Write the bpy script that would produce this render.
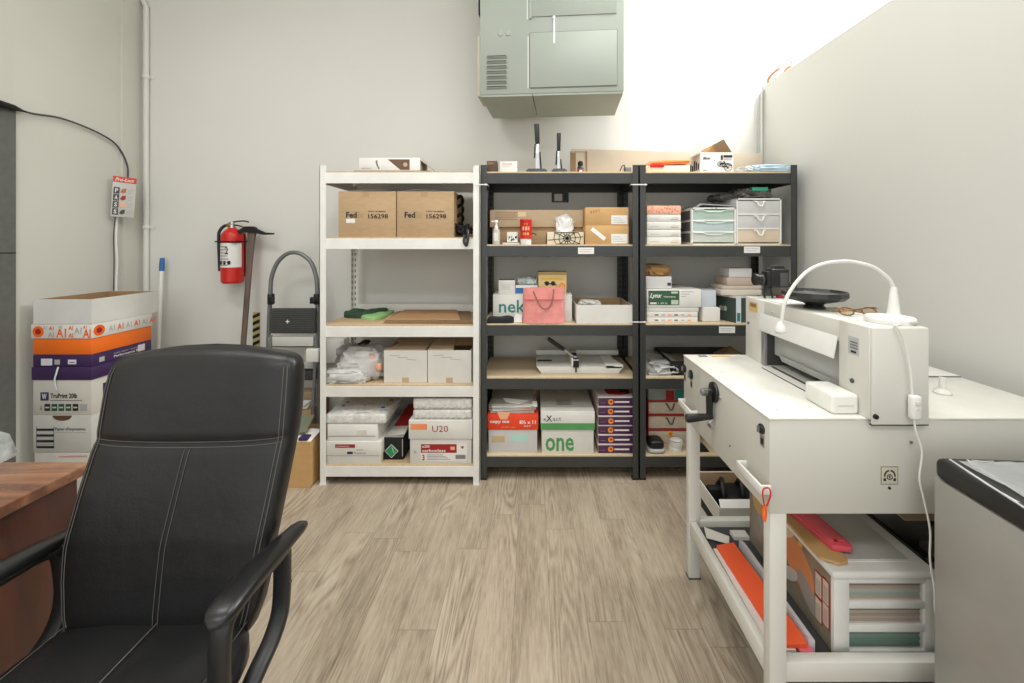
import bpy, bmesh, math, random
from mathutils import Vector, Matrix, noise
R = math.radians
for o in list(bpy.data.objects): bpy.data.objects.remove(o)
S = bpy.context.scene
COL = S.collection

# ------------------------------------------------------------------ camera, world, lights, exposure
F, CX, CY, H = 420.0, 532.0, 243.0, 1.39          # focal length in pixels, principal point, camera height
cam_data = bpy.data.cameras.new('camera'); cam = bpy.data.objects.new('camera', cam_data); COL.objects.link(cam)
cam.location = (0, 0, H); cam.rotation_euler = (R(90), 0, 0)
cam_data.sensor_width = 36; cam_data.lens = 36 * F / 1024
cam_data.shift_x = (512 - CX) / 1024; cam_data.shift_y = -(341.5 - CY) / 1024
cam_data.clip_start = 0.05
S.camera = cam
S.view_settings.view_transform = 'Standard'; S.view_settings.look = 'None'
S.view_settings.gamma = 1; S.view_settings.use_curve_mapping = False
S.view_settings.exposure = 0.22
W = bpy.data.worlds.new('world'); S.world = W; W.use_nodes = True
W.node_tree.nodes['Background'].inputs[0].default_value = (0.965, 0.985, 1.0, 1)
W.node_tree.nodes['Background'].inputs[1].default_value = 1.30

def area(name, loc, sx, sy, power, col=(1, 0.99, 0.975), rot=(0, 0, 0)):
    d = bpy.data.lights.new(name, 'AREA'); d.shape = 'RECTANGLE'; d.size = sx; d.size_y = sy
    d.energy = power; d.color = col
    o = bpy.data.objects.new(name, d); COL.objects.link(o); o.location = loc; o.rotation_euler = rot
    return o
LAMPS = [(-1.55, 0.9), (0.35, 0.9), (-1.55, -1.2), (0.35, -1.2), (0.75, 2.0)]  # the last is an added lamp that brightens back wall and half wall
for lx, ly in LAMPS:
    area('lamp_light', (lx, ly, 3.53), 1.1, 0.5, 22 if ly < 1.5 else 9)
area('lamp_light', (2.35, 2.1, 3.53), 1.1, 0.5, 100)          # the lamp of the bay beyond the half wall

# ------------------------------------------------------------------ helpers
def X(u, Y): return (u - CX) / F * Y
def Z(v, Y): return H - (v - CY) / F * Y
def lin(c): c = c / 255.0; return c / 12.92 if c <= 0.04045 else ((c + 0.055) / 1.055) ** 2.4
MATS = {}
def mat(name, rgb, rough=0.6, metal=0.0, bump=None, var=None, spec=0.5, alpha=None, coat=0.0, trans=0.0):
    if name in MATS: return MATS[name]
    m = bpy.data.materials.new(name); m.use_nodes = True; nt = m.node_tree; b = nt.nodes['Principled BSDF']
    c = tuple(lin(k) for k in rgb) + (1,)
    b.inputs['Base Color'].default_value = c; b.inputs['Roughness'].default_value = rough
    b.inputs['Metallic'].default_value = metal; b.inputs['Specular IOR Level'].default_value = spec
    b.inputs['Coat Weight'].default_value = coat; b.inputs['Transmission Weight'].default_value = trans
    if alpha is not None: b.inputs['Alpha'].default_value = alpha
    tc = nt.nodes.new('ShaderNodeTexCoord')
    if var is None: var = (9, 0.05, (1, 1, 1))
    sc, amt, st = var
    mp = nt.nodes.new('ShaderNodeMapping'); mp.inputs['Scale'].default_value = st
    nt.links.new(tc.outputs['Object'], mp.inputs[0])
    n = nt.nodes.new('ShaderNodeTexNoise'); n.inputs['Scale'].default_value = sc; n.inputs['Detail'].default_value = 4
    nt.links.new(mp.outputs[0], n.inputs['Vector'])
    r = nt.nodes.new('ShaderNodeMapRange'); r.inputs[1].default_value = 0.3; r.inputs[2].default_value = 0.7
    r.inputs[3].default_value = 1 - amt; r.inputs[4].default_value = 1 + amt
    nt.links.new(n.outputs['Fac'], r.inputs[0])
    mx = nt.nodes.new('ShaderNodeVectorMath'); mx.operation = 'SCALE'; mx.inputs[0].default_value = c[:3]
    nt.links.new(r.outputs[0], mx.inputs['Scale']); nt.links.new(mx.outputs[0], b.inputs['Base Color'])
    if bump:
        n2 = nt.nodes.new('ShaderNodeTexNoise'); n2.inputs['Scale'].default_value = bump[0]; n2.inputs['Detail'].default_value = 3
        nt.links.new(tc.outputs['Object'], n2.inputs['Vector'])
        bp = nt.nodes.new('ShaderNodeBump'); bp.inputs['Strength'].default_value = bump[1]; bp.inputs['Distance'].default_value = 0.004
        nt.links.new(n2.outputs['Fac'], bp.inputs['Height']); nt.links.new(bp.outputs[0], b.inputs['Normal'])
    MATS[name] = m; return m

class MB:
    """collects shapes (world coordinates) and links them as one mesh object"""
    def __init__(s): s.v = []; s.f = []; s.mi = []; s.mats = []; s.M = None
    def _m(s, m):
        if m not in s.mats: s.mats.append(m)
        return s.mats.index(m)
    def add(s, verts, faces, m):
        k = len(s.v); i = s._m(m)
        s.v += [(s.M @ Vector(p)) if s.M else Vector(p) for p in verts]
        for f in faces: s.f.append([k + j for j in f]); s.mi.append(i)
        return s
    def addbm(s, bm, m):
        bm.verts.ensure_lookup_table(); bm.verts.index_update()
        s.add([v.co.copy() for v in bm.verts], [[v.index for v in f.verts] for f in bm.faces], m); bm.free(); return s
    def box(s, x0, x1, y0, y1, z0, z1, m, bev=0, seg=2, rot=None):
        bm = bmesh.new(); bmesh.ops.create_cube(bm, size=1)
        cx, cy, cz = (x0 + x1) / 2, (y0 + y1) / 2, (z0 + z1) / 2
        for v in bm.verts: v.co = Vector((v.co.x * (x1 - x0), v.co.y * (y1 - y0), v.co.z * (z1 - z0)))
        if bev: bmesh.ops.bevel(bm, geom=list(bm.edges), offset=bev, segments=seg, affect='EDGES', profile=0.5)
        T = Matrix.Translation((cx, cy, cz))
        if rot: T = T @ rot
        bmesh.ops.transform(bm, matrix=T, verts=bm.verts)
        return s.addbm(bm, m)
    def prism(s, pts, axis, a0, a1, m, bev=0):
        """pts: 2-D outline; axis 'x': pts=(y,z), 'y': pts=(x,z), 'z': pts=(x,y)"""
        def co(p, a): return {'x': (a, p[0], p[1]), 'y': (p[0], a, p[1]), 'z': (p[0], p[1], a)}[axis]
        bm = bmesh.new()
        lo = [bm.verts.new(co(p, a0)) for p in pts]; hi = [bm.verts.new(co(p, a1)) for p in pts]
        n = len(pts); bm.faces.new(lo); bm.faces.new(hi[::-1])
        for i in range(n): bm.faces.new((lo[i], hi[i], hi[(i + 1) % n], lo[(i + 1) % n]))
        bmesh.ops.recalc_face_normals(bm, faces=bm.faces)
        if bev: bmesh.ops.bevel(bm, geom=list(bm.edges), offset=bev, segments=2, affect='EDGES', profile=0.5)
        return s.addbm(bm, m)
    def tube(s, pts, r, m, seg=10, flat=None, closed=False):
        """tube through pts; r number or list; flat=(w,h) gives a flat bar, up reference z"""
        P = [Vector(p) for p in pts]; n = len(P); rr = r if isinstance(r, (list, tuple)) else [r] * n
        rings = []; prev = None
        for i in range(n):
            if closed: t = P[(i + 1) % n] - P[i - 1]
            else: t = P[min(i + 1, n - 1)] - P[max(i - 1, 0)]
            t.normalize()
            if prev is None:
                ref = Vector((0, 0, 1)) if abs(t.z) < 0.95 else Vector((0, 1, 0))
                a = ref.cross(t).normalized()
            else:
                a = (prev - t * prev.dot(t)).normalized()
            prev = a; b = t.cross(a)
            ring = []
            for k in range(seg):
                an = 2 * math.pi * k / seg + (math.pi / seg if seg == 4 else 0)
                ca, sa = math.cos(an), math.sin(an)
                if flat: ring.append(P[i] + a * ca * flat[0] * rr[i] + b * sa * flat[1] * rr[i])
                else: ring.append(P[i] + (a * ca + b * sa) * rr[i])
            rings.append(ring)
        V = [p for q in rings for p in q]; Fc = []
        for i in range(n if closed else n - 1):
            j = (i + 1) % n
            for k in range(seg):
                l = (k + 1) % seg
                Fc.append([i * seg + k, i * seg + l, j * seg + l, j * seg + k])
        if not closed: Fc.append(list(range(seg))[::-1]); Fc.append([(n - 1) * seg + k for k in range(seg)])
        return s.add(V, Fc, m)
    def lathe(s, prof, c, m, seg=24, axis='z'):
        """prof: list of (radius, height) from one end to the other"""
        V = []; Fc = []; n = len(prof)
        for r, h in prof:
            for k in range(seg):
                a = 2 * math.pi * k / seg; x, y = r * math.cos(a), r * math.sin(a)
                V.append({'z': (c[0] + x, c[1] + y, c[2] + h), 'y': (c[0] + x, c[1] + h, c[2] + y), 'x': (c[0] + h, c[1] + x, c[2] + y)}[axis])
        for i in range(n - 1):
            for k in range(seg):
                l = (k + 1) % seg; q = [i * seg + k, i * seg + l, (i + 1) * seg + l, (i + 1) * seg + k]
                Fc.append(q if axis != 'y' else q[::-1])
        a = list(range(seg)); b = [(n - 1) * seg + k for k in range(seg)]
        Fc.append(a[::-1] if axis != 'y' else a); Fc.append(b if axis != 'y' else b[::-1])
        return s.add(V, Fc, m)
    def loft(s, rings, m, caps=True):
        n = len(rings); k = len(rings[0]); V = [p for r in rings for p in r]; Fc = []
        for i in range(n - 1):
            for j in range(k): Fc.append([i * k + j, i * k + (j + 1) % k, (i + 1) * k + (j + 1) % k, (i + 1) * k + j])
        if caps: Fc.append(list(range(k))[::-1]); Fc.append([(n - 1) * k + j for j in range(k)])
        return s.add(V, Fc, m)
    def quad(s, pts, m, th=0.0012):
        """a thin sheet with real thickness (downwards)"""
        P = [Vector(p) for p in pts]; nn = (P[1] - P[0]).cross(P[2] - P[0]).normalized() * th; n = len(P)
        V = P + [p - nn for p in P]
        Fc = [list(range(n)), [n + k for k in range(n)][::-1]] + [[(k + 1) % n, k, n + k, n + (k + 1) % n] for k in range(n)]
        return s.add(V, Fc, m)
    def blob(s, c, d, m, seed=0, amp=0.18, freq=2.2, sub=4, floor=None, sharp=False):
        bm = bmesh.new(); bmesh.ops.create_icosphere(bm, subdivisions=sub, radius=1)
        for v in bm.verts:
            p = v.co.copy(); q = p * freq + Vector((seed * 7.3, seed * 3.1, seed))
            n = noise.noise(q) + 0.5 * noise.noise(q * 2.3)
            if sharp: n = 0.5 - abs(n) * 2
            # squarish body
            e = 0.6; pp = Vector([math.copysign(abs(k) ** e, k) for k in p])
            pp *= 1 + amp * n
            v.co = Vector((c[0] + pp.x * d[0] / 2, c[1] + pp.y * d[1] / 2, c[2] + pp.z * d[2] / 2))
            if floor is not None and v.co.z < floor: v.co.z = floor
        return s.addbm(bm, m)
    def decal(s, face, a0, a1, b0, b1, pl, m, th=0.0008):
        if face == 'front': return s.box(a0, a1, pl - th, pl + 0.0002, b0, b1, m)
        if face == 'right': return s.box(pl - 0.0002, pl + th, a0, a1, b0, b1, m)
        if face == 'left': return s.box(pl - th, pl + 0.0002, a0, a1, b0, b1, m)
        if face == 'top': return s.box(a0, a1, b0, b1, pl - 0.0002, pl + th, m)
    def text(s, t, face, a0, a1, b0, b1, pl, m, bold=0.0, off=0.0012, res=2, shear=0.0):
        V, Fc = text_mesh(t, bold, res, shear)
        out = []
        for (x, y) in V:
            a = a0 + x * (a1 - a0); b = b0 + y * (b1 - b0)
            if face == 'front': out.append((a, pl - off, b))
            elif face == 'right': out.append((pl + off, a, b))
            elif face == 'left': out.append((pl - off, a0 + a1 - a, b))
            elif face == 'top': out.append((a, b, pl + off))
        return s.add(out, Fc, m)
    def build(s, name, parent=None, label=None, cat=None, group=None, kind=None, smooth=35, bevel=None):
        lo = [min(p[i] for p in s.v) for i in range(3)]; hi = [max(p[i] for p in s.v) for i in range(3)]
        org = Vector(((lo[0] + hi[0]) / 2, (lo[1] + hi[1]) / 2, lo[2]))
        me = bpy.data.meshes.new(name); me.from_pydata([tuple(p - org) for p in s.v], [], s.f)
        for m in s.mats: me.materials.append(m)
        me.polygons.foreach_set('material_index', s.mi)
        if smooth:
            me.polygons.foreach_set('use_smooth', [True] * len(me.polygons)); me.set_sharp_from_angle(angle=R(smooth))
        me.update()
        o = bpy.data.objects.new(name, me); COL.objects.link(o)
        if parent:
            o.parent = parent; o.location = org - wloc(parent)
        else: o.location = org
        if label: o['label'] = label
        if cat: o['category'] = cat
        if group: o['group'] = group
        if kind: o['kind'] = kind
        return o

def wloc(o):
    l = Vector(o.location)
    while o.parent: o = o.parent; l += Vector(o.location)
    return l
_tm = {}
def text_mesh(t, bold, res, shear):
    k = (t, bold, res, shear)
    if k in _tm: return _tm[k]
    c = bpy.data.curves.new('t', 'FONT'); c.body = t; c.offset = bold; c.resolution_u = res; c.shear = shear; c.size = 1
    o = bpy.data.objects.new('t', c); COL.objects.link(o)
    dg = bpy.context.evaluated_depsgraph_get(); dg.update()
    me = bpy.data.meshes.new_from_object(o.evaluated_get(dg))
    V = [(v.co.x, v.co.y) for v in me.vertices]; Fc = [list(p.vertices) for p in me.polygons]
    bpy.data.objects.remove(o); bpy.data.meshes.remove(me); bpy.data.curves.remove(c)
    xs = [p[0] for p in V]; ys = [p[1] for p in V]
    V = [((x - min(xs)) / (max(xs) - min(xs)), (y - min(ys)) / (max(ys) - min(ys))) for x, y in V]
    _tm[k] = (V, Fc); return _tm[k]
def thing(name, label, cat, loc, group=None):
    o = bpy.data.objects.new(name, None); COL.objects.link(o); o.location = loc; o.empty_display_size = 0.05
    o['label'] = label; o['category'] = cat
    if group: o['group'] = group
    return o
def copy_tree(o, loc=None, label=None, parent=None):
    c = o.copy(); COL.objects.link(c)
    if parent: c.parent = parent
    if loc is not None: c.location = loc
    if label: c['label'] = label
    for ch in [q for q in bpy.data.objects if q.parent == o]: copy_tree(ch, parent=c)
    return c
def smoothpath(pts, n=6, closed=False):
    P = [Vector(p) for p in pts]; out = []; N = len(P)
    rng = range(N) if closed else range(N - 1)
    for i in rng:
        p0 = P[i - 1] if (closed or i > 0) else P[i]; p1 = P[i]; p2 = P[(i + 1) % N]; p3 = P[(i + 2) % N] if (closed or i + 2 < N) else p2
        for k in range(n):
            t = k / n
            out.append(0.5 * ((2 * p1) + (p2 - p0) * t + (2 * p0 - 5 * p1 + 4 * p2 - p3) * t * t + (3 * p1 - p0 - 3 * p2 + p3) * t ** 3))
    if not closed: out.append(P[-1])
    return out

# ------------------------------------------------------------------ materials
WALL = mat('painted_wall', (220, 220, 214), 0.75, bump=(60, 0.06), var=(1.2, 0.018, (1, 1, 1)))
WALLR = mat('painted_half_wall', (214, 214, 208), 0.75, bump=(60, 0.05), var=(1.0, 0.015, (1, 1, 1)))
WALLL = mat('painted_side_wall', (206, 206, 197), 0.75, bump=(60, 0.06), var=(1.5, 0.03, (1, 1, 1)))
WHITE = mat('white_paper', (232, 231, 226), 0.7)
WHITE2 = mat('white_card', (222, 221, 214), 0.7, var=(12, 0.03, (1, 1, 1)))
OFFW = mat('off_white_card', (214, 211, 202), 0.7)
PLASW = mat('white_plastic', (232, 232, 228), 0.35)
KRAFT = mat('kraft_cardboard', (184, 156, 120), 0.8, var=(18, 0.06, (1, 1, 4)))
KRAFT2 = mat('kraft_cardboard_light', (192, 170, 140), 0.8, var=(18, 0.05, (1, 1, 4)))
KRAFT3 = mat('kraft_cardboard_orange', (198, 158, 106), 0.75, var=(14, 0.05, (1, 1, 3)))
KRAFTD = mat('kraft_cardboard_dark', (140, 114, 82), 0.85)
PALEBOX = mat('pale_carton', (196, 184, 164), 0.8)
RACKW = mat('white_powder_coat', (232, 232, 226), 0.4)
RACKG = mat('grey_hammered_steel', (66, 68, 67), 0.38, 0.35, bump=(220, 0.12))
BOARD = mat('particle_board', (200, 174, 138), 0.75, var=(90, 0.12, (1, 1, 1)))
BOARDG = mat('particle_board_pale', (203, 184, 152), 0.75, var=(90, 0.10, (1, 1, 1)))
BLACK = mat('black_plastic', (24, 24, 25), 0.4)
BLACKM = mat('matt_black', (22, 22, 22), 0.75)
DARK = mat('dark_recess', (34, 33, 32), 0.8)
GREY = mat('mid_grey', (120, 121, 119), 0.55)
DGREY = mat('dark_grey', (72, 73, 73), 0.5)
LGREY = mat('light_grey', (180, 181, 178), 0.55)
RED = mat('red', (200, 32, 24), 0.35)
REDD = mat('dark_red', (160, 34, 34), 0.5)
ORANGE = mat('orange', (240, 106, 28), 0.5)
ORANGE2 = mat('coral_paper', (255, 104, 58), 0.6)
PEACH = mat('pale_orange', (240, 178, 142), 0.6)
PINK = mat('pink', (224, 84, 98), 0.5)
PINKP = mat('pink_paper', (236, 120, 140), 0.6)
PURPLE = mat('purple', (62, 40, 84), 0.5)
PURP2 = mat('plum_card', (74, 38, 74), 0.5)
GREEN = mat('green', (84, 152, 88), 0.5)
DGREEN = mat('dark_green', (38, 74, 50), 0.7)
TEAL = mat('teal', (46, 128, 118), 0.5)
BLUE = mat('blue', (46, 106, 170), 0.5)
NAVY = mat('navy', (44, 54, 90), 0.5)
YELLOW = mat('yellow', (222, 184, 70), 0.5)
CHROME = mat('polished_metal', (200, 200, 200), 0.25, 0.9)
STEEL = mat('brushed_steel', (165, 166, 166), 0.35, 0.7)
CLEAR = mat('clear_plastic', (232, 234, 234), 0.12, alpha=0.35)
FILM = mat('plastic_film', (236, 236, 233), 0.16, alpha=0.66, bump=(40, 0.5))
BUBBLE = mat('bubble_wrap', (226, 225, 221), 0.3, bump=(90, 1.0), var=(45, 0.16, (1, 1, 1)))
INK = mat('black_ink', (36, 34, 34), 0.7)
INKG = mat('grey_ink', (120, 118, 114), 0.7)

def planks():
    m = bpy.data.materials.new('oak_plank_floor'); m.use_nodes = True; nt = m.node_tree; L = nt.links.new; b = nt.nodes['Principled BSDF']
    N = nt.nodes.new
    def math_(op, a, c=None, v=None):
        n = N('ShaderNodeMath'); n.operation = op; L(a, n.inputs[0])
        if c is not None: L(c, n.inputs[1])
        if v is not None: n.inputs[1].default_value = v
        return n.outputs[0]
    PW, PL = 0.137, 0.92
    tc = N('ShaderNodeTexCoord'); sp = N('ShaderNodeSeparateXYZ'); L(tc.outputs['Object'], sp.inputs[0])
    row = math_('FLOOR', math_('DIVIDE', math_('ADD', sp.outputs[0], v=0.03), v=PW))
    wn = N('ShaderNodeTexWhiteNoise'); wn.noise_dimensions = '1D'; L(row, wn.inputs['W'])
    ys = math_('ADD', sp.outputs[1], math_('MULTIPLY', wn.outputs['Value'], v=PL))
    col = math_('FLOOR', math_('DIVIDE', ys, v=PL))
    fx = math_('FRACT', math_('DIVIDE', math_('ADD', sp.outputs[0], v=0.03), v=PW)); fy = math_('FRACT', math_('DIVIDE', ys, v=PL))
    ex = math_('MINIMUM', fx, math_('SUBTRACT', math_('MULTIPLY', fx, v=0.0), fx)) if False else fx
    def edge(f, w):
        a_ = math_('LESS_THAN', f, v=w); c_ = math_('GREATER_THAN', f, v=1 - w); return math_('MAXIMUM', a_, c_)
    seam = math_('MAXIMUM', edge(fx, 0.008), edge(fy, 0.0014))
    cb = N('ShaderNodeCombineXYZ'); L(row, cb.inputs[0]); L(col, cb.inputs[1])
    pn = N('ShaderNodeTexWhiteNoise'); pn.noise_dimensions = '2D'; L(cb.outputs[0], pn.inputs['Vector'])
    off = N('ShaderNodeVectorMath'); off.operation = 'SCALE'; off.inputs['Scale'].default_value = 23.0; L(pn.outputs['Color'], off.inputs[0])
    ad = N('ShaderNodeVectorMath'); ad.operation = 'ADD'; L(tc.outputs['Object'], ad.inputs[0]); L(off.outputs[0], ad.inputs[1])
    def noise_(scale, sc, det, dist=0.0, rough=0.6):
        mp = N('ShaderNodeMapping'); mp.inputs['Scale'].default_value = scale; L(ad.outputs[0], mp.inputs[0])
        n = N('ShaderNodeTexNoise'); n.inputs['Scale'].default_value = sc; n.inputs['Detail'].default_value = det; n.inputs['Distortion'].default_value = dist; n.inputs['Roughness'].default_value = rough
        L(mp.outputs[0], n.inputs['Vector']); return n.outputs['Fac']
    broad = noise_((3.0, 0.7, 1), 2.0, 5, 0.6)
    fine = noise_((70, 5.0, 1), 2.0, 6, 0.2, 0.7)
    # growth rings: contour bands of a stretched noise, as on sawn oak
    ring = math_('FRACT', math_('MULTIPLY', noise_((4.2, 0.55, 1), 1.6, 2, 0.3, 0.45), v=17.0))
    ring = math_('ABSOLUTE', math_('SUBTRACT', ring, v=0.5)); mask = noise_((2.4, 1.0, 1), 1.5, 1)
    mr = N('ShaderNodeMapRange'); mr.inputs[1].default_value = 0.48; mr.inputs[2].default_value = 0.66; L(mask, mr.inputs[0])
    rg = math_('MULTIPLY', math_('MULTIPLY', math_('SUBTRACT', ring, v=0.25), v=0.42), mr.outputs[0])
    v_ = math_('ADD', math_('ADD', math_('MULTIPLY', broad, v=0.44), math_('MULTIPLY', fine, v=0.56)), rg)
    cr = N('ShaderNodeValToRGB'); e = cr.color_ramp.elements
    e[0].position = 0.30; e[0].color = tuple(lin(k) for k in (116, 101, 84)) + (1,)
    e[1].position = 0.70; e[1].color = tuple(lin(k) for k in (194, 182, 163)) + (1,)
    q = cr.color_ramp.elements.new(0.5); q.color = tuple(lin(k) for k in (168, 154, 134)) + (1,)
    L(v_, cr.inputs[0])
    r2 = N('ShaderNodeMapRange'); r2.inputs[3].default_value = 0.96; r2.inputs[4].default_value = 1.04; L(pn.outputs['Value'], r2.inputs[0])
    s2 = N('ShaderNodeVectorMath'); s2.operation = 'SCALE'; L(cr.outputs[0], s2.inputs[0]); L(r2.outputs[0], s2.inputs['Scale'])
    r3 = N('ShaderNodeMapRange'); r3.inputs[3].default_value = 1.0; r3.inputs[4].default_value = 0.66; L(seam, r3.inputs[0])
    s3 = N('ShaderNodeVectorMath'); s3.operation = 'SCALE'; L(s2.outputs[0], s3.inputs[0]); L(r3.outputs[0], s3.inputs['Scale'])
    L(s3.outputs[0], b.inputs['Base Color']); b.inputs['Roughness'].default_value = 0.5
    bp = N('ShaderNodeBump'); bp.inputs['Strength'].default_value = 0.15; bp.inputs['Distance'].default_value = 0.002; L(fine, bp.inputs['Height']); L(bp.outputs[0], b.inputs['Normal'])
    return m
def wood(name, c1, c2, c3, scale=(1.2, 14, 14), rough=0.3, coat=0.3):
    m = bpy.data.materials.new(name); m.use_nodes = True; nt = m.node_tree; L = nt.links.new; b = nt.nodes['Principled BSDF']; N = nt.nodes.new
    tc = N('ShaderNodeTexCoord'); mp = N('ShaderNodeMapping'); mp.inputs['Scale'].default_value = scale; L(tc.outputs['Object'], mp.inputs[0])
    g = N('ShaderNodeTexNoise'); g.inputs['Scale'].default_value = 1.6; g.inputs['Detail'].default_value = 7; g.inputs['Distortion'].default_value = 0.8; L(mp.outputs[0], g.inputs['Vector'])
    cr = N('ShaderNodeValToRGB'); e = cr.color_ramp.elements
    e[0].position = 0.3; e[0].color = tuple(lin(k) for k in c1) + (1,); e[1].position = 0.7; e[1].color = tuple(lin(k) for k in c3) + (1,)
    q = cr.color_ramp.elements.new(0.5); q.color = tuple(lin(k) for k in c2) + (1,)
    L(g.outputs['Fac'], cr.inputs[0]); L(cr.outputs[0], b.inputs['Base Color']); b.inputs['Roughness'].default_value = rough; b.inputs['Coat Weight'].default_value = coat
    return m
def leather():
    m = bpy.data.materials.new('black_leather'); m.use_nodes = True; nt = m.node_tree; L = nt.links.new; b = nt.nodes['Principled BSDF']; N = nt.nodes.new
    b.inputs['Base Color'].default_value = (0.010, 0.010, 0.0105, 1); b.inputs['Roughness'].default_value = 0.36; b.inputs['Specular IOR Level'].default_value = 0.45
    tc = N('ShaderNodeTexCoord'); v = N('ShaderNodeTexVoronoi'); v.inputs['Scale'].default_value = 420; L(tc.outputs['Object'], v.inputs['Vector'])
    n = N('ShaderNodeTexNoise'); n.inputs['Scale'].default_value = 7; n.inputs['Detail'].default_value = 5; L(tc.outputs['Object'], n.inputs['Vector'])
    b1 = N('ShaderNodeBump'); b1.inputs['Strength'].default_value = 0.28; b1.inputs['Distance'].default_value = 0.0006; L(v.outputs['Distance'], b1.inputs['Height'])
    b2 = N('ShaderNodeBump'); b2.inputs['Strength'].default_value = 0.30; b2.inputs['Distance'].default_value = 0.012; L(n.outputs['Fac'], b2.inputs['Height']); L(b1.outputs[0], b2.inputs['Normal'])
    L(b2.outputs[0], b.inputs['Normal']); return m
FLOOR = planks()
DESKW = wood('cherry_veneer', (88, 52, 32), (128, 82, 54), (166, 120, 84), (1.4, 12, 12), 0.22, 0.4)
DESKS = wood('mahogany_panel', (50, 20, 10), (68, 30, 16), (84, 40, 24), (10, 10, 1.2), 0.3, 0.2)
PICKW = wood('worn_wood', (74, 66, 58), (100, 90, 80), (124, 84, 70), (14, 14, 1.6), 0.6, 0)
LEATHER = leather()

# ------------------------------------------------------------------ the room
YB = 2.95; XR = 1.62; XL = -2.746; CEIL = 3.6; HW = 2.488
MB().box(-5.5, 4.6, -4.5, YB + 0.12, -0.1, 0, FLOOR).build('floor', kind='structure')
MB().box(-5.5, 4.6, -4.5, YB + 0.12, CEIL, CEIL + 0.1, mat('ceiling_paint', (236, 234, 226), 0.9)).build('ceiling', kind='structure')
MB().box(XL - 0.1, 4.6, YB, YB + 0.12, 0, CEIL, WALL).build('wall_back', kind='structure')
MB().box(XR, XR + 0.12, -1.5, YB, 0, HW, WALLR).build('wall_right', kind='structure')
MB().box(XL - 0.12, XL, 2.222, YB, 0, CEIL, WALLL).box(XL - 0.01, XL + 0.012, 2.806, YB, 0, CEIL, WALLL).build('wall_left', kind='structure')
MB().box(XL - 0.12, XL, -1.5, 1.23, 0, CEIL, WALLL).box(XL - 0.12, XL, 1.23, 2.222, 2.115, CEIL, WALLL).build('wall_left', kind='structure')
# steel frame of the doorway in the left wall and its door leaf
d = MB(); FR = mat('grey_door_steel', (98, 99, 95), 0.6, var=(30, 0.10, (1, 1, 1)))
d.box(XL - 0.13, XL + 0.012, 2.13, 2.225, 0, 2.115, FR).box(XL - 0.13, XL + 0.012, 1.23, 1.32, 0, 2.115, FR).box(XL - 0.13, XL + 0.012, 1.32, 2.13, 2.045, 2.115, FR)
d.box(XL + 0.0, XL + 0.0135, 2.13, 2.225, 1.335, 1.341, DARK)
df = d.build('door_1', kind='structure')
MB().box(XL - 0.09, XL - 0.05, 1.32, 2.13, 0.005, 2.045, mat('door_leaf', (84, 85, 82), 0.6)).build('door_leaf', parent=df)
MB().box(XR - 0.012, XR, -1.5, YB, 0, 0.09, RACKW).build('baseboard_right', kind='structure')
MB().box(XL, XR - 0.012, YB - 0.012, YB, 0, 0.09, RACKW).build('baseboard_back', kind='structure')
MB().box(4.5, 4.6, -4.5, YB, 0, CEIL, WALL).build('wall_bay', kind='structure')

# ceiling lamps (above the frame), the one near the racks added as fill
def lamp_at(x, y, label):
    t = thing('ceiling_light', label, 'ceiling light', (x, y, CEIL))
    f = MB(); f.box(x - 0.6, x + 0.6, y - 0.3, y - 0.27, 3.545, CEIL, RACKW).box(x - 0.6, x + 0.6, y + 0.27, y + 0.3, 3.545, CEIL, RACKW)
    f.box(x - 0.6, x - 0.57, y - 0.27, y + 0.27, 3.545, CEIL, RACKW).box(x + 0.57, x + 0.6, y - 0.27, y + 0.27, 3.545, CEIL, RACKW).build('frame', t)
    MB().box(x - 0.57, x + 0.57, y - 0.27, y + 0.27, 3.56, 3.572, PLASW).build('diffuser', t)
for (x, y), l in zip(LAMPS, ['over the desk', 'over the open floor', 'behind the desk', 'behind the open floor', 'added near the racks to brighten the walls']):
    lamp_at(x, y, 'white rectangular ceiling light ' + l)
lamp_at(2.35, 2.1, 'white rectangular ceiling light beyond the half wall')

# ------------------------------------------------------------------ wall fittings
YW = YB
g = MB()
cxp = X(146, YW - 0.02)
g.tube(smoothpath([(cxp - 0.05, YW - 0.016, 3.19), (cxp - 0.04, YW - 0.016, 3.12), (cxp - 0.005, YW - 0.016, 3.04), (cxp, YW - 0.016, 2.96), (cxp, YW - 0.016, 2.0), (cxp, YW - 0.016, 0.02)], 4), 0.0155, WALL, 12)
pipe = g.build('conduit_pipe', label='white painted conduit running down the back wall beside the left corner', cat='pipe')
for zz in (2.55, 1.5, 0.6):
    MB().lathe([(0.02, -0.012), (0.0225, -0.008), (0.0225, 0.008), (0.02, 0.012)], (cxp, YW - 0.016, zz), WALL, 14).box(cxp + 0.014, cxp + 0.05, YW - 0.006, YW - 0.0005, zz - 0.01, zz + 0.01, WALL).build('pipe_clip', pipe)
# black cable bundle over the door frame, sagging to the safety placard, then white cords to the floor
def LW(u, v, dx=0.02):      # point on the left wall seen at (u, v)
    x = XL + dx; y = x * F / (u - CX); return (x, y, Z(v, y))
MB().tube(smoothpath([LW(-60, 92), LW(-20, 98), LW(5, 104), LW(30, 113), LW(60, 118), LW(90, 129), LW(112, 141), LW(122, 153), LW(127.5, 167, 0.03), LW(127.5, 181, 0.03)], 6), 0.0055, DGREY, 8).build('cable', label='thin grey cable sagging across the left wall to the safety placard', cat='cable')
MB().tube(smoothpath([LW(-60, 94, 0.04), LW(-10, 101, 0.04), LW(5, 105, 0.04), LW(14, 108, 0.035), LW(26, 112, 0.03)], 5), [0.016] * 16 + [0.013, 0.010, 0.007, 0.005, 0.004], BLACKM, 10).build('cable', label='thick black cable lying over the top of the grey door frame', cat='cable')
cb = LW(117, 217); yq_ = cb[1]
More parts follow.
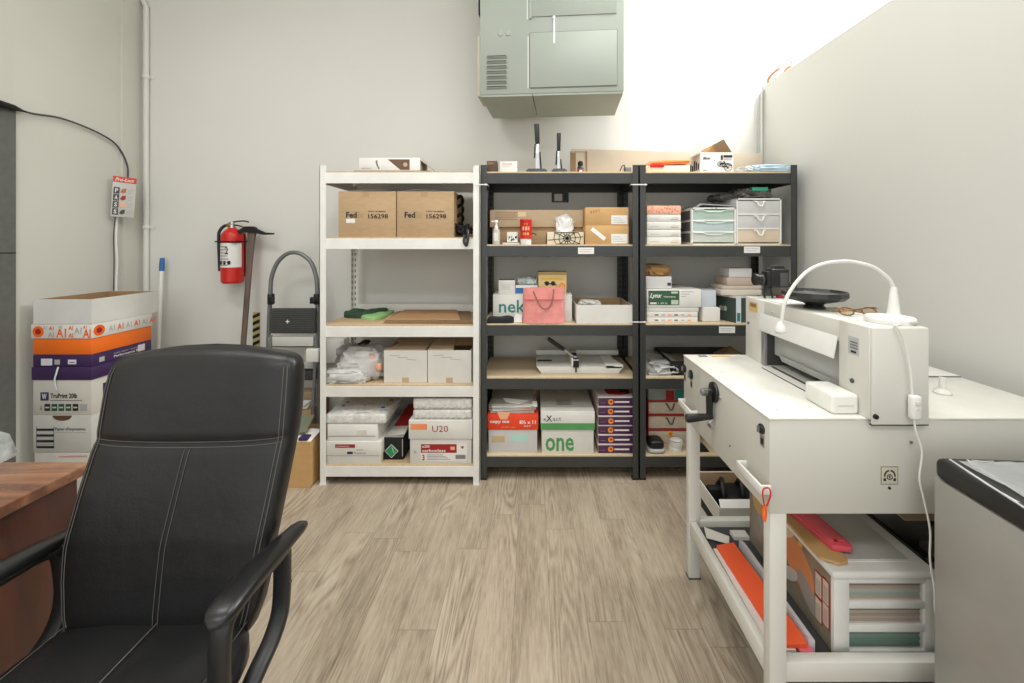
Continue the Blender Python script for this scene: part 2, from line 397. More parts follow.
MB().tube(smoothpath([LW(117, 216), LW(116, 240), LW(117, 262), LW(116, 300), (XL + 0.02, yq_, 0.02)], 5), 0.007, PLASW, 8).build('cable', label='white cord hanging from the safety placard down the left wall', cat='cable')
MB().tube(smoothpath([LW(115.4, 216), LW(113.6, 236), LW(114, 262), LW(113.6, 300), (XL + 0.02, yq_ - 0.03, 0.02)], 5), 0.003, DGREY, 6).build('cable', label='thin dark wire hanging beside the white cord on the left wall', cat='cable')
# placard on the left wall
pw, ph = 0.112, 0.262
p0_ = LW(109.5, 217.5, 0.03)
M4 = Matrix.Translation((XL + 0.034, p0_[1], p0_[2] + 0.008)) @ Matrix.Rotation(R(52), 4, 'Z') @ Matrix.Rotation(R(3), 4, 'Y')
px0, px1, yc, pz0, pz1 = 0, pw, 0, 0, ph
t = thing('safety_placard', 'hanging extinguisher instruction placard with a red header and letters in boxes', 'sign', (XL + 0.034, p0_[1] + pw / 2, p0_[2]))
g = MB(); g.M = M4; g.box(px0, px1, yc - 0.006, yc + 0.008, pz0, pz1, mat('placard_grey', (196, 196, 190), 0.6), 0.002); g.build('panel', t)
g = MB(); g.M = M4; g.box(px0, px1, yc - 0.0085, yc - 0.006, pz1 - 0.036, pz1, mat('placard_red', (206, 70, 40), 0.5)); g.text('Pro-Lect', 'front', px0 + 0.010, px1 - 0.012, pz1 - 0.030, pz1 - 0.008, yc - 0.0085, WHITE, 0.02, shear=0.3); g.build('header', t)
g = MB(); g.M = M4
for k, ch in enumerate('PASS'):
    zt = pz1 - 0.070 - k * 0.046
    g.box(px0 + 0.006, px0 + 0.034, yc - 0.008, yc - 0.006, zt - 0.042, zt, DGREY)
    g.text(ch, 'front', px0 + 0.013, px0 + 0.027, zt - 0.034, zt - 0.008, yc - 0.008, WHITE, 0.02)
    g.prism([(px0 + 0.038, zt - 0.03), (px0 + 0.048, zt - 0.008), (px0 + 0.066, zt - 0.004), (px0 + 0.064, zt - 0.03), (px0 + 0.050, zt - 0.038)], 'y', yc - 0.008, yc - 0.006, (mat('rust', (190, 110, 70)), REDD, PEACH, DGREY)[k])
    for j in range(3): g.box(px0 + 0.074, px1 - 0.008 - 0.006 * j, yc - 0.0075, yc - 0.006, zt - 0.012 - 0.012 * j, zt - 0.008 - 0.012 * j, LGREY)
g.build('instruction_print', t)
# fire extinguisher
YE = YB - 0.09; ex = X(232.3, YE); z0 = Z(283, YE); k = YE / F
t = thing('fire_extinguisher', 'red fire extinguisher with a white label hung on the back wall', 'fire extinguisher', (ex, YE, z0))
r = 9.6 * k
MB().lathe([(r * 0.86, 0), (r, 0.012), (r, 45 * k), (r * 0.95, 48.5 * k), (r * 0.72, 52 * k), (r * 0.4, 54.5 * k), (r * 0.3, 55.5 * k)], (ex, YE, z0), RED, 28).build('cylinder', t)
lab = MB(); V = []; Fc = []
for i in range(25):
    a = -math.pi * 0.98 + i * (math.pi * 0.96) / 24
    for zz in (z0 + 16 * k, z0 + 40 * k): V.append((ex + (r + 0.0012) * math.cos(a), YE + (r + 0.0012) * math.sin(a), zz))
for i in range(24): Fc.append([2 * i, 2 * i + 2, 2 * i + 3, 2 * i + 1])
lab.add(V, Fc, WHITE)
for j in range(7): lab.box(ex - r * 0.5, ex + r * (0.2 + 0.05 * (j % 3)), YE - r - 0.003, YE - r * 0.85, z0 + (18 + 3 * j) * k, z0 + (18.7 + 3 * j) * k, INKG)
for j in range(3): lab.box(ex - r * 0.6 + j * r * 0.42, ex - r * 0.38 + j * r * 0.42, YE - r - 0.003, YE - r * 0.8, z0 + 19 * k, z0 + 22.5 * k, INK)
lab.text('2', 'front', ex - r * 0.05, ex + r * 0.3, z0 + 29 * k, z0 + 36 * k, YE - r - 0.001, INK)
lab.build('label', t)
MB().lathe([(r * 0.34, 54 * k), (r * 0.34, 58 * k), (r * 0.26, 59 * k), (r * 0.26, 61 * k)], (ex, YE, z0), CHROME, 16).lathe([(0.012, -0.02), (0.013, 0.0)], (ex - 0.012, YE - 0.012, z0 + 57.5 * k), mat('brass', (180, 150, 80), 0.3, 0.9), 12, 'y').build('valve', t)
h = MB(); h.tube(smoothpath([(ex - 3 * k, YE, z0 + 60 * k), (ex + 4 * k, YE, z0 + 61.5 * k), (ex + 12 * k, YE, z0 + 62 * k), (ex + 16 * k, YE, z0 + 61 * k)], 3), 0.006, BLACK, 8, (1.6, 0.8))
h.build('lever', t)
MB().tube(smoothpath([(ex, YE, z0 + 58 * k), (ex + 6 * k, YE, z0 + 57.5 * k), (ex + 13 * k, YE, z0 + 55 * k)], 3), 0.006, BLACK, 8, (1.6, 0.8)).build('grip', t)
MB().tube(smoothpath([(ex - 2 * k, YE, z0 + 58 * k), (ex - 8 * k, YE, z0 + 57 * k), (ex - 11.5 * k, YE - .01, z0 + 52 * k), (ex - 12.5 * k, YE - .01, z0 + 44 * k), (ex - 12.5 * k, YE, z0 + 12 * k)], 4), 0.010, BLACK, 10).build('hose', t)
MB().box(ex - r - 0.02, ex + r * 0.5, YB - 0.012, YB - 0.001, z0 + 6 * k, z0 + 50 * k, REDD).box(ex - r - 0.004, ex + r + 0.003, YE - r - 0.002, YE + r, z0 + 40.6 * k, z0 + 42 * k, BLACKM).build('bracket', t)
# pickaxe leaning on the wall
t = thing('pickaxe', 'worn wooden pickaxe with black head leaning against the back wall', 'pickaxe', (X(243, 2.72), 2.72, 0))
ax = [(X(234.5, 2.72), 2.72, 0.0), (X(251, 2.86), 2.875, Z(227, 2.875))]
g = MB(); A, B = Vector(ax[0]), Vector(ax[1])
g.tube([A.lerp(B, q) for q in (0, 0.2, 0.5, 0.8, 0.93, 0.97, 1)], [0.018, 0.016, 0.016, 0.017, 0.021, 0.026, 0.024], PICKW, 10, (1.15, 0.8)); g.build('handle', t)
g = MB(); yh = 2.865
def P3(u, v, y): return (X(u, y), y, Z(v, y))
g.prism([(X(u, yh), Z(v, yh)) for u, v in [(232, 231), (240, 230.5), (247, 226.5), (254, 226.5), (258, 229.5), (265, 232.5), (273.5, 233), (273, 234.5), (264, 234.8), (256, 233), (246, 232.5), (238, 233.5), (232, 233)]], 'y', yh - 0.022, yh + 0.012, BLACKM)
g.build('head', t)
# hazard strip
yh = YB - 0.004
g = MB(); x0, x1 = X(253, yh), X(259.8, yh); za, zb = Z(346, yh), Z(312, yh)
g.box(x0, x1, yh - 0.002, YB - 0.0005, za, zb, mat('hazard_yellow', (196, 180, 120), 0.5))
n = 5
for j in range(n):
    zz = za + (zb - za) * j / n; hh = (zb - za) / n
    g.prism([(x0, zz), (x1, zz + hh * 0.45), (x1, min(zb, zz + hh * 0.95)), (x0, zz + hh * 0.5)], 'y', yh - 0.0035, yh - 0.001, BLACKM)
g.build('hazard_tape', label='short strip of black and yellow striped tape on the back wall', cat='tape')
# folding step stool
YS = 2.78
t = thing('step_stool', 'folded grey step stool with a black ribbed tread leaning on the back wall', 'step stool', (X(292, YS), YS, 0))
def st(u, v, y=None):
    y = YS if y is None else y; return (X(u, y), y, Z(v, y))
arch = [(X(262.5, 2.66), 2.66, 0.02), st(266.5, 400, 2.74), st(268.5, 340), st(270.5, 290), st(272, 276), st(277.5, 262.5), st(286, 254.5), st(294, 252.5), st(302, 254.5), st(311, 262.5), st(316, 276), st(317.2, 290), st(318, 340), st(318.5, 400, 2.74), (X(319, 2.66), 2.66, 0.02)]
MB().tube(smoothpath(arch, 5), 0.0135, mat('step_stool_tube', (124, 127, 126), 0.35, 0.4), 12).build('frame', t)
for uu in (271, 317): MB().lathe([(0.018, -0.035), (0.021, -0.03), (0.021, 0.03), (0.018, 0.035)], st(uu, 299), BLACK, 14).box(st(uu, 299)[0] + (0.0 if uu < 290 else -0.034), st(uu, 299)[0] + (0.034 if uu < 290 else 0.0), YS - 0.03, YS - 0.01, st(uu, 299)[2] - 0.028, st(uu, 299)[2] + 0.015, BLACK, 0.004).build('clamp', t)
def tread(name, v0, v1, y, m, tilt):
    g = MB(); xa, xb = X(272.5, y), X(316.5, y); zl, zh = Z(v1, y), Z(v0, y)
    g.box(xa, xb, y - 0.02, y + 0.005, zl, zh, m, 0.006)
    for j in range(11):
        zz = zl + 0.012 + (zh - zl - 0.024) * j / 10; g.box(xa + 0.008, xb - 0.008, y - 0.0225, y - 0.0195, zz - 0.003, zz + 0.003, DGREY)
    g.text('+', 'front', xa + 0.10, xa + 0.125, (zl + zh) / 2 - 0.015, (zl + zh) / 2 + 0.01, y - 0.0225, WHITE, 0.02)
    return g.build(name, t)
tread('step_tread', 308, 333, YS - 0.03, mat('ribbed_rubber', (66, 68, 67), 0.8, var=(20, 0.2, (1, 1, 6))), 0)
tread('step_tread', 368.5, 379.5, YS - 0.04, BLACKM, 0)
MB().box(X(273, YS), X(317, YS), YS - 0.05, YS - 0.02, Z(344.5, YS), Z(335.5, YS), mat('step_stool_light2', (206, 206, 200), 0.4), 0.004).build('step_edge', t)
MB().box(X(305, 2.70), X(318, 2.70), 2.70, 2.74, Z(363, 2.70), Z(349, 2.70), RACKW, 0.012, 3).build('bracket', t)
LG = mat('step_stool_light', (196, 197, 192), 0.4)
MB().tube([st(270, 346.5), st(318, 346.5)], 0.006, GREY, 8).box(X(273, YS), X(317, YS), YS - 0.012, YS + 0.006, Z(372, YS), Z(362, YS), LG, 0.004).build('crossbar', t)
for uu in (271, 316.5): MB().tube([st(uu, 335, YS - 0.045), (X(uu - 3, 2.66), 2.62, 0.02)], 0.010, mat('step_stool_tube', (0, 0, 0)), 10).build('rear_leg', t)
# broom handle
g = thing('broom', 'white broom pole with blue tip standing in the corner by the cartons', 'broom', (X(158, 2.8), 2.8, 0))
A, B = Vector((X(153, 2.80), 2.80, 0.0)), Vector((X(162.3, 2.90), 2.90, Z(258, 2.90)))
MB().tube([A, A.lerp(B, 0.93)], 0.0125, PLASW, 12).build('pole', g)
MB().tube([A.lerp(B, 0.93), A.lerp(B, 0.97), B], [0.0145, 0.0155, 0.013], BLUE, 12).build('end_cap', g)
# wall cabinet behind the step stool
t = thing('wall_box', 'white wall-mounted box behind the step stool and the white rack', 'electrical box', (X(326, 2.9), 2.9, Z(360, 2.9)))
MB().box(X(303, 2.86), X(349, 2.95), 2.87, YB - 0.0005, Z(362, 2.9), Z(338, 2.9), RACKW, 0.006).build('housing', t)
MB().box(X(305, 2.86), X(347, 2.95), 2.862, 2.87, Z(360.5, 2.9), Z(339.5, 2.9), RACKW, 0.003).build('cover', t)
# thermostat between the racks' shelves
t = thing('wall_switch', 'small grey-framed switch plate on the wall behind the first grey rack', 'switch', (X(560, YB), YB, Z(202, YB)))
MB().box(X(551.6, YB), X(568.5, YB), YB - 0.018, YB - 0.0005, Z(202.5, YB), Z(192.8, YB), DGREY, 0.004).build('frame', t)
MB().box(X(554.2, YB), X(562, YB), YB - 0.022, YB - 0.018, Z(201.3, YB), Z(194.2, YB), OFFW, 0.001).box(X(563.5, YB), X(567, YB), YB - 0.023, YB - 0.018, Z(201, YB), Z(195, YB), BLACK).build('plate', t)
# conduits in the right corner
g = MB()
g.tube(smoothpath([P3(757.5, 172, 2.93), P3(757.3, 120, 2.93), P3(757.5, 100, 2.93), P3(760, 94, 2.93), P3(765, 89, 2.93)], 4), 0.005, LGREY, 8)
g.tube(smoothpath([P3(761.5, 172, 2.935), P3(761.5, 100, 2.935), P3(762, 93, 2.935)], 4), 0.007, WALL, 8)
g.build('conduit_pipe', label='two thin grey conduits rising in the right corner above the racks', cat='pipe')
g = MB(); zt = HW + 0.012
XWc = XR + 0.03
g.tube(smoothpath([(XWc, 2.93, 2.50), (XWc - 0.01, 2.91, 2.53), (XWc, 2.86, 2.553), (XWc + 0.01, 2.81, 2.56)], 4), 0.009, mat('orange_wire', (214, 120, 84)), 8)
g.tube(smoothpath([(XWc - 0.005, 2.91, 2.525), (XWc, 2.83, 2.505), (XWc, 2.78, 2.50)], 4), 0.004, LGREY, 6)
g.tube(smoothpath([(XWc, 2.785, 2.496), (XWc, 2.75, 2.505), (XWc, 2.72, 2.520), (XWc + 0.01, 2.69, 2.522)], 4), 0.008, mat('orange_wire', (0, 0, 0)), 8)
g.tube([(XWc, 2.79, 2.49), (XWc, 2.782, 2.515)], 0.006, NAVY, 6)
g.tube([(XWc + 0.012, 2.69, 2.545), (XWc + 0.012, 2.685, 2.55)], 0.006, DGREY, 6)
g.build('wiring', label='orange wires lying along the top edge of the right half wall', cat='wire')

# ------------------------------------------------------------------ unit heater hung high on the back wall
k = 1.2
HM = Matrix.Translation((-0.251 * k, 2.028 * k, H + 0.705 * k)) @ Matrix.Rotation(R(-4.52), 4, 'Z')
HG = mat('heater_paint', (158, 166, 156), 0.45, 0.0, var=(2.5, 0.04, (1, 1, 1)))
w, dp, hh = 0.685 * k, 0.352 * k, 0.98
t = thing('unit_heater', 'large grey-green unit heater hung high in front of the back wall', 'heater', HM @ Vector((w / 2, dp / 2, 0)))
g = MB(); g.M = HM
g.box(0, w, 0, dp, 0.012, hh, HG, 0.004); g.build('cabinet', t)
g = MB(); g.M = HM
g.box(0.004, w * 0.37, 0.004, dp - 0.004, 0, 0.012, HG).box(w * 0.375, w - 0.004, 0.004, dp - 0.004, 0.0, 0.012, HG); g.build('bottom_panel', t)
def hx(u): return (u - 480) / 144 * w
def hz(v): return (95.5 - v) / 172.8 * 1.0 / 1.0 * (172.8 * 2.03 * k / F)
g = MB(); g.M = HM
x0, x1, za, zb = hx(531), hx(617), hz(88), hz(34)
g.box(x0, x1, -0.008, 0, za, zb, HG, 0.003)
for a in ((x0, x1, za - 0.004, za), (x0, x1, zb, zb + 0.004), (x0 - 0.004, x0, za, zb), (x1, x1 + 0.004, za, zb)): g.box(a[0], a[1], -0.003, 0.001, a[2], a[3], GREY)
g.build('door', t)
g = MB(); g.M = HM
g.box(hx(531), hx(617), -0.006, 0, hz(18), hz(-60), HG, 0.002).box(hx(530.5), hx(532.5), -0.010, 0, hz(20), hz(-60), HG); g.build('upper_panel', t)
g = MB(); g.M = HM
for j in range(7):
    zc = hz(56.5 + j * 5.05)
    x0, x1 = hx(487), hx(507.5)
    n = 8; V = []
    g.prism([(0.001, zc - 0.010), (-0.012, zc - 0.001), (-0.013, zc + 0.001), (0.001, zc + 0.003)], 'x', x0, x1, HG)
    g.box(x0 + 0.003, x1 - 0.003, -0.0095, 0.001, zc + 0.0020, zc + 0.0068, DARK)
g.build('louvre', t)
g = MB(); g.M = HM
CREAM_ = mat('pale_streak', (232, 236, 228), 0.5)
g.box(hx(528.6), hx(529.4), -0.0006, 0.001, hz(88), hz(37), CREAM_).box(hx(527.8), hx(528.5), -0.0006, 0.001, hz(20), hz(-10), CREAM_)  # thin pale vertical lines left of the door and the upper panel
for uu in (501, 509): g.lathe([(0.014, -0.004), (0.017, 0.0), (0.017, 0.002)], (hx(uu), 0, hz(33)), HG, 16, 'y')
g.lathe([(0.008, -0.012), (0.008, 0)], (hx(555), 0, hz(20)), PLASW, 10, 'y').box(hx(554.5), hx(556), -0.009, 0, hz(45), hz(18), PLASW)
g.build('knockout', t)
g = MB(); g.M = HM
g.box(-0.022, 0, 0.03, dp * 0.5, hz(93), hz(32), mat('ivory_duct', (196, 192, 166), 0.5), 0.003).build('side_duct', t)
g = MB(); g.M = HM
g.tube([(-0.02, 0.1, hz(26)), (-0.006, 0.1, hz(26))], 0.012, PLASW, 8).box(-0.02, 0, 0.05, 0.12, hz(8), hz(-20), BLACKM); g.build('bracket', t)
g = MB(); g.M = HM
for j in range(5): g.lathe([(0.005, 0), (0.005, 0.006)], (w, 0.05, hz(38 + j * 11)), STEEL, 8, 'x')
g.build('screw', t)
for i, (a, b) in enumerate(((0.06, 0.06), (w - 0.06, 0.06), (0.06, dp - 0.06), (w - 0.06, dp - 0.06))):
    g = MB(); g.M = HM; top = CEIL - HM.translation.z; g.tube([(a, b, hh - 0.01), (a, b, top)], 0.006, STEEL, 8).build('hanger_rod', t)

# ------------------------------------------------------------------ racks
def rack(name, label, xa, xb, yf, yb, zs, ztop, pm, bm_, dm, pw, holes, raised=()):
    t = thing(name, label, 'shelf rack', ((xa + xb) / 2, (yf + yb) / 2, 0))
    for px in (xa, xb - pw):
        for side, py in ((0, yf), (1, yb - 0.035)):
            g = MB()
            inner = px + pw if px == xa else px
            g.box(px, px + pw, py if side == 0 else yb - 0.003, py + 0.003 if side == 0 else yb, 0, ztop, pm)
            xo = px if px == xa else px + pw - 0.003
            g.box(xo, xo + 0.003, py, py + 0.035, 0, ztop, pm)
            g.box(px - 0.001, px + pw + 0.001, (py if side == 0 else yb - 0.035) - 0.001, (py + 0.035 if side == 0 else yb) + 0.001, 0, 0.012, BLACK if pm == RACKG else RACKW)
            if holes:
                zz = 0.06
                while zz < ztop - 0.03:
                    fx = px + pw / 2; fy = (py + 0.003) if side == 0 else (yb - 0.003)
                    if side == 1: g.box(fx - 0.004, fx + 0.004, yb - 0.0045, yb - 0.002, zz - 0.009, zz + 0.009, holes)
                    hxx = xo + (0.003 if px == xa else 0)
                    g.box(hxx - 0.0008, hxx + 0.0008, py + 0.012, py + 0.022, zz - 0.009, zz + 0.009, holes)
                    zz += 0.038
            g.build('post', t)
    for i, z in enumerate(zs):
        bh = 0.062
        def beam(a, b, c, dd, z0=None, z1=None):
            z0 = z - 0.008 - bh if z0 is None else z0; z1 = z - 0.008 if z1 is None else z1
            MB().box(a, b, c, dd, z0, z1, bm_, 0.0015, 1).build('beam', t)
        beam(xa + pw * 0.95, xb - pw * 0.95, yf + 0.0035, yf + 0.012)
        if i in raised: beam(xa + pw * 0.95, xb - pw * 0.95, yb - 0.012, yb - 0.0035, z - 0.012, z + 0.055)
        else: beam(xa + pw * 0.95, xb - pw * 0.95, yb - 0.012, yb - 0.0035)
        beam(xa + 0.0035, xa + 0.012, yf + 0.03, yb - 0.03); beam(xb - 0.012, xb - 0.0035, yf + 0.03, yb - 0.03)
        MB().box(xa + pw * 0.3, xb - pw * 0.3, yf + 0.005, yb - 0.013, z - 0.010, z, dm, 0.001, 1).build('shelf_board', t)
    return t
YWf, YGf = 2.411, 2.462
YWb, YGb = 2.86, 2.915
zw = [1.803, 1.424, 0.919, 0.575, 0.116]
zg = [1.809, 1.381, 0.916, 0.602, 0.144]
rack('storage_rack', 'white steel storage rack with five boards beside the step stool', X(319.5, YWf), X(479.5, YWf), YWf, YWb, zw, 1.835, RACKW, RACKW, BOARD, 0.036, GREY, raised=(2,))
rack('storage_rack', 'dark grey storage rack standing in the middle between two racks', X(480.6, YGf), X(638.8, YGf), YGf, YGb, zg, 1.848, RACKG, RACKG, BOARDG, 0.036, BLACKM)
rack('storage_rack', 'dark grey storage rack standing in the right corner', X(639.6, YGf), X(797.2, YGf), YGf, YGb, zg, 1.848, RACKG, RACKG, BOARDG, 0.036, BLACKM)
for (u0, u1, v, yy, l) in ((475, 487.5, 184.6, YWf - 0.003, 'white cable tie joining the white rack to the middle rack'), (631, 647, 184.6, YGf - 0.004, 'upper white cable tie joining the two dark racks'), (632, 646, 322, YGf - 0.004, 'lower white cable tie joining the two dark racks')):
    g = MB(); xa, xb, zz = X(u0, yy), X(u1, yy), Z(v, yy)
    y2 = YGf + 0.04
    g.box(xa, xb, yy - 0.002, yy, zz - 0.003, zz + 0.003, PLASW).box(xa, xa + 0.002, yy, y2, zz - 0.003, zz + 0.003, PLASW).box(xb - 0.002, xb, yy, y2, zz - 0.003, zz + 0.003, PLASW).box(xb - 0.014, xb - 0.006, yy - 0.006, yy - 0.001, zz - 0.005, zz + 0.005, PLASW)
    g.build('cable_tie', label=l, cat='cable tie')
for (u0, u1, v0, v1, l, tl) in ((578, 594, 247.5, 254, 'on the second board of the middle rack', 4), (744, 760, 246.5, 253, 'on the second board of the right rack', 0), (719, 735, 326.5, 333, 'on the third board of the right rack', 0)):
    y = YGf + 0.0030
    g = MB(); g.box(X(u0, y), X(u1, y), y - 0.001, y + 0.0002, Z(v1, y), Z(v0, y), WHITE)
    for j in range(2): g.box(X(u0 + 1.5, y), X(u1 - 2 - 2 * j, y), y - 0.0014, y - 0.0009, Z(v0 + 2.2 + 2.2 * j, y), Z(v0 + 1.6 + 2.2 * j, y), mat('pale_ink', (190, 190, 196)))
    g.build('shelf_label', label='white paper label stuck to the front beam ' + l, cat='label')

# ------------------------------------------------------------------ things on the racks
def fr(u0, u1, v0, y): return X(u0, y), X(u1, y), Z(v0, y)
def crate(g, x0, x1, y0, y1, z0, z1, m, th=0.004, inner=None):
    """open-topped box with real walls"""
    g.box(x0, x1, y0, y1, z0, z0 + th, inner or m)
    g.box(x0, x1, y0, y0 + th, z0, z1, m).box(x0, x1, y1 - th, y1, z0, z1, m).box(x0, x0 + th, y0 + th, y1 - th, z0, z1, m).box(x1 - th, x1, y0 + th, y1 - th, z0, z1, m)
    if inner:
        e = 0.0006
        g.box(x0 + th, x1 - th, y0 + th, y0 + th + e, z0, z1 - 0.001, inner).box(x0 + th, x1 - th, y1 - th - e, y1 - th, z0, z1 - 0.001, inner)
        g.box(x0 + th, x0 + th + e, y0 + th, y1 - th, z0, z1 - 0.001, inner).box(x1 - th - e, x1 - th, y0 + th, y1 - th, z0, z1 - 0.001, inner)
    return g
TAPE = mat('parcel_tape', (176, 146, 108), 0.35)
# --- white rack, top
zt = zw[0]
x0, x1, _ = fr(352, 434, 167, 2.47)
MB().quad([(x0, 2.45, zt + 0.004), (x1, 2.46, zt + 0.004), (x1 + 0.01, 2.72, zt + 0.006), (x0 + 0.02, 2.70, zt + 0.004)], KRAFT2, 0.003).box(x0 + 0.015, x1 - 0.02, 2.465, 2.70, zt + 0.004, zt + 0.012, KRAFTD).build('cardboard_sheet', label='flat brown cardboard lying under the slim box on the white rack top', cat='cardboard')
x0, x1, z1 = fr(359, 420, 157.7, 2.50); zb = zt + 0.0125
t = thing('product_box', 'slim white product box with a brown diagonal print on top of the white rack', 'box', ((x0 + x1) / 2, 2.58, zb))
g = MB(); g.box(x0, x1, 2.50, 2.68, zb, z1, WHITE, 0.001)
w = x1 - x0; hb = z1 - zb
BRN = mat('brown_print', (104, 78, 60), 0.6)
g.prism([(x0 + w * 0.47, z1 - hb * 0.12), (x0 + w * 0.83, z1 - hb * 0.12), (x0 + w * 0.83, zb + hb * 0.12), (x0 + w * 0.68, zb + hb * 0.12)], 'y', 2.499, 2.501, BRN)
g.lathe([(0.013, -0.0006), (0.013, 0)], (x0 + w * 0.76, 2.4988, zb + hb * 0.5), KRAFT2, 16, 'y')
g.prism([(x0 + w * 0.27, z1 - hb * .25), (x0 + w * 0.3, z1 - hb * .15), (x0 + w * 0.31, zb + hb * .5), (x0 + w * .34, zb + hb * .2), (x0 + w * .32, zb + hb * .15), (x0 + w * .28, zb + hb * .5)], 'y', 2.499, 2.501, GREY)
g.text('ergonomic', 'front', x0 + w * 0.04, x0 + w * 0.2, zb + hb * 0.15, zb + hb * 0.3, 2.50, INKG)
g.decal('left', 2.505, 2.675, zb + 0.003, z1 - 0.003, x0, DGREY); g.build('box_body', t)
g = MB(); g.quad([(x1, 2.505, z1 - 0.012), (x1 + 0.085, 2.505, zb + 0.006), (x1 + 0.085, 2.67, zb + 0.006), (x1, 2.67, z1 - 0.012)], KRAFTD, 0.003); g.build('end_flap', t)
# --- two courier cartons
zt = zw[1]; yf = 2.432
def fedex(u0, u1, label, seed):
    x0, x1, z1 = fr(u0, u1, 191.3, yf); zb = zt
    t = thing('shipping_box', label, 'box', ((x0 + x1) / 2, yf + 0.15, zb)); w = x1 - x0; h = z1 - zb
    g = MB(); g.box(x0, x1, yf, yf + 0.33, zb, z1, KRAFT, 0.002)
    g.text('Fed', 'front', x0 + w * 0.135, x0 + w * 0.32, zb + h * 0.42, zb + h * 0.55, yf, INK, 0.03)
    g.text('Ex', 'front', x0 + w * 0.325, x0 + w * 0.44, zb + h * 0.42, zb + h * 0.55, yf, mat('faint_print', (170, 142, 106)), 0.03)
    g.text('PART NUMBER', 'front', x0 + w * 0.52, x0 + w * 0.83, zb + h * 0.545, zb + h * 0.575, yf, INK, 0.01)
    g.text('156298', 'front', x0 + w * 0.52, x0 + w * 0.865, zb + h * 0.405, zb + h * 0.505, yf, INK, 0.02)
    g.build('carton', t)
    MB().box(x0 + w * 0.42, x0 + w * 0.54, yf - 0.0006, yf + 0.0004, z1 - h * 0.12, z1, TAPE).build('tape', t); MB().box(x0 + w * 0.42, x0 + w * 0.54, yf - 0.0006, yf + 0.0004, zb, zb + h * 0.15, TAPE).build('tape', t)
    if seed == 0: MB().decal('front', x0 + w * 0.135, x0 + w * 0.29, zb + h * 0.31, zb + h * 0.4, yf, WHITE).build('sticker', t)
    else:
        g = MB()
        for j in range(4): g.tube(smoothpath([(x1 + 0.002, yf + 0.10, z1 - 0.03 - j * 0.055), (x1 + 0.014, yf + 0.15, z1 - 0.01 - j * 0.055), (x1 + 0.016, yf + 0.22, z1 - 0.028 - j * 0.055), (x1 + 0.002, yf + 0.27, z1 - 0.052 - j * 0.055)], 3), 0.009, BLACKM, 6)
        g.build('strap', t)
    return t
fedex(338.4, 395.8, 'left of the two brown courier cartons, with a small white sticker', 0)
fedex(396.9, 454, 'right of the two brown courier cartons, beside the black cable', 1)
_, _, zc = fr(0, 0, 191.3, yf)
MB().quad([(X(345, 2.45), 2.45, zc + 0.008), (X(385, 2.45), 2.45, zc + 0.010), (X(392, 2.6), 2.62, zc + 0.022), (X(350, 2.6), 2.62, zc + 0.022)], WHITE).build('paper_sheet', label='white paper lying on the left courier carton', cat='paper')
MB().quad([(X(404, 2.45), 2.45, zc + 0.006), (X(415, 2.45), 2.44, zc + 0.010), (X(438, 2.45), 2.45, zc + 0.008), (X(447, 2.6), 2.62, zc + 0.018), (X(410, 2.6), 2.62, zc + 0.018)], WHITE2).build('paper_sheet', label='curled white paper lying on the right courier carton', cat='paper')
g = MB()
rnd = random.Random(3)
for j in range(7):
    cx_, cz_ = X(464, 2.46) + rnd.uniform(-0.02, 0.015), zt + 0.03 + j * 0.006
    g.tube(smoothpath([(cx_ + 0.04 * math.cos(a + j), 2.50 + 0.05 * math.sin(a + j), cz_ + 0.012 * math.sin(2 * a)) for a in [q * math.pi / 4 for q in range(8)]], 3, True), 0.0065, BLACKM, 6, closed=True)
g.tube(smoothpath([(X(466, 2.46), 2.45, zt + 0.06), (X(468, 2.43), 2.41, zt + 0.04), (X(468, 2.4), 2.395, zt - 0.01), (X(466.5, 2.4), 2.393, zt - 0.05), (X(464, 2.4), 2.395, zt - 0.02), (X(466, 2.41), 2.405, zt + 0.01)], 4), 0.008, BLACK, 8)
g.build('cable_coil', label='coil of black cable hanging over the edge beside the right courier carton', cat='cable')
# --- third board: cloths and cardboards
zt = zw[2]
g = MB()
def sheet(pts_uv, y_of_v, z, m, th): return None
def flat(g, pts, m, z, th, wob=0.0, seed=1):
    """a flat shape on a board; pts = (x, y)"""
    r = random.Random(seed)
    g.prism(pts, 'z', z, z + th, m, 0.0015 if th > 0.004 else 0)
def onz(u, v, z):   # point of the level plane z seen at (u, v)
    y = (H - z) * F / (v - CY); return (X(u, y), y)
def cloth(name, outline, z, th, m, label, cat='cloth', seed=0, bumps=0.012):
    """folded soft cloth: outline (x, y) filled with a gently lumpy top"""
    cx_ = sum(p[0] for p in outline) / len(outline); cy_ = sum(p[1] for p in outline) / len(outline)
    ol = smoothpath([(p[0], p[1], 0) for p in outline], 5, True); n = len(ol); rings = []
    for q, hgt in ((0.99, 0.0), (1.0, 0.35), (0.985, 0.75), (0.93, 1.0), (0.75, 1.0), (0.5, 1.0), (0.25, 1.0), (0.04, 1.0)):
        ring = []
        for p in ol:
            x = cx_ + (p.x - cx_) * q; y = cy_ + (p.y - cy_) * q
            nz = noise.noise(Vector((x * 14 + seed, y * 14, seed))) * bumps if hgt >= 0.7 else 0
            ring.append((x, y, z + hgt * th + nz))
        rings.append(ring)
    return MB().loft(rings, m).build(name, label=label, cat=cat, smooth=60)
cloth('folded_cloth', [onz(344, 317.5, zt), onz(366, 318.5, zt), onz(388, 314, zt), onz(384, 311, zt), (X(386, 2.80), 2.80), (X(362, 2.82), 2.82), onz(352, 314, zt)], zt, 0.034, DGREEN, 'dark green folded cloth on the third board of the white rack', seed=2)
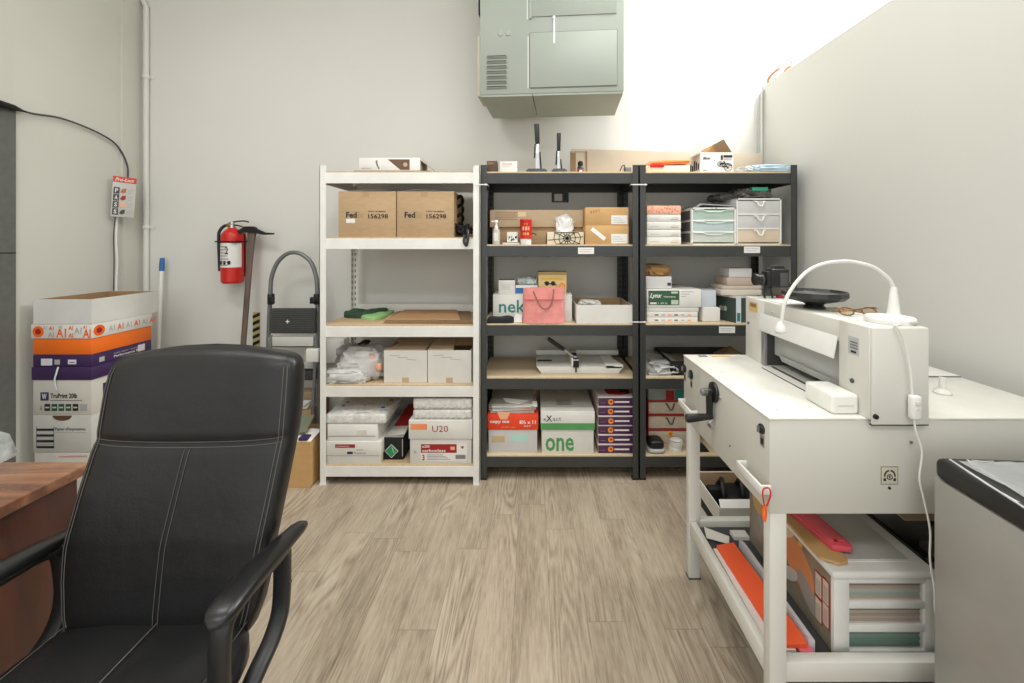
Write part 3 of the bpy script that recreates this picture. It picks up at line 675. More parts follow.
cloth('folded_cloth', [onz(361, 319, zt), onz(374, 320.5, zt), onz(386, 318, zt), onz(394, 313.5, zt), (X(393, 2.8), 2.78), onz(384, 313.6, zt), onz(371, 316, zt)], zt, 0.024, mat('light_green_cloth', (150, 196, 130), 0.8), 'light green crumpled cloth beside the dark green cloth on the white rack', seed=5)
CB = mat('cardboard_brown', (186, 146, 106), 0.8, var=(10, 0.06, (1, 1, 1)))
cs = [((380, 323.4), (474, 323.4), (474, 314), (392, 314), 0.006, BOARD, 'lowest flat cardboard sheet on the third board of the white rack'),
      ((384, 322.4), (472, 322.6), (470, 314), (398, 314), 0.006, KRAFTD, 'middle flat cardboard sheet on the third board of the white rack'),
      ((386, 320.4), (460, 320.4), (456, 313), (404, 313), 0.008, CB, 'top flat cardboard sheet on the third board of the white rack')]
z = zt + 0.001
for a, b, c, d_, th, m, l in cs:
    MB().prism([onz(*a, z), onz(*b, z), (X(c[0], 2.8), 2.82), (X(d_[0], 2.8), 2.82)], 'z', z, z + th, m).build('cardboard_sheet', label=l, cat='cardboard'); z += th + 0.0015
# --- fourth board: bags and two white cartons
zt = zw[3]
def bag(name, label, shapes, parts=()):
    g = MB()
    for c, d_, m, seed, amp, fl in shapes: g.blob(c, d_, m, seed, amp, 2.6, 4, fl, True)
    return g
y = 2.50
t = thing('plastic_bag', 'clear plastic bag with white and orange contents spilling to the board edge', 'bag', (X(358, y), y, zt))
MB().blob((X(364, 2.54), 2.55, zt + 0.088), (0.25, 0.18, 0.20), FILM, 3, 0.22, 2.4, 4, zt + 0.001, True).blob((X(347, 2.47), 2.475, zt + 0.035), (0.25, 0.11, 0.085), FILM, 9, 0.25, 2.8, 4, zt + 0.001, True).blob((X(356, 2.5), 2.50, zt + 0.06), (0.20, 0.11, 0.12), FILM, 15, 0.3, 3.0, 4, zt + 0.001, True).build('film', t, smooth=80)
g = MB().blob((X(366, 2.56), 2.55, zt + 0.075), (0.18, 0.13, 0.14), WHITE, 5, 0.3, 2.6, 3, zt + 0.002)
g.build('tissue_filling', t, smooth=80)
MB().blob((X(371, 2.49), 2.49, zt + 0.128), (0.045, 0.03, 0.05), PEACH, 6, 0.3, 2.6, 3).blob((X(379, 2.46), 2.46, zt + 0.09), (0.035, 0.03, 0.04), PEACH, 8, 0.3, 2.6, 3).build('orange_filling', t, smooth=80)
t = thing('plastic_bag', 'grey and black bundle of wrapped cable behind the clear bag on the white rack', 'bag', (X(352, 2.62), 2.66, zt))
MB().blob((X(351, 2.64), 2.68, zt + 0.085), (0.19, 0.15, 0.16), mat('grey_film', (150, 146, 148), 0.25, var=(14, 0.3, (1, 1, 1)), bump=(50, 0.6)), 12, 0.25, 2.4, 4, zt + 0.001, True).build('wrap', t, smooth=80)
g = MB()
for j in range(5): g.tube(smoothpath([(X(352 + 2 * j, 2.6), 2.60 + 0.01 * j, zt + 0.05), (X(350 + 2 * j, 2.6), 2.585, zt + 0.11), (X(356 + 2 * j, 2.6), 2.6, zt + 0.17), (X(364 + j, 2.6), 2.63, zt + 0.205)], 4), 0.009, BLACKM, 6)
g.build('cable', t)
def white_carton(u0, u1, v0, y, dep, zb, label, flap, seed):
    x0, x1, z1 = fr(u0, u1, v0, y)
    t = thing('carton', label, 'box', ((x0 + x1) / 2, y + dep / 2, zb))
    g = crate(MB(), x0, x1, y, y + dep, zb, z1, WHITE2, 0.004, KRAFT2)
    r = random.Random(seed)
    for j in range(3): g.tube([(x0 + 0.03 + 0.05 * j, y - 0.0006, z1 - 0.03 - 0.01 * j), (x0 + 0.09 + 0.05 * j, y - 0.0006, z1 - 0.028 - 0.014 * j)], 0.0009, INKG, 4)
    g.box((x0 + x1) / 2 - 0.02, (x0 + x1) / 2 + 0.02, y - 0.0008, y, zb, zb + 0.03, KRAFT2)
    g.build('carton_body', t)
    for k_, (pa, m) in enumerate(flap): MB().quad([(x0 + a * (x1 - x0), y + b * dep, z1 + c) for a, b, c in pa], m, 0.003).build('flap', t)
white_carton(383.9, 427, 350.5, 2.45, 0.35, zt, 'left white carton with folded flaps on the fourth board of the white rack', [([(0, 0, 0.002), (0.95, 0, 0.002), (0.98, 0.45, 0.016), (0.2, 0.45, 0.016)], KRAFT2), ([(0.0, 0.46, 0.012), (0.99, 0.46, 0.018), (1, 1, 0.05), (0.1, 1, 0.03)], KRAFT2)], 1)
white_carton(427.8, 471, 350.3, 2.45, 0.35, zt, 'right white carton with brown raised flaps on the fourth board of the white rack', [([(0, 0, 0.004), (0.6, 0, 0.004), (0.5, 0.5, 0.03), (0, 0.5, 0.03)], KRAFT2), ([(0.2, 0.3, 0.006), (0.98, 0.3, 0.006), (0.9, 0.9, 0.06), (0.2, 0.9, 0.05)], KRAFT)], 2)
# --- bottom board of the white rack
zt = zw[4]; y = 2.426
def lidded(name, u0, u1, vb, vl, y, dep, zb, label, mb_, ml, extra=None, lidname='lid', o=0.006):
    """box with a telescoping lid; vb = top of the visible body, vl = top of the lid"""
    x0, x1, zm = fr(u0, u1, vb, y); z1 = Z(vl, y)
    t = thing(name, label, 'box', ((x0 + x1) / 2, y + dep / 2, zb))
    g = MB().box(x0, x1, y, y + dep, zb, z1 - 0.003, mb_, 0.0015)
    if extra: extra('body', g, x0, x1, zb, zm, y)
    g.box(x0 + 0.001, x1 - 0.001, y - 0.001, y, zm - 0.0035, zm, LGREY)  # grey strip paints the shadow line of the lid on the body
    g.build('box_body', t)
    g = MB().box(x0 - o, x1 + o, y - o, y + dep + o, zm, z1, ml, 0.0015)
    if extra: extra('lid', g, x0 - o, x1 + o, zm, z1, y - o)
    g.build(lidname, t)
    return t, x0, x1, z1
def e1(w_, g, a, b, z0, z1, y):
    if w_ == 'lid':
        W_ = b - a; hh_ = z1 - z0
        g.box(a + W_ * 0.19, a + W_ * 0.54, y - 0.001, y, z0 + hh_ * 0.55, z0 + hh_ * 0.8, REDD); g.text('carbonless', 'front', a + W_ * 0.21, a + W_ * 0.44, z0 + hh_ * 0.62, z0 + hh_ * 0.74, y - 0.0008, WHITE)
        g.box(a + W_ * 0.4, a + W_ * 0.5, y - 0.001, y, z0 + hh_ * 0.1, z0 + hh_ * 0.28, NAVY); g.text('Premium', 'front', a + W_ * 0.52, a + W_ * 0.73, z0 + hh_ * 0.12, z0 + hh_ * 0.26, y, INKG)
        g.box(a + W_ * 0.56, a + W_ * 0.68, y - 0.0008, y, z0 + hh_ * 0.38, z0 + hh_ * 0.42, INKG)
_, x0, x1, z1 = lidded('paper_box', 326, 380.5, 455, 441, y, 0.36, zt, 'white lidded paper box with a small red label, bottom left of the white rack', WHITE2, WHITE2, e1)
zb = z1 + 0.001
g = MB().box(X(327, y), X(377.5, y), y + 0.002, y + 0.34, zb, Z(424.5, y), WHITE, 0.004)
zz = Z(424.5, y)
g.box(X(357, y), X(366.5, y), y - 0.001, y + 0.003, Z(434, y), Z(430, y), OFFW).box(X(327, y) + 0.005, X(375, y), y + 0.0005, y + 0.0025, Z(436.5, y), Z(436, y), INKG)
g.build('paper_pack', label='flat white tray of paper lying on the red-labelled paper box', cat='paper pack')
zb = zz + 0.0005
t = thing('wrapped_pack', 'bubble-wrapped flat pack with faint brown and blue marks topping the left pile', 'pack', (X(355, 2.5), 2.6, zb))
g = MB(); g.box(X(324.8, y), X(386, y), y, y + 0.38, zb, Z(414.0, y), BUBBLE, 0.014, 3); g.blob((X(355, y), y + 0.19, Z(414, y) - 0.005), (X(386, y) - X(326, y), 0.36, 0.035), BUBBLE, 4, 0.12, 3.0, 4, Z(414, y) - 0.018)
r = random.Random(5)
for j in range(9):
    a, b = X(335 + r.uniform(0, 48), y), y + 0.05 + r.uniform(0, 0.22)
    g.blob((a, b, Z(414, y) + 0.009), (0.024, 0.02, 0.008), (mat('brown_mark', (130, 108, 84)), mat('brown_mark', (0, 0, 0)), BLUE)[j % 3], j, 0.3, 2, 2)
g.build('bubble_wrap', t, smooth=70)
# black carton with a green diamond
ya = 2.47
x0, x1, z1 = fr(383.5, 403.5, 437.5, ya)
t = thing('carton', 'black carton with a green diamond between the two piles of the white rack', 'box', ((x0 + x1) / 2, ya + 0.15, zt))
g = MB(); g.box(x0, x1, ya, ya + 0.34, zt, z1, BLACKM, 0.001).box(x0 - 0.0006, x0, ya, ya + 0.34, zt, z1, REDD).box(x1 - 0.008, x1 - 0.004, ya - 0.001, ya, zt + 0.02, z1 - 0.01, LGREY).box(x0 + 0.004, x1 - 0.004, ya + 0.003, ya + 0.335, z1, z1 + 0.001, LGREY); g.build('carton_body', t)
cx_, cz_ = X(391.5, ya), Z(451, ya); q = 0.040
g = MB(); g.prism([(cx_ - q, cz_), (cx_, cz_ + q), (cx_ + q, cz_), (cx_, cz_ - q)], 'y', ya - 0.0012, ya, WHITE)
q = 0.036; g.prism([(cx_ - q, cz_), (cx_, cz_ + q), (cx_ + q, cz_), (cx_, cz_ - q)], 'y', ya - 0.002, ya - 0.001, mat('label_green', (34, 142, 92), 0.4)); g.tube([(cx_ + 0.004, ya - 0.002, cz_ + 0.022), (cx_ + 0.016, ya - 0.002, cz_ - 0.012)], 0.0016, WHITE, 4)
g.build('hazard_label', t)
zc = z1 + 0.0015
g = MB(); g.quad([(x0 + 0.01, ya + 0.02, zc), (x1 + 0.0, ya + 0.02, zc + 0.01), (x1 + 0.0, ya + 0.28, zc + 0.05), (x0 + 0.03, ya + 0.28, zc + 0.045)], OFFW, 0.004); g.quad([(x0 + 0.03, ya + 0.10, zc + 0.025), (x1, ya + 0.10, zc + 0.03), (x1 + 0.004, ya + 0.32, zc + 0.075), (x0 + 0.05, ya + 0.32, zc + 0.07)], REDD, 0.003)
g.build('booklet_stack', label='loose booklets lying on the black carton with the green diamond', cat='booklet', group=None)
def e2(w_, g, a, b, z0, z1, y):
    W_ = b - a; hh_ = z1 - z0
    if w_ == 'lid':
        g.box(a + W_ * 0.03, a + W_ * 0.29, y - 0.001, y, z0 + hh_ * 0.5, z0 + hh_ * 0.82, mat('orange_sticker', (244, 150, 100), 0.5))
        g.text('U20', 'front', a + W_ * 0.37, a + W_ * 0.62, z0 + hh_ * 0.38, z0 + hh_ * 0.72, y, REDD, 0.0)
    else:
        g.box(a + W_ * 0.18, a + W_ * 0.93, y - 0.001, y, z0 + hh_ * 0.1, z0 + hh_ * 0.8, WHITE)
        g.box(a + W_ * 0.18, a + W_ * 0.76, y - 0.0014, y - 0.001, z0 + hh_ * 0.43, z0 + hh_ * 0.78, REDD)
        g.text('u20', 'front', a + W_ * 0.2, a + W_ * 0.32, z0 + hh_ * 0.64, z0 + hh_ * 0.75, y - 0.0014, WHITE, 0.02); g.text('carbonless', 'front', a + W_ * 0.2, a + W_ * 0.58, z0 + hh_ * 0.46, z0 + hh_ * 0.59, y - 0.0014, WHITE, 0.02)
        g.box(a + W_ * 0.66, a + W_ * 0.73, y - 0.002, y - 0.001, z0 + hh_ * 0.55, z0 + hh_ * 0.68, PEACH)
        g.text('3', 'front', a + W_ * 0.2, a + W_ * 0.24, z0 + hh_ * 0.13, z0 + hh_ * 0.36, y - 0.001, REDD, 0.03)
        g.prism([(a + W_ * 0.82, z0 + hh_ * 0.68), (a + W_ * 0.88, z0 + hh_ * 0.7), (a + W_ * 0.86, z0 + hh_ * 0.58)], 'y', y - 0.0014, y - 0.001, REDD)
        for j in range(4): g.box(a + W_ * 0.28, a + W_ * (0.66 - 0.04 * j), y - 0.0014, y - 0.001, z0 + hh_ * (0.16 + 0.06 * j), z0 + hh_ * (0.18 + 0.06 * j), INKG)
        g.box(a + W_ * 0.74, a + W_ * 0.91, y - 0.0014, y - 0.001, z0 + hh_ * 0.18, z0 + hh_ * 0.36, LGREY)
        for j in range(12): g.box(a + W_ * (0.75 + 0.013 * j), a + W_ * (0.756 + 0.013 * j), y - 0.002, y - 0.001, z0 + hh_ * 0.2, z0 + hh_ * 0.34, INK)
        g.text('0', 'front', a + W_ * 0.07, a + W_ * 0.1, z0 + hh_ * 0.4, z0 + hh_ * 0.52, y, INKG)
_, x0, x1, z1 = lidded('paper_box', 410, 471.4, 438.5, 420, y, 0.38, zt, 'white lidded paper box marked U20 in red at the bottom right of the white rack', WHITE2, WHITE2, e2, o=0.006)
for j, (va, l) in enumerate(((410, 'lower'), (398.8, 'upper'))):
    zb = z1 + 0.001 if j == 0 else zn; zn = Z(va, y)
    g = MB().box(X(412.5, y), X(472, y), y + 0.004, y + 0.36, zb, zn - 0.001, BUBBLE, 0.014, 3)
    for q in range(9): g.tube([(X(416 + 6 * q, y), y + 0.003, zb + 0.006), (X(419 + 6 * q, y), y + 0.003, zb + 0.014)], 0.002, mat('flute_shadow', (170, 160, 152)), 4)
    g.build('wrapped_pack', label=l + ' of two white bubble-wrapped packs on the U20 paper box', cat='pack')

# --- middle rack, top
zt = zg[0]; y = 2.50
def small(name, label, cat, u0, u1, vt, y, dep, zb, m, bev=0.001):
    x0, x1, z1 = fr(u0, u1, vt, y); return MB().box(x0, x1, y, y + dep, zb, z1, m, bev), x0, x1, z1
g, x0, x1, z1 = small('', '', '', 486.8, 497, 161, y, 0.07, zt, mat('dark_brown_box', (88, 66, 50), 0.6)); g.box(x0 + 0.005, x1 - 0.02, y - 0.001, y, z1 - 0.02, z1 - 0.008, KRAFTD); g.build('small_box', label='small dark brown box at the left end of the middle rack top', cat='box')
g, x0, x1, z1 = small('', '', '', 499.8, 517.3, 161.3, y, 0.08, zt, WHITE); g.text('STAPLES', 'front', x0 + 0.012, x1 - 0.03, z1 - 0.020, z1 - 0.013, y, RED); g.text('heavy duty', 'front', x0 + 0.012, x1 - 0.04, z1 - 0.032, z1 - 0.026, y, INKG); g.build('small_box', label='small white box with red print beside the heavy stapler', cat='box')
def stapler(uc, ub0, ub1, vt, vj, ut, label, wpx):
    y = 2.55; s = y / F; zb = zt
    t = thing('heavy_duty_stapler', label, 'stapler', (X(uc, y), y, zb))
    x0, x1 = X(ub0, y), X(ub1, y)
    MB().box(x0, x1, y - 0.03, y + 0.16, zb, zb + 0.024, DGREY, 0.006).box(x0 + 0.01, x1 - 0.01, y - 0.02, y + 0.15, zb + 0.024, zb + 0.030, DGREY, 0.003).build('base', t)
    P = [(X(uc, y), y, zb + 0.028), (X(uc - 0.3, y), y, Z(vj + 4, y))]
    g = MB(); xc = X(uc, y); hw_ = wpx / 2 * s
    g.prism([(xc - hw_, zb + 0.028), (xc + hw_, zb + 0.028), (xc + hw_ * 0.7, Z(vj, y)), (xc - hw_ * 0.7, Z(vj, y))], 'y', y - 0.014, y + 0.014, CHROME, 0.002)
    g.build('magazine', t)
    g = MB(); g.box(xc - 0.006, xc + 0.006, y + 0.016, y + 0.05, zb + 0.028, Z(vj + 2, y), STEEL, 0.002).tube([(xc + hw_ + 0.008, y, zb + 0.03), (xc + hw_, y, Z(vj + 8, y))], 0.0045, BLACK, 8).tube([(xc - hw_ - 0.004, y, Z(vj + 14, y)), (xc - hw_, y, Z(vj, y))], 0.0045, BLACK, 8); g.build('spring_rod', t)
    g = MB(); xt = X(ut, y)
    g.prism([(xc - hw_ * 0.95, Z(vj + 1, y)), (xc + hw_ * 0.95, Z(vj + 1, y)), (xt + hw_ * 1.15, Z(vt, y)), (xt - hw_ * 1.15, Z(vt, y))], 'y', y - 0.015, y + 0.015, BLACK, 0.005)
    g.build('handle', t)
stapler(537.5, 526.3, 547, 124.2, 144, 536.6, 'taller stapler standing upright on top of the middle rack', 4.6)
stapler(558.6, 551.5, 566.8, 133.3, 151, 558.8, 'shorter stapler standing upright on top of the middle rack', 3.6)
y = 2.58
t = thing('bottle', 'small black bottle with a red base label in front of the long flat box', 'bottle', (X(580.4, y), y, zt))
s = y / F
MB().lathe([(0.019, 0), (0.020, 0.004), (0.020, 0.044), (0.012, 0.056), (0.011, 0.058)], (X(580.4, y), y, zt), BLACK, 20).lathe([(0.0205, 0.006), (0.0205, 0.032)], (X(580.4, y), y, zt), mat('wine_label', (176, 50, 60), 0.5), 20).build('container', t)
MB().lathe([(0.015, 0.056), (0.017, 0.06), (0.015, 0.078), (0.008, 0.084)], (X(580.4, y), y, zt), BLACKM, 16).box(X(580.4, y) - 0.008, X(580.4, y) + 0.008, y - 0.0225, y - 0.019, zt + 0.013, zt + 0.026, WHITE).build('cap', t)
g = MB(); y = 2.52
g.tube(smoothpath([(X(620, y), y, zt + 0.012), (X(622, y), y, zt + 0.04), (X(624.5, y), y, zt + 0.045), (X(625, y), y, zt + 0.012)], 4), 0.004, DGREY, 6).box(X(624.5, y), X(631.5, y), y + 0.002, y + 0.03, zt, zt + 0.036, GREY, 0.002).box(X(618, y), X(632, y), y + 0.002, y + 0.035, zt, zt + 0.006, DGREY)
g.build('bracket', label='small grey metal bracket lying at the right end of the middle rack top', cat='bracket')
# long flat cardboard box spanning both racks
y = 2.76
xa, xb = X(571.5, y), X(762, y)
t = thing('long_cardboard_box', 'long flat cardboard box leaning upright across the tops of both dark racks', 'box', ((xa + xb) / 2, y, zt))
g = MB(); g.prism([(xa, zt), (xb, zt), (xb, Z(153.5, y)), (xa, Z(148.8, y))], 'y', y, y + 0.11, PALEBOX, 0.002); g.build('carton', t)
g = MB(); g.box(xa - 0.001, xa + 0.028, y - 0.003, y - 0.0002, zt + 0.002, Z(153, y), KRAFTD).box(X(585.5, y), X(587.2, y), y - 0.003, y - 0.0002, zt + 0.002, Z(150, y), KRAFTD).box(xa - 0.004, X(587, y), y - 0.004, y - 0.0002, Z(151.5, y), Z(149.6, y), PALEBOX); g.build('end_flap', t)
# --- middle rack, second board
zt = zg[1]
for (ua, ub, va, zb_, l, dx) in ((492.5, 586, 227.3, zt, 'lower long kraft carton behind the bottles on the middle rack', 0), (490, 583, 209.8, None, 'upper long kraft carton behind the bottles on the middle rack', 1)):
    y = 2.60 if not dx else 2.58
    zb = zb_ if zb_ is not None else ztop_
    x0, x1, z1 = fr(ua, ub, va, y); ztop_ = z1 + 0.001
    t = thing('long_cardboard_box', l, 'box', ((x0 + x1) / 2, y + 0.1, zb))
    g = MB().box(x0, x1, y, y + 0.25, zb, z1, KRAFT2 if dx else KRAFT, 0.002)
    if dx:
        for j in range(5): g.box(x0 + 0.03, x0 + 0.17 - 0.01 * (j % 2), y - 0.0008, y, z1 - 0.018 - 0.011 * j, z1 - 0.014 - 0.011 * j, mat('print_brown', (150, 118, 84)))
    g.build('carton', t)
    if dx: MB().decal('front', X(518, y), X(526, y), Z(216.5, y), Z(212, y), y, YELLOW and mat('pale_sticker', (228, 206, 164))).build('sticker', t)
# spray bottle
y = 2.50; xc = X(496.3, y)
t = thing('spray_bottle', 'small clear pump bottle at the left end of the second board', 'bottle', (xc, y, zt))
MB().lathe([(0.019, 0), (0.022, 0.004), (0.022, 0.075), (0.018, 0.090), (0.010, 0.096)], (xc, y, zt), mat('clear_bottle', (208, 206, 198), 0.1, alpha=0.75), 20).box(xc - 0.012, xc + 0.012, y - 0.0235, y - 0.021, zt + 0.02, zt + 0.07, WHITE2).build('bottle_body', t)
MB().lathe([(0.011, 0.094), (0.012, 0.108), (0.006, 0.112), (0.005, 0.128), (0.010, 0.130), (0.010, 0.142), (0.006, 0.146)], (xc, y, zt), PLASW, 14).box(xc - 0.03, xc + 0.005, y - 0.006, y + 0.006, zt + 0.133, zt + 0.142, PLASW, 0.002).build('pump', t)
y = 2.51
MB().box(X(503, y), X(519.5, y), y - 0.025, y + 0.06, zt + 0.0005, zt + 0.011, OFFW, 0.001).build('notepad', label='thin white pad under the small printed cup on the second board', cat='notepad')
xc = X(512.3, y)
t = thing('cup', 'small white square cup with dark floral print beside the red canister', 'cup', (xc, y, zt + 0.0115))
g = MB(); w = 0.031; crate(g, xc - w, xc + w, y, y + 0.055, zt + 0.0115, Z(232, y), WHITE, 0.003); g.build('cup_body', t)
g = MB(); r = random.Random(2)
for j in range(14):
    a, b = xc + r.uniform(-w * 0.7, w * 0.8), zt + 0.02 + r.uniform(0, 0.028); q = r.uniform(0.003, 0.007)
    g.prism([(a - q, b), (a, b + q * 1.2), (a + q, b), (a, b - q)], 'y', y - 0.0009, y, (INK, DGREEN, NAVY)[j % 3])
g.build('floral_print', t)
# red canister
y = 2.50; xc = X(525.9, y); s = y / F; rr = 5.9 * s; z1 = Z(219.3, y)
t = thing('canister', 'red and white round canister in front of the long kraft cartons', 'canister', (xc, y, zt))
MB().lathe([(rr * 0.88, 0), (rr * 0.92, 0.004), (rr * 0.92, 0.034), (rr * 0.98, 0.036)], (xc, y, zt), PLASW, 24).build('base', t)
hh = z1 - zt
g = MB().lathe([(rr, 0.034), (rr, hh - 0.012), (rr * 1.02, hh - 0.010), (rr * 1.02, hh - 0.003), (rr * 0.98, hh)], (xc, y, zt), RED, 28)
for j, (b0, b1, ww, m) in enumerate(((0.55, 0.72, 0.6, PEACH), (0.36, 0.48, 0.5, YELLOW), (0.76, 0.86, 0.5, ORANGE))):
    n = 7; wv = [(xc + rr * math.sin(a) * 1.02, y - rr * math.cos(a) * 1.02) for a in [(-ww + 2 * ww * q / n) for q in range(n + 1)]]
    for q in range(n):
        if (q + j) % 3 == 2: continue
        (ax_, ay_), (bx_, by_) = wv[q], wv[q + 1]; za, zb2 = zt + hh * b0, zt + hh * b1
        g.add([(ax_, ay_, za), (bx_, by_, za + 0.004), (bx_, by_, zb2), (ax_, ay_, zb2 - 0.004)], [[0, 1, 2, 3]], m)
g.build('can', t)
MB().tube(smoothpath([(xc + rr, y, zt + hh * 0.45), (xc + rr + 0.02, y, zt + hh * 0.42), (xc + rr + 0.026, y, zt + hh * 0.36)], 3), 0.003, INK, 6).build('latch', t)
# tissue box
y = 2.50; x0, x1, z1 = fr(547.2, 583.8, 232, y)
t = thing('tissue_box', 'tissue box with a black and cream web pattern on the second board', 'tissue box', ((x0 + x1) / 2, y + 0.06, zt))
g = MB().box(x0, x1, y, y + 0.12, zt, z1, mat('cream_card', (226, 214, 186), 0.6), 0.001)
fc = (x0 + x1) / 2 + 0.01; fz = (zt + z1) / 2
for j in range(12):
    a = 2 * math.pi * j / 12 + 0.1; L_ = 0.03
    dx_, dz_ = math.cos(a), math.sin(a)
    e_ = min((x1 - fc - 0.004) / abs(dx_) if dx_ > 0.05 else 9, (fc - x0 - 0.004) / abs(dx_) if dx_ < -0.05 else 9, (z1 - fz - 0.002) / abs(dz_) if abs(dz_) > 0.05 else 9)
    g.tube([(fc, y - 0.0006, fz), (fc + dx_ * e_, y - 0.0006, fz + dz_ * e_)], 0.0026, INK, 4)
for q in (0.022, 0.05, 0.08):
    pts = []
    for j in range(13):
        a = 2 * math.pi * j / 12 + 0.1; zz_ = fz + math.sin(a) * q; zz_ = max(zt + 0.003, min(z1 - 0.003, zz_)); pts.append((fc + math.cos(a) * q if abs(math.cos(a) * q) < 0.11 else fc, y - 0.0006, zz_))
    pts = [p for p in pts if x0 + 0.003 < p[0] < x1 - 0.003]
    for a_, b_ in zip(pts[:-1], pts[1:]): g.tube([a_, b_], 0.0026, INK, 4)
for j in range(3): g.tube([(x0 - 0.0006, y + 0.02 + 0.035 * j, zt + 0.005), (x0 - 0.0006, y + 0.035 + 0.035 * j, z1 - 0.005)], 0.0025, INK, 4)
g.build('box_body', t)
g = MB(); yc = y + 0.055; xm = X(564.5, yc)
g.blob((xm, yc, z1 + 0.04), (0.095, 0.05, 0.105), mat('tissue', (238, 238, 236), 0.8), 21, 0.35, 2.2, 4, z1 + 0.0005, True)
g.quad([(xm - 0.06, yc - 0.01, z1 + 0.088), (xm + 0.01, yc - 0.03, z1 + 0.112), (xm + 0.06, yc, z1 + 0.066), (xm + 0.03, yc + 0.03, z1 + 0.01), (xm - 0.03, yc + 0.02, z1 + 0.01)], mat('tissue', (0, 0, 0)), 0.001)
g.build('tissue', t, smooth=60)
# two kraft cartons at the right
zb = zt
for j, (va, l) in enumerate(((225.3, 'lower kraft carton with two white labels at the right of the second board'), (207.3, 'upper kraft carton with one white label at the right of the second board'))):
    y = 2.48 + 0.006 * j; x0, x1, z1 = fr(585.3, 628.6, va, y)
    t = thing('carton', l, 'box', ((x0 + x1) / 2, y + 0.15, zb)); w = x1 - x0; h = z1 - zb
    g = MB().box(x0, x1, y, y + 0.32, zb, z1, KRAFT3, 0.002)
    if j:
        for q in range(4): g.box(x0 + w * (0.12 + 0.06 * q), x0 + w * (0.15 + 0.06 * q), y - 0.0008, y, z1 - h * (0.34 - 0.04 * q), z1 - h * (0.2 - 0.03 * q), mat('print_brown', (0, 0, 0)))
    g.build('carton_body', t)
    g = MB().decal('front', x0 + w * 0.6, x0 + w * 0.97, zb + h * 0.06, zb + h * 0.55, y, WHITE)
    for q in range(3): g.box(x0 + w * 0.64, x0 + w * (0.92 - 0.05 * q), y - 0.0012, y - 0.0007, zb + h * (0.15 + 0.12 * q), zb + h * (0.18 + 0.12 * q), LGREY)
    g.build('label', t)
    if not j:
        g = MB(); g.box(-0.05, 0.05, -0.0008, 0, -0.012, 0.012, WHITE); 
        for v_ in range(len(g.v)): g.v[v_] = Matrix.Rotation(R(38), 4, 'Y') @ g.v[v_] + Vector((x0 + w * 0.3, y - 0.0002, zb + h * 0.55))
        g.build('label', t)
    zb = z1 + 0.001
# --- middle rack, third board
zt = zg[2]; y = 2.53
x0, x1, z1 = fr(493, 572, 294.5, y)
t = thing('paper_box', 'white paper box lettered in teal behind the pink tote bag', 'box', ((x0 + x1) / 2, y + 0.14, zt)); w = x1 - x0; h = z1 - zt
g = MB().box(x0, x1, y, y + 0.30, zt, z1, WHITE2, 0.002); g.text('nekoosa', 'front', x0 + w * 0.075, x0 + w * 0.84, zt + h * 0.33, zt + h * 0.80, y, TEAL, 0.015)
g.build('box_body', t)
yb_ = y + 0.02; zc = z1 + 0.001
g, x0, x1, z1 = small('', '', '', 498.5, 515, 280.3, yb_, 0.1, zc, WHITE2); g.box(x0 + 0.003, x1 - 0.003, yb_ + 0.003, yb_ + 0.097, z1, z1 + 0.001, GREY)
for q in range(4): g.box(x0 + 0.02, x1 - 0.03, yb_ - 0.0008, yb_, z1 - 0.028 - q * 0.009, z1 - 0.026 - q * 0.009, LGREY)
g.build('small_box', label='small white box on the left of the teal-lettered paper box', cat='box')
g = MB(); x0, x1, z1 = fr(515.5, 537.5, 285.5, yb_)
t = thing('plastic_bag', 'blue and white packet lying between the small white box and the tan box', 'packet', ((x0 + x1) / 2, yb_ + .06, zc))
MB().box(x0, x1, yb_, yb_ + 0.12, zc, z1, WHITE, 0.003).box(x0 + 0.002, x0 + 0.05, yb_ - 0.001, yb_ + 0.002, zc + 0.003, z1 - 0.014, BLUE).box(x0 + 0.052, x1 - 0.004, yb_ - 0.001, yb_ + 0.002, zc + 0.003, z1 - 0.014, mat('pale_blue', (120, 168, 214))).build('packet', t)
MB().blob((X(527, yb_), yb_ + 0.07, z1 + 0.022), (0.125, 0.09, 0.05), mat('grey_film2', (176, 186, 184), 0.2, var=(30, 0.4, (1, 1, 1)), bump=(60, 0.7)), 31, 0.25, 2.6, 4, z1 + 0.001, True).build('film', t, smooth=70)
x0, x1, z1 = fr(538.5, 566.5, 273, yb_ + 0.01); yy = yb_ + 0.01
t = thing('small_box', 'tan box printed with sunglasses behind the pink tote bag', 'box', ((x0 + x1) / 2, yy + .05, zc))
g = MB().box(x0, x1, yy, yy + 0.11, zc, z1, mat('tan_print', (222, 196, 134), 0.6), 0.001)
h = z1 - zc; w = x1 - x0
g.box(x0 + w * 0.1, x1 - w * 0.1, yy - 0.001, yy, z1 - h * 0.34, z1 - h * 0.22, YELLOW)
for a in (0.3, 0.52): g.lathe([(0.014, -0.001), (0.014, 0)], (x0 + w * a, yy, z1 - h * 0.5), INK, 14, 'y')
g.tube([(x0 + w * 0.2, yy - 0.001, z1 - h * 0.45), (x0 + w * 0.66, yy - 0.001, z1 - h * 0.58)], 0.003, INK, 5).lathe([(0.018, -0.001), (0.018, 0)], (x0 + w * 0.84, yy, z1 - h * 0.62), ORANGE, 14, 'y').lathe([(0.011, -0.0015), (0.011, 0)], (x0 + w * 0.84, yy, z1 - h * 0.62), YELLOW, 14, 'y')
g.build('box_body', t)
MB().box(x0 - 0.003, x1 + 0.003, yy - 0.003, yy + 0.113, z1 - 0.010, z1 + 0.006, mat('tan_lid', (176, 150, 96), 0.6), 0.001).build('lid', t)
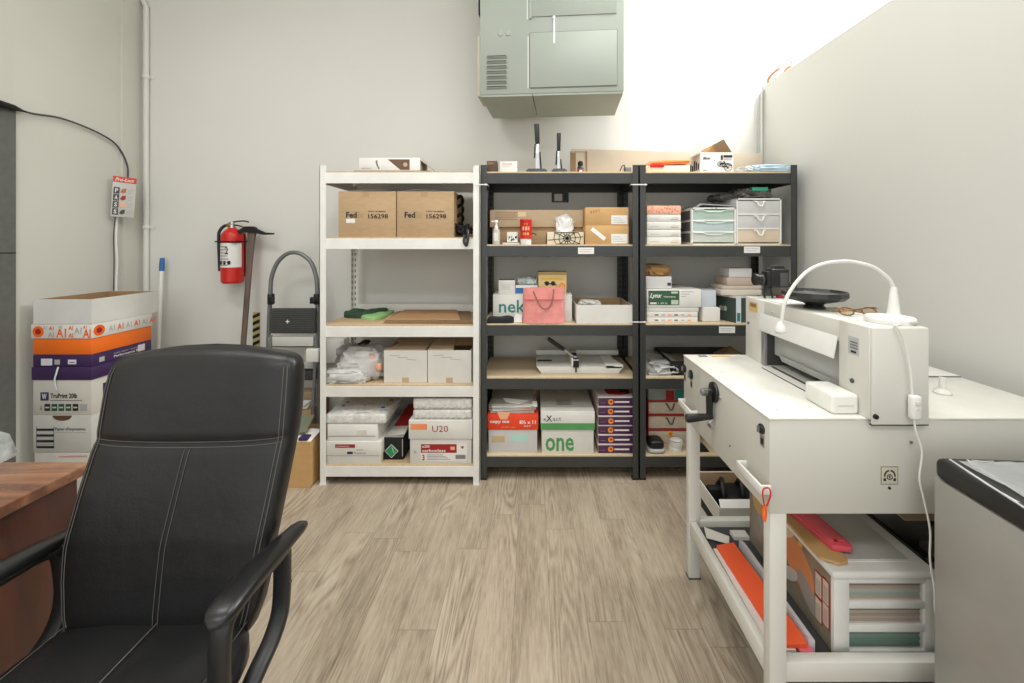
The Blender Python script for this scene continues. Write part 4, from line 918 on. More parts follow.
# pink tote bag
y = 2.495; TP = mat('pink_fabric', (222, 142, 136), 0.85, bump=(200, 0.5), var=(26, 0.10, (1, 1, 1)))
t = thing('tote_bag', 'small pink fabric tote bag standing in front of the teal-lettered box', 'bag', (X(544, y), y, zt))
rings = []
for q in range(9):
    f = q / 8; zz = zt + 0.001 + f * (Z(287.5, y) - zt); xl = X(522.8 + 0.2 * f, y); xr = X(564.6 - 0.3 * f, y); th = 0.032 * (1 - 0.75 * f)
    n = 28; ring = []
    for kk in range(n):
        a = 2 * math.pi * kk / n; ca, sa = math.cos(a), math.sin(a)
        xx = (xl + xr) / 2 + (xr - xl) / 2 * math.copysign(abs(ca) ** 0.35, ca); yy = y + th * math.copysign(abs(sa) ** 0.6, sa) + 0.004 * noise.noise(Vector((xx * 25, zz * 25, 3)))
        ring.append((xx, yy, zz + (0.006 * math.sin(xx * 40) if q == 8 else 0)))
    rings.append(ring)
g = MB().loft(rings, TP); g.build('bag_body', t, smooth=60)
g = MB(); g.tube(smoothpath([(X(533.5, y), y - 0.014, Z(291, y)), (X(537, y), y - 0.026, Z(299, y)), (X(541, y), y - 0.032, Z(306, y)), (X(545.5, y), y - 0.034, Z(308, y)), (X(549.5, y), y - 0.032, Z(306, y)), (X(552.5, y), y - 0.024, Z(298, y)), (X(553.5, y), y - 0.014, Z(289, y))], 5), 0.0038, mat('strap_brown', (140, 96, 84), 0.6), 8); g.build('handle', t)
g = MB(); g.box(X(523.4, y), X(564, y), y - 0.0245, y - 0.020, Z(299.5, y), Z(298.8, y), mat('pink_seam', (200, 104, 100), 0.8)); g.build('seam', t)
cloth('folded_cloth', [(X(486.8, 2.47), 2.475), (X(498, 2.47), 2.472), (X(510, 2.47), 2.475), (X(514, 2.5), 2.50), (X(508, 2.5), 2.525), (X(494, 2.5), 2.525)], zt, 0.035, BLACKM, 'bunched black cloth at the left front of the third board', seed=3, bumps=0.018)
y = 2.50
MB().quad([(X(513, y), y - 0.005, zt + 0.002), (X(522, y), y, zt + 0.002), (X(522, y), y + 0.02, zt + 0.045), (X(515.5, y), y + 0.015, zt + 0.05)], WHITE).build('paper_slip', label='white paper slip between the black cloth and the pink tote bag', cat='paper')
# open white tray box
y = 2.47; x0, x1, z1 = fr(576.5, 633, 305, y); x1 = X(632.4, y)
t = thing('open_box', 'open white box with brown inside on the right of the third board', 'box', ((x0 + x1) / 2, y + 0.15, zt))
crate(MB(), x0, x1, y, y + 0.34, zt, z1, WHITE2, 0.004, KRAFT).build('box_body', t)
MB().blob((x0 + 0.1, y + 0.17, z1 - 0.03), (0.14, 0.14, 0.07), WHITE, 41, 0.3, 2.6, 4, zt + 0.006, True).build('packing_paper', label='crumpled white packing paper inside the open white box', cat='paper', smooth=70)
# --- fourth board: paper trimmer
zt = zg[3]
t = thing('paper_trimmer', 'white desktop paper cutter with black-gripped lever on the fourth board', 'paper cutter', (X(580, 2.6), 2.6, zt))
def oy(u, v, z): x, y_ = onz(u, v, z); return x, y_
TW = mat('trimmer_white', (222, 222, 216), 0.4); TGm = mat('trimmer_grey', (176, 178, 174), 0.45)
yf_ = 2.53; zF = Z(366.5, yf_); xa, xb = X(536.5, yf_), X(623.5, yf_)
g = MB(); g.prism([(xa, zF), (xb, zF), (xb - 0.03, zt + 0.0005), (xa + 0.03, zt + 0.0005)], 'y', yf_, yf_ + 0.012, TW, 0.002)
g.prism([(yf_ + 0.01, zt + 0.0005), (yf_ + 0.26, zt + 0.0005), (yf_ + 0.26, zt + 0.05), (yf_ + 0.01, zF - 0.012)], 'x', xa + 0.03, xb - 0.03, TGm)
g.build('base', t)
g = MB(); zb_ = zt + 0.052
g.prism([(yf_, zF - 0.002), (yf_ + 0.27, zF - 0.002), (yf_ + 0.27, zF + 0.004), (yf_, zF + 0.004)], 'x', xa, X(612, 2.6), mat('trimmer_bed', (196, 197, 192), 0.45)); g.build('cutting_bed', t)
g = MB(); g.box(xa, X(619, 2.76), yf_ + 0.25, yf_ + 0.27, zF + 0.004, zF + 0.035, TW, 0.002); g.build('back_stop', t)
g = MB(); g.prism([(X(612, 2.6) - 0.05, yf_), (xb, yf_), (X(612, 2.6), yf_ + 0.27), (X(612, 2.6) - 0.05, yf_ + 0.27)], 'z', zF - 0.012, zF + 0.008, TW, 0.002); g.build('side_guide', t)
g = MB(); g.box(X(575, yf_) - 0.022, X(575, yf_) + 0.022, yf_ - 0.012, yf_ + 0.25, zF + 0.004, zF + 0.045, TW, 0.004).box(X(576, yf_) - 0.018, X(576, yf_) + 0.016, yf_ - 0.016, yf_ - 0.011, zF - 0.002, zF + 0.040, BLACKM, 0.001).box(X(576, yf_) - 0.006, X(576, yf_) + 0.005, yf_ - 0.003, yf_ - 0.0002, zt + 0.01, zt + 0.036, DGREY).box(X(576, yf_) - 0.017, X(576, yf_) + 0.015, yf_ - 0.01, yf_ + 0.14, zF + 0.044, zF + 0.047, BLACKM, 0.001); g.build('clamp_arm', t)
p0 = Vector((X(574.5, 2.6), yf_ + 0.03, zF + 0.045)); p2 = Vector((X(548, 2.52), yf_ - 0.01, Z(338.5, 2.52))); p1 = p0.lerp(p2, 0.42)
MB().tube([p0, p1], 0.006, CHROME, 8).box(p0.x - 0.01, p0.x + 0.014, yf_ + 0.02, yf_ + 0.05, zF + 0.03, zF + 0.056, STEEL, 0.003).build('lever', t)
MB().tube([p1, p1.lerp(p2, 0.1), p1.lerp(p2, 0.9), p2], [0.010, 0.0125, 0.0135, 0.010], BLACK, 12).build('grip', t)
MB().box(X(537.5, 2.56), X(552.5, 2.56), yf_ + 0.10, yf_ + 0.13, zF + 0.004, zF + 0.0055, INK).build('scale_plate', t)
# --- bottom board of the middle rack
zt = zg[4]; y = 2.50
def e3(w_, g, a, b, z0, z1, y):
    W_, h_ = b - a, z1 - z0
    if w_ == 'lid':
        g.text('copy me', 'front', a + W_ * 0.05, a + W_ * 0.43, z0 + h_ * 0.38, z0 + h_ * 0.6, y, WHITE, 0.03); g.text('8½ x 11', 'front', a + W_ * 0.63, a + W_ * 0.95, z0 + h_ * 0.38, z0 + h_ * 0.62, y, WHITE, 0.03); g.text('paper', 'front', a + W_ * 0.72, a + W_ * 0.86, z0 + h_ * 0.18, z0 + h_ * 0.3, y, WHITE)
        g.text('multi use', 'front', a + W_ * 0.28, a + W_ * 0.55, z0 + h_ * 0.14, z0 + h_ * 0.24, y, PEACH)
    else:
        g.box(a + W_ * 0.07, a + W_ * 0.33, y - 0.001, y, z0 + h_ * 0.45, z0 + h_ * 0.72, mat('tan_label', (196, 172, 128))); g.box(a + W_ * 0.48, a + W_ * 0.8, y - 0.001, y, z0 + h_ * 0.48, z0 + h_ * 0.78, mat('mint_label', (178, 218, 208)))
_, x0, x1, z1 = lidded('paper_box', 488.6, 537.2, 429.4, 414, y, 0.34, zt, 'white paper box with an orange-red lid at the bottom left of the middle rack', mat('greyish_card', (206, 206, 206), 0.7), mat('orange_red_card', (236, 70, 28), 0.5), e3)
g = MB(); r = random.Random(9)
zz = z1
cols = [WHITE, OFFW, PEACH, WHITE, mat('pale_blue_paper', (200, 214, 216)), WHITE, OFFW, WHITE, mat('grey_paper', (176, 172, 162)), mat('grey_paper', (0, 0, 0))]
for j in range(10):
    zz += 0.0052; a = R(r.uniform(-8, 8)); dx_ = r.uniform(-0.008, 0.008); w = 0.13
    c = Vector(((x0 + x1) / 2 + dx_, y + 0.15, zz)); tilt = 0.012 * (j % 3)
    pts = [c + Matrix.Rotation(a, 3, 'Z') @ Vector(p) for p in ((-w, -0.14, 0), (w, -0.14, tilt * 0.6), (w, 0.15, tilt + .012), (-w, 0.15, 0.012))]
    MB().quad(pts, cols[j], 0.0035).build('paper_sheets', label=None) if False else g.quad(pts, cols[j], 0.0035)
g.quad([(x0 + 0.1, y + 0.02, z1 + 0.066), (x1 - 0.0, y - 0.005, z1 + 0.045), (x1 - 0.0, y + 0.04, z1 + 0.06), (x0 + 0.08, y + 0.06, z1 + 0.075)], WHITE, 0.002)
g.quad([(x0 + 0.07, y - 0.008, z1 - 0.028), (x0 + 0.11, y - 0.008, z1 - 0.03), (x0 + 0.13, y - 0.006, z1 + 0.015), (x0 + 0.05, y - 0.006, z1 + 0.018)], PEACH, 0.001)
g.build('paper_pile', label='untidy pile of loose papers on the orange-red box lid', cat='papers')
def e4(w_, g, a, b, z0, z1, y):
    W_, h_ = b - a, z1 - z0
    if w_ == 'lid':
        g.box(a, b, y - 0.0012, y + 0.002, z0, z0 + h_ * 0.36, GREEN)
        g.text('e', 'front', a + W_ * 0.05, a + W_ * 0.1, z0 + h_ * 0.5, z0 + h_ * 0.62, y, INK); g.text('X', 'front', a + W_ * 0.1, a + W_ * 0.21, z0 + h_ * 0.45, z0 + h_ * 0.78, y, INK, 0.02); g.text('act', 'front', a + W_ * 0.22, a + W_ * 0.38, z0 + h_ * 0.48, z0 + h_ * 0.68, y, INKG)
        g.box(a + W_ * 0.3, a + W_ * 0.62, y + 0.09, y + 0.2, z1 - 0.0002, z1 + 0.0008, mat('grey_label', (206, 206, 202)))
        for q in range(4): g.box(a + W_ * 0.33, a + W_ * 0.58, y + 0.1 + 0.022 * q, y + 0.106 + 0.022 * q, z1 + 0.0006, z1 + 0.0014, INKG)
    else: g.text('one', 'front', a + W_ * 0.07, a + W_ * 0.62, z0 + h_ * 0.1, z0 + h_ * 0.66, y, GREEN, 0.02)
lidded('paper_box', 541.8, 593.6, 429.3, 411, 2.485, 0.40, zt, 'white paper box with green lid stripe and green lettering one', WHITE2, WHITE2, e4, o=0.006)
# six purple boxes
y = 2.49; x0, x1, _ = fr(598.4, 633.4, 0, y)
ORAN2 = mat('orange_disc', (242, 140, 36), 0.5)
g = MB(); hb = (455.6 - 396.7) / 6 * y / F - 0.0012; hb = (Z(396.7, y) - zt) / 6 - 0.0008
t0 = thing('envelope_box', 'bottom of the six plum-coloured boxes in the stack', 'box', ((x0 + x1) / 2, y + 0.12, zt), 'six plum-coloured boxes stacked at the bottom right of the middle rack')
MB().box(x0, x1, y, y + 0.30, zt, zt + hb * 0.86, PURP2, 0.001).box(x0 - 0.0006, x0 + 0.001, y + 0.004, y + 0.298, zt + 0.002, zt + hb * 0.8, mat('cream_side', (196, 182, 160))).build('box_body', t0)
MB().box(x0 - 0.003, x1 + 0.002, y - 0.002, y + 0.303, zt + hb * 0.86, zt + hb, mat('lid_edge', (214, 206, 204)), 0.0008).build('lid', t0)
w = x1 - x0
MB().lathe([(0.0165, -0.0008), (0.0165, 0.0002)], (x0 + w * 0.35, y, zt + hb * 0.42), ORAN2, 20, 'y').lathe([(0.006, -0.0014), (0.006, 0)], (x0 + w * 0.36, y, zt + hb * 0.45), PURP2, 12, 'y').box(x0 + w * 0.46, x0 + w * 0.88, y - 0.0008, y, zt + hb * 0.34, zt + hb * 0.5, WHITE).box(x0 + w * .05, x0 + w * 0.2, y - 0.0008, y, zt + hb * .3, zt + hb * .34, mat('lilac', (150, 120, 150))).build('label', t0)
names = ['second from the bottom', 'third from the bottom', 'fourth from the bottom', 'fifth from the bottom', 'top']
for j in range(1, 6):
    c = copy_tree(t0, loc=Vector(t0.location) + Vector((0.0015 * (j % 2), 0.002 * (j % 3), j * (hb + 0.0008))), label=names[j - 1] + ' of the six plum-coloured boxes in the stack' + (', red and black design on its lid' if j == 5 else ''))
ztp = zt + 6 * (hb + 0.0008)
dg = MB(); dg.blob((x0 + w * 0.62, y + 0.13, ztp + 0.003), (w * 0.7, 0.2, 0.010), REDD, 3, 0.2, 2, 3, ztp).blob((x0 + w * 0.8, y + 0.12, ztp + 0.006), (w * 0.3, 0.14, 0.010), INK, 6, 0.3, 2, 3, ztp)
o = dg.build('paper_wrap', label='crumpled dark red and black wrapper on top of the plum-coloured boxes', cat='wrapper')

# --- right rack, top
zt = zg[0]; y = 2.50
g = MB(); x0, x1 = X(660, y), X(690, y)
g.box(X(646, y), X(690, y), y, y + 0.14, zt, Z(165.5, y), mat('cream_pack', (236, 218, 190), 0.6), 0.004); g.build('paper_pack', label='cream pack lying beneath the orange bag on the right rack top', cat='paper pack')
t = thing('plastic_bag', 'orange and red plastic packet on the left of the right rack top', 'packet', (X(667, y), y + .06, Z(165.5, y)))
zc = Z(165.3, y)
MB().prism([(X(646, y), zc), (X(690, y), zc + 0.012), (X(690, y), zc + 0.036), (X(666, y), zc + 0.034), (X(650, y), zc + 0.026)], 'y', y + 0.004, y + 0.13, mat('orange_film', (240, 150, 84), 0.3, bump=(50, 0.5)), 0.006).build('packet', t)
MB().box(X(650, y), X(664, y), y - 0.008, y + 0.02, zc - 0.012, zc + 0.008, RED, 0.004).prism([(X(652, y), zc + 0.008), (X(690, y), zc + 0.022), (X(690, y), zc + 0.026), (X(652, y), zc + 0.014)], 'y', y, y + 0.006, mat('deep_orange', (226, 84, 40), 0.4)).build('band', t)
# open white box printed with a motorcycle
y = 2.50; x0, x1, z1 = fr(700.4, 733.3, 152.3, y)
t = thing('open_box', 'open white box with a black motorcycle picture on top of the right rack', 'box', ((x0 + x1) / 2, y + 0.08, zt))
g = crate(MB(), x0, x1, y, y + 0.17, zt, z1, WHITE, 0.003, KRAFT)
w = x1 - x0; h = z1 - zt
def wheel(cx_, cz_, r_, m=INK):
    g.tube([(cx_ + r_ * math.cos(a), y - 0.0008, cz_ + r_ * math.sin(a)) for a in [q * math.pi / 8 for q in range(16)]], 0.0016, m, 4, closed=True)
    for q in range(4): g.tube([(cx_ + r_ * math.cos(q * math.pi / 4), y - 0.0006, cz_ + r_ * math.sin(q * math.pi / 4)), (cx_ - r_ * math.cos(q * math.pi / 4), y - 0.0006, cz_ - r_ * math.sin(q * math.pi / 4))], 0.0007, m, 4)
wheel(x0 + w * 0.60, zt + h * 0.42, 0.015); wheel(x0 + w * 0.84, zt + h * 0.27, 0.024)
for a, b, r_ in (((0.59, 0.36), (0.72, 0.5), 0.003), ((0.72, 0.5), (0.84, 0.2), 0.003), ((0.6, 0.45), (0.82, 0.42), 0.004), ((0.66, 0.3), (0.8, 0.3), 0.005), ((0.76, 0.5), (0.7, 0.56), 0.002), ((0.82, 0.42), (0.95, 0.33), 0.003)):
    g.tube([(x0 + w * a[0], y - 0.0008, zt + h * a[1]), (x0 + w * b[0], y - 0.0008, zt + h * b[1])], r_, INK, 4)
g.text('Moto', 'front', x0 + w * 0.08, x0 + w * 0.3, zt + h * 0.64, zt + h * 0.78, y, INK, 0.03, shear=0.3)
g.box(x0 + w * 0.62, x0 + w * 0.68, y - 0.001, y, zt + h * 0.62, zt + h * 0.86, INK).box(x0 + w * 0.7, x0 + w * 0.97, y - 0.001, y, zt + h * 0.74, zt + h * 0.86, INK).lathe([(0.003, -0.001), (0.003, 0)], (x0 + w * 0.43, y, zt + h * 0.6), INK, 10, 'y')
for q in range(2): g.box(x0 + w * 0.7, x0 + w * 0.95, y - 0.001, y, zt + h * (0.62 + 0.05 * q), zt + h * (0.635 + 0.05 * q), INKG)
g.box(x0 + w * 0.08, x0 + w * 0.2, y - 0.001, y, zt + h * 0.1, zt + h * 0.13, INK)
for q in range(5): g.box(x0 - 0.001, x0, y + 0.02 + 0.03 * q, y + 0.04 + 0.03 * q, zt + h * 0.2, zt + h * (0.5 + 0.1 * (q % 3)), INK)
g.build('carton', t)
MB().quad([(x0, y, z1), (x0, y + 0.17, z1), (x0 + 0.055, y + 0.17, z1 + 0.095), (x0 + 0.050, y + 0.05, z1 + 0.09)], WHITE, 0.003).build('flap', t)
MB().quad([(x0 + w, y + 0.01, z1), (x0 + w, y + 0.165, z1), (x0 + w * 0.76, y + 0.165, z1 + 0.085), (x0 + w * 0.76, y + 0.02, z1 + 0.085)], KRAFT2, 0.003).build('flap', t)
MB().prism([(x0 + w * 0.35, z1 + 0.046), (x0 + w * 0.75, z1 + 0.085), (x0 + w, z1), (x0 + w * .45, z1)], 'y', y + 0.165, y + 0.168, KRAFT3).build('flap', t)
MB().quad([(x0, y, z1), (x0 + 0.0, y + 0.12, z1), (x0 - 0.055, y + 0.13, z1 - 0.03), (x0 - 0.055, y + 0.03, z1 - 0.03)], WHITE2, 0.003).build('flap', t)
t = thing('plastic_bag', 'pale blue plastic-wrapped packet at the right end of the right rack top', 'packet', (X(765, 2.55), 2.55, zt))
PB = mat('pale_blue_film', (190, 214, 230), 0.2, var=(16, 0.12, (1, 1, 1)), bump=(40, 0.6))
MB().blob((X(767, 2.56), 2.57, zt + 0.026), (0.29, 0.16, 0.055), PB, 51, 0.16, 2.2, 4, zt + 0.001, True).build('packet', t, smooth=70)
MB().blob((X(744, 2.52), 2.52, zt + 0.018), (0.08, 0.08, 0.034), FILM, 55, 0.3, 2.2, 4, zt + 0.001, True).build('film', t, smooth=70)
# --- right rack, second board
zt = zg[1]; y = 2.49; zb = zt
for j, (va, m, l) in enumerate(((237, WHITE2, 'bottom of the five packs stacked at the left of the second board'), (229.3, WHITE2, 'second from the bottom of the five packs at the left of the second board'), (221.4, WHITE2, 'third from the bottom of the five packs at the left of the second board'), (214.2, WHITE2, 'fourth from the bottom of the five packs at the left of the second board'), (205.4, mat('orange_flecked', (232, 176, 150), 0.6, var=(45, 0.25, (1, 1, 1))), 'orange-flecked pack on top of the stack at the left of the second board'))):
    z1 = Z(va, y); o = 0.001 * (j % 2)
    g = MB().box(X(646.8, y) + o, X(681.2, y) - o, y + o, y + 0.28, zb, z1 - 0.001, m, 0.004)
    r = random.Random(j)
    if j < 4:
        g.box(X(650, y), X(659, y), y + o - 0.0008, y + o + 0.001, zb + 0.014, zb + 0.018, LGREY); g.box(X(671, y), X(678, y), y + o - 0.0008, y + o + 0.001, zb + 0.01, zb + 0.013, INKG); g.box(X(672, y), X(679, y), y + o - 0.0008, y + o + 0.001, zb + 0.022, zb + 0.024, PEACH)
    else:
        for q in range(12): g.blob((X(649 + 2.6 * q, y), y - 0.0003, zb + r.uniform(0.012, 0.04)), (0.012, 0.002, 0.01), mat('flecks', (220, 130, 100)), q, 0.4, 2, 1)
    g.build('paper_pack', label=l, cat='paper pack'); zb = z1
# pastel drawer unit
def drawer_unit(label, u0, u1, vt, y, dep, rows, frame, front, side, handle, name='drawer_unit', side_panel=True):
    x0, x1, z1 = fr(u0, u1, vt, y); w = x1 - x0; h = z1 - zt
    t = thing(name, label, 'drawers', ((x0 + x1) / 2, y + dep / 2, zt))
    g = MB(); f = 0.008
    g.box(x0, x0 + f, y, y + dep, zt, z1, frame).box(x1 - f, x1, y, y + dep, zt, z1, frame).box(x0, x1, y, y + dep, z1 - f, z1, frame).box(x0, x1, y, y + dep, zt, zt + f * 0.7, frame).box(x0, x1, y + dep - f, y + dep, zt, z1, frame)
    n = len(rows); hh = (h - 2 * f) / n
    for j in range(1, n): g.box(x0, x1, y + 0.001, y + dep, zt + f + hh * j - 0.0045, zt + f + hh * j + 0.0045, frame)
    if side:
        for j in range(n): g.box(x0 - 0.0015, x0, y + 0.02, y + dep - 0.02, zt + f + hh * j + 0.006, zt + f + hh * (j + 1) - 0.008, side)
    g.build('frame', t)
    for j, m in enumerate(rows):
        d = MB(); za, zb2 = zt + f + hh * j + 0.005, zt + f + hh * (j + 1) - 0.005
        d.box(x0 + f + 0.002, x1 - f - 0.002, y + 0.006, y + dep - 0.02, za, zb2, m, 0.003)
        dr = d.build('drawer', t)
        handle(dr, x0, x1, y, za, zb2, j)
    return t, x0, x1, z1
def pastel(dr, x0, x1, y, za, zb2, j):
    g = MB(); pts = [(x0 + (x1 - x0) * q, y - 0.002, zb2 - 0.002 - (0.010 if 0.3 < q < 0.72 else 0.0)) for q in (0.06, 0.25, 0.35, 0.5, 0.65, 0.78, 0.94)]
    g.tube(smoothpath(pts, 3), 0.0035, mat('drawer_lip', (198, 214, 206), 0.3), 6); g.build('handle', dr)
_, x0, x1, z1 = drawer_unit('pastel-filled frosted three drawer unit in a white frame with dark slatted side', 691.5, 736, 207.5, y, 0.33, [mat('pastel_pale', (208, 214, 206), 0.3), mat('pastel_blue', (196, 211, 213), 0.3), mat('pastel_green', (182, 202, 190), 0.3)], PLASW, None, mat('slat_dark', (92, 92, 94)), pastel)
MB().lathe([(0.003, -0.001), (0.003, 0)], (X(712, y), y, z1 - 0.005), mat('brass', (0, 0, 0)), 8, 'y').lathe([(0.003, -0.001), (0.003, 0)], (X(716, y), y, z1 - 0.005), INK, 8, 'y').build('rivet', _)
MB().prism([(X(696, y), z1 + 0.003), (X(700, y), z1 + 0.024), (X(735, y), z1 + 0.012), (X(735, y), z1 + 0.006), (X(702, y), z1 + 0.016), (X(698, y), z1 + 0.001)], 'y', y + 0.0, y + 0.27, mat('tray_metal', (176, 178, 178), 0.3, 0.4), 0.001).build('tray', label='shallow grey tray lying on the pastel drawer unit', cat='tray')
def loop(dr, x0, x1, y, za, zb2, j):
    g = MB(); xc = (x0 + x1) / 2 + 0.004; zt_ = zb2 - 0.006
    g.tube(smoothpath([(xc - 0.034, y - 0.002, zt_), (xc - 0.02, y - 0.008, zt_ - 0.003), (xc - 0.012, y - 0.012, zt_ - 0.022), (xc, y - 0.014, zt_ - 0.029), (xc + 0.012, y - 0.012, zt_ - 0.022), (xc + 0.02, y - 0.008, zt_ - 0.003), (xc + 0.034, y - 0.002, zt_)], 4), 0.0048, PLASW, 8); g.build('handle', dr)
_, x0, x1, z1 = drawer_unit('frosted white three drawer unit with white loop handles, bottom drawer peach', 736.6, 781.5, 198.3, y, 0.33, [mat('frost_peach', (218, 200, 178), 0.3), mat('frost_grey', (204, 204, 202), 0.3), mat('frost_grey', (0, 0, 0))], PLASW, None, None, loop)
t = thing('plastic_bag', 'dark patterned plastic bag with a teal label on the white drawer unit', 'bag', (X(752, y), y + 0.1, z1))
MB().blob((X(758.5, y), y + 0.11, z1 + 0.033), (X(777, y) - X(741, y), 0.2, 0.072), mat('dark_net', (104, 102, 98), 0.3, var=(40, 0.6, (1, 1, 1)), bump=(60, 0.7)), 61, 0.2, 2.4, 4, z1 + 0.001, True).build('net', t, smooth=70)
MB().blob((X(733, y), y + 0.16, z1 + 0.020), (0.13, 0.16, 0.045), mat('grey_film3', (116, 116, 114), 0.25, bump=(50, 0.6)), 66, 0.3, 2.4, 4, None, True).build('film', t, smooth=70)
MB().box(X(752, y), X(768, y), y - 0.003, y + 0.03, z1 + 0.044, z1 + 0.066, mat('teal_label', (60, 150, 124), 0.5), 0.002).build('label', t)
# --- right rack, third board
zt = zg[2]; y = 2.50
zb = zt
for j, (va, l) in enumerate(((317.2, 'lowest printed ream under the green-labelled box'), (311.6, 'middle printed ream under the green-labelled box'), (307.2, 'plain white ream directly under the green-labelled box'))):
    z1 = Z(va, y); g = MB().box(X(647, y), X(699 - (j < 2), y), y + 0.003, y + 0.29, zb, z1 - 0.0008, WHITE, 0.003)
    if j < 2:
        for q in range(6): g.box(X(655 + 6.5 * q, y), X(658.5 + 6.5 * q, y), y + 0.0022, y + 0.0035, zb + 0.009, zb + 0.018, (INKG, mat('pale_ink', (0, 0, 0)), PEACH)[q % 3])
    g.build('paper_ream', label=l, cat='paper ream'); zb = z1
x0, x1, z1 = fr(646.8, 701, 289.2, y)
t = thing('paper_box', 'white paper box with a dark green label on the third board of the right rack', 'box', ((x0 + x1) / 2, y + 0.15, zb)); w = x1 - x0; h = z1 - zb
g = MB().box(x0, x1, y, y + 0.32, zb, z1, WHITE, 0.001)
for q in range(3): g.box(x0 + w * 0.63, x0 + w * (0.86 - 0.07 * q), y - 0.0008, y, z1 - h * (0.16 + 0.13 * q), z1 - h * (0.12 + 0.13 * q), LGREY)
g.build('box_body', t)
g = MB().box(x0 + w * 0.03, x0 + w * 0.6, y - 0.001, y, zb + h * 0.12, z1 - h * 0.08, mat('box_green', (54, 96, 66), 0.5))
g.text('Lynx', 'front', x0 + w * 0.05, x0 + w * 0.28, zb + h * 0.45, zb + h * 0.78, y - 0.001, WHITE, 0.03, shear=0.4); g.text('Opaque', 'front', x0 + w * 0.31, x0 + w * 0.53, zb + h * 0.53, zb + h * 0.62, y - 0.001, WHITE, 0.03)
g.box(x0 + w * 0.06, x0 + w * 0.18, y - 0.0016, y - 0.001, zb + h * 0.17, zb + h * 0.27, WHITE).box(x0 + w * 0.45, x0 + w * 0.58, y - 0.0016, y - 0.001, zb + h * 0.16, zb + h * 0.4, mat('pale_green', (196, 210, 190))).box(x0 + w * 0.45, x0 + w * 0.57, y - 0.0016, y - 0.001, z1 - h * 0.24, z1 - h * 0.13, mat('pale_green', (0, 0, 0)))
g.text('L 80 lb', 'front', x0 + w * 0.21, x0 + w * 0.38, zb + h * 0.18, zb + h * 0.28, y - 0.001, mat('pale_green', (0, 0, 0)), 0.02)
g.build('label', t)
z2 = z1 + 0.001
t = thing('wrapped_pack', 'white pack in clear wrap with a small blue mark on the green-labelled box', 'pack', (X(660, y), y + .1, z2))
MB().box(X(646.8, y), X(673, y), y + 0.02, y + 0.22, z2, Z(276.5, y), mat('white_wrap', (222, 222, 220), 0.2, bump=(40, 0.5)), 0.005).build('pack_body', t)
MB().box(X(668.5, y), X(672, y), y + 0.018, y + 0.021, z2 + 0.018, z2 + 0.036, NAVY).build('mark', t)
z3 = Z(276.5, y) + 0.001
MB().blob((X(659, y), y + 0.10, z3 + 0.030), (0.165, 0.17, 0.075), mat('brown_paper', (160, 122, 76), 0.75, var=(12, 0.15, (1, 1, 1))), 71, 0.22, 2.0, 4, z3, True).build('paper_bag', label='crumpled brown paper on the wrapped pack of the right rack', cat='paper', smooth=60)
y = 2.52
x0, x1, z1 = fr(702.5, 717.5, 307.5, y)
MB().box(x0, X(720.5, y), y, y + 0.16, zt, Z(307.5, y), WHITE, 0.008).build('paper_pack', label='small rounded white pack under the pale blue box on the right rack', cat='paper pack')
g = MB().box(X(701.5, y), X(716.8, y), y + 0.01, y + 0.2, Z(307.5, y) + 0.001, Z(290.5, y), mat('bluish_white', (214, 222, 230), 0.6), 0.001); g.build('small_box', label='pale blue-white box between the green-labelled box and the dark green box', cat='box')
# dark green box turned towards the room with packs on top
y = 2.50
A, B = Vector((X(715.5, 2.62), 2.66, 0)), Vector((X(741.5, 2.42), 2.485, 0)); dd = (B - A).normalized(); nn = Vector((-dd.y, dd.x, 0))
if nn.y < 0: nn = -nn
zc0, zc1 = zt + 0.0005, Z(296, 2.50)
C = B + nn * 0.17; D = A + nn * 0.17
t = thing('paper_box', 'dark green box turned at an angle behind the paper cutter on the right rack', 'box', ((A.x + C.x) / 2, (A.y + C.y) / 2, zt))
g = MB().prism([(A.x, A.y), (B.x, B.y), (C.x, C.y), (D.x, D.y)], 'z', zc0, zc1 - 0.012, mat('dark_green_card', (62, 76, 70), 0.5)).prism([(A.x, A.y), (B.x, B.y), (C.x, C.y), (D.x, D.y)], 'z', zc1 - 0.012, zc1, OFFW); g.build('box_body', t)
g = MB(); V, Fc = text_mesh('818', 0.03, 2, 0)
base = A.lerp(B, 0.3) - nn * 0.001
g.add([(base + dd * (x_ * 0.06) + Vector((0, 0, zc0 + 0.06 + y_ * 0.03))) for x_, y_ in V], Fc, mat('pale_green', (0, 0, 0)))
g.build('lettering', t)
e = B + nn * 0.01
MB().prism([(B.x + 0.0005, B.y - 0.001), (B.x + 0.03, B.y - 0.0), (B.x + 0.03, B.y + 0.14), (B.x + 0.0005, B.y + 0.14)], 'z', zc0, zc1 - 0.004, mat('bluish_white', (0, 0, 0))).box(B.x + 0.006, B.x + 0.024, B.y - 0.003, B.y, zc0 + 0.01, zc0 + 0.06, TEAL).build('end_panel', t)
zb = zc1 + 0.0006
for j, (u0, u1, v0, v1, m, l) in enumerate(((721, 762, 289.5, 296, mat('warm_white', (218, 210, 198), 0.6), 'wide pale pack lying on the angled dark green box'), (722, 762, 285.6, 289.5, mat('warm_white2', (206, 194, 180), 0.6), 'second pale pack on the angled dark green box'), (727, 756, 277.4, 285.6, mat('pinkish_card', (200, 180, 166), 0.65), 'pinkish-grey pack beneath the small white pack on the right rack'), (729, 752, 268.2, 277.4, mat('white_wrap', (0, 0, 0)), 'small white wrapped pack topping the pile behind the camera'))):
    yy = 2.52 + 0.006 * j; z1 = Z(v0, yy)
    MB().box(X(u0, yy), X(u1, yy), yy, yy + 0.2 - 0.02 * j, zb, z1 - 0.0008, m, 0.006).build('paper_pack', label=l, cat='paper pack'); zb = z1
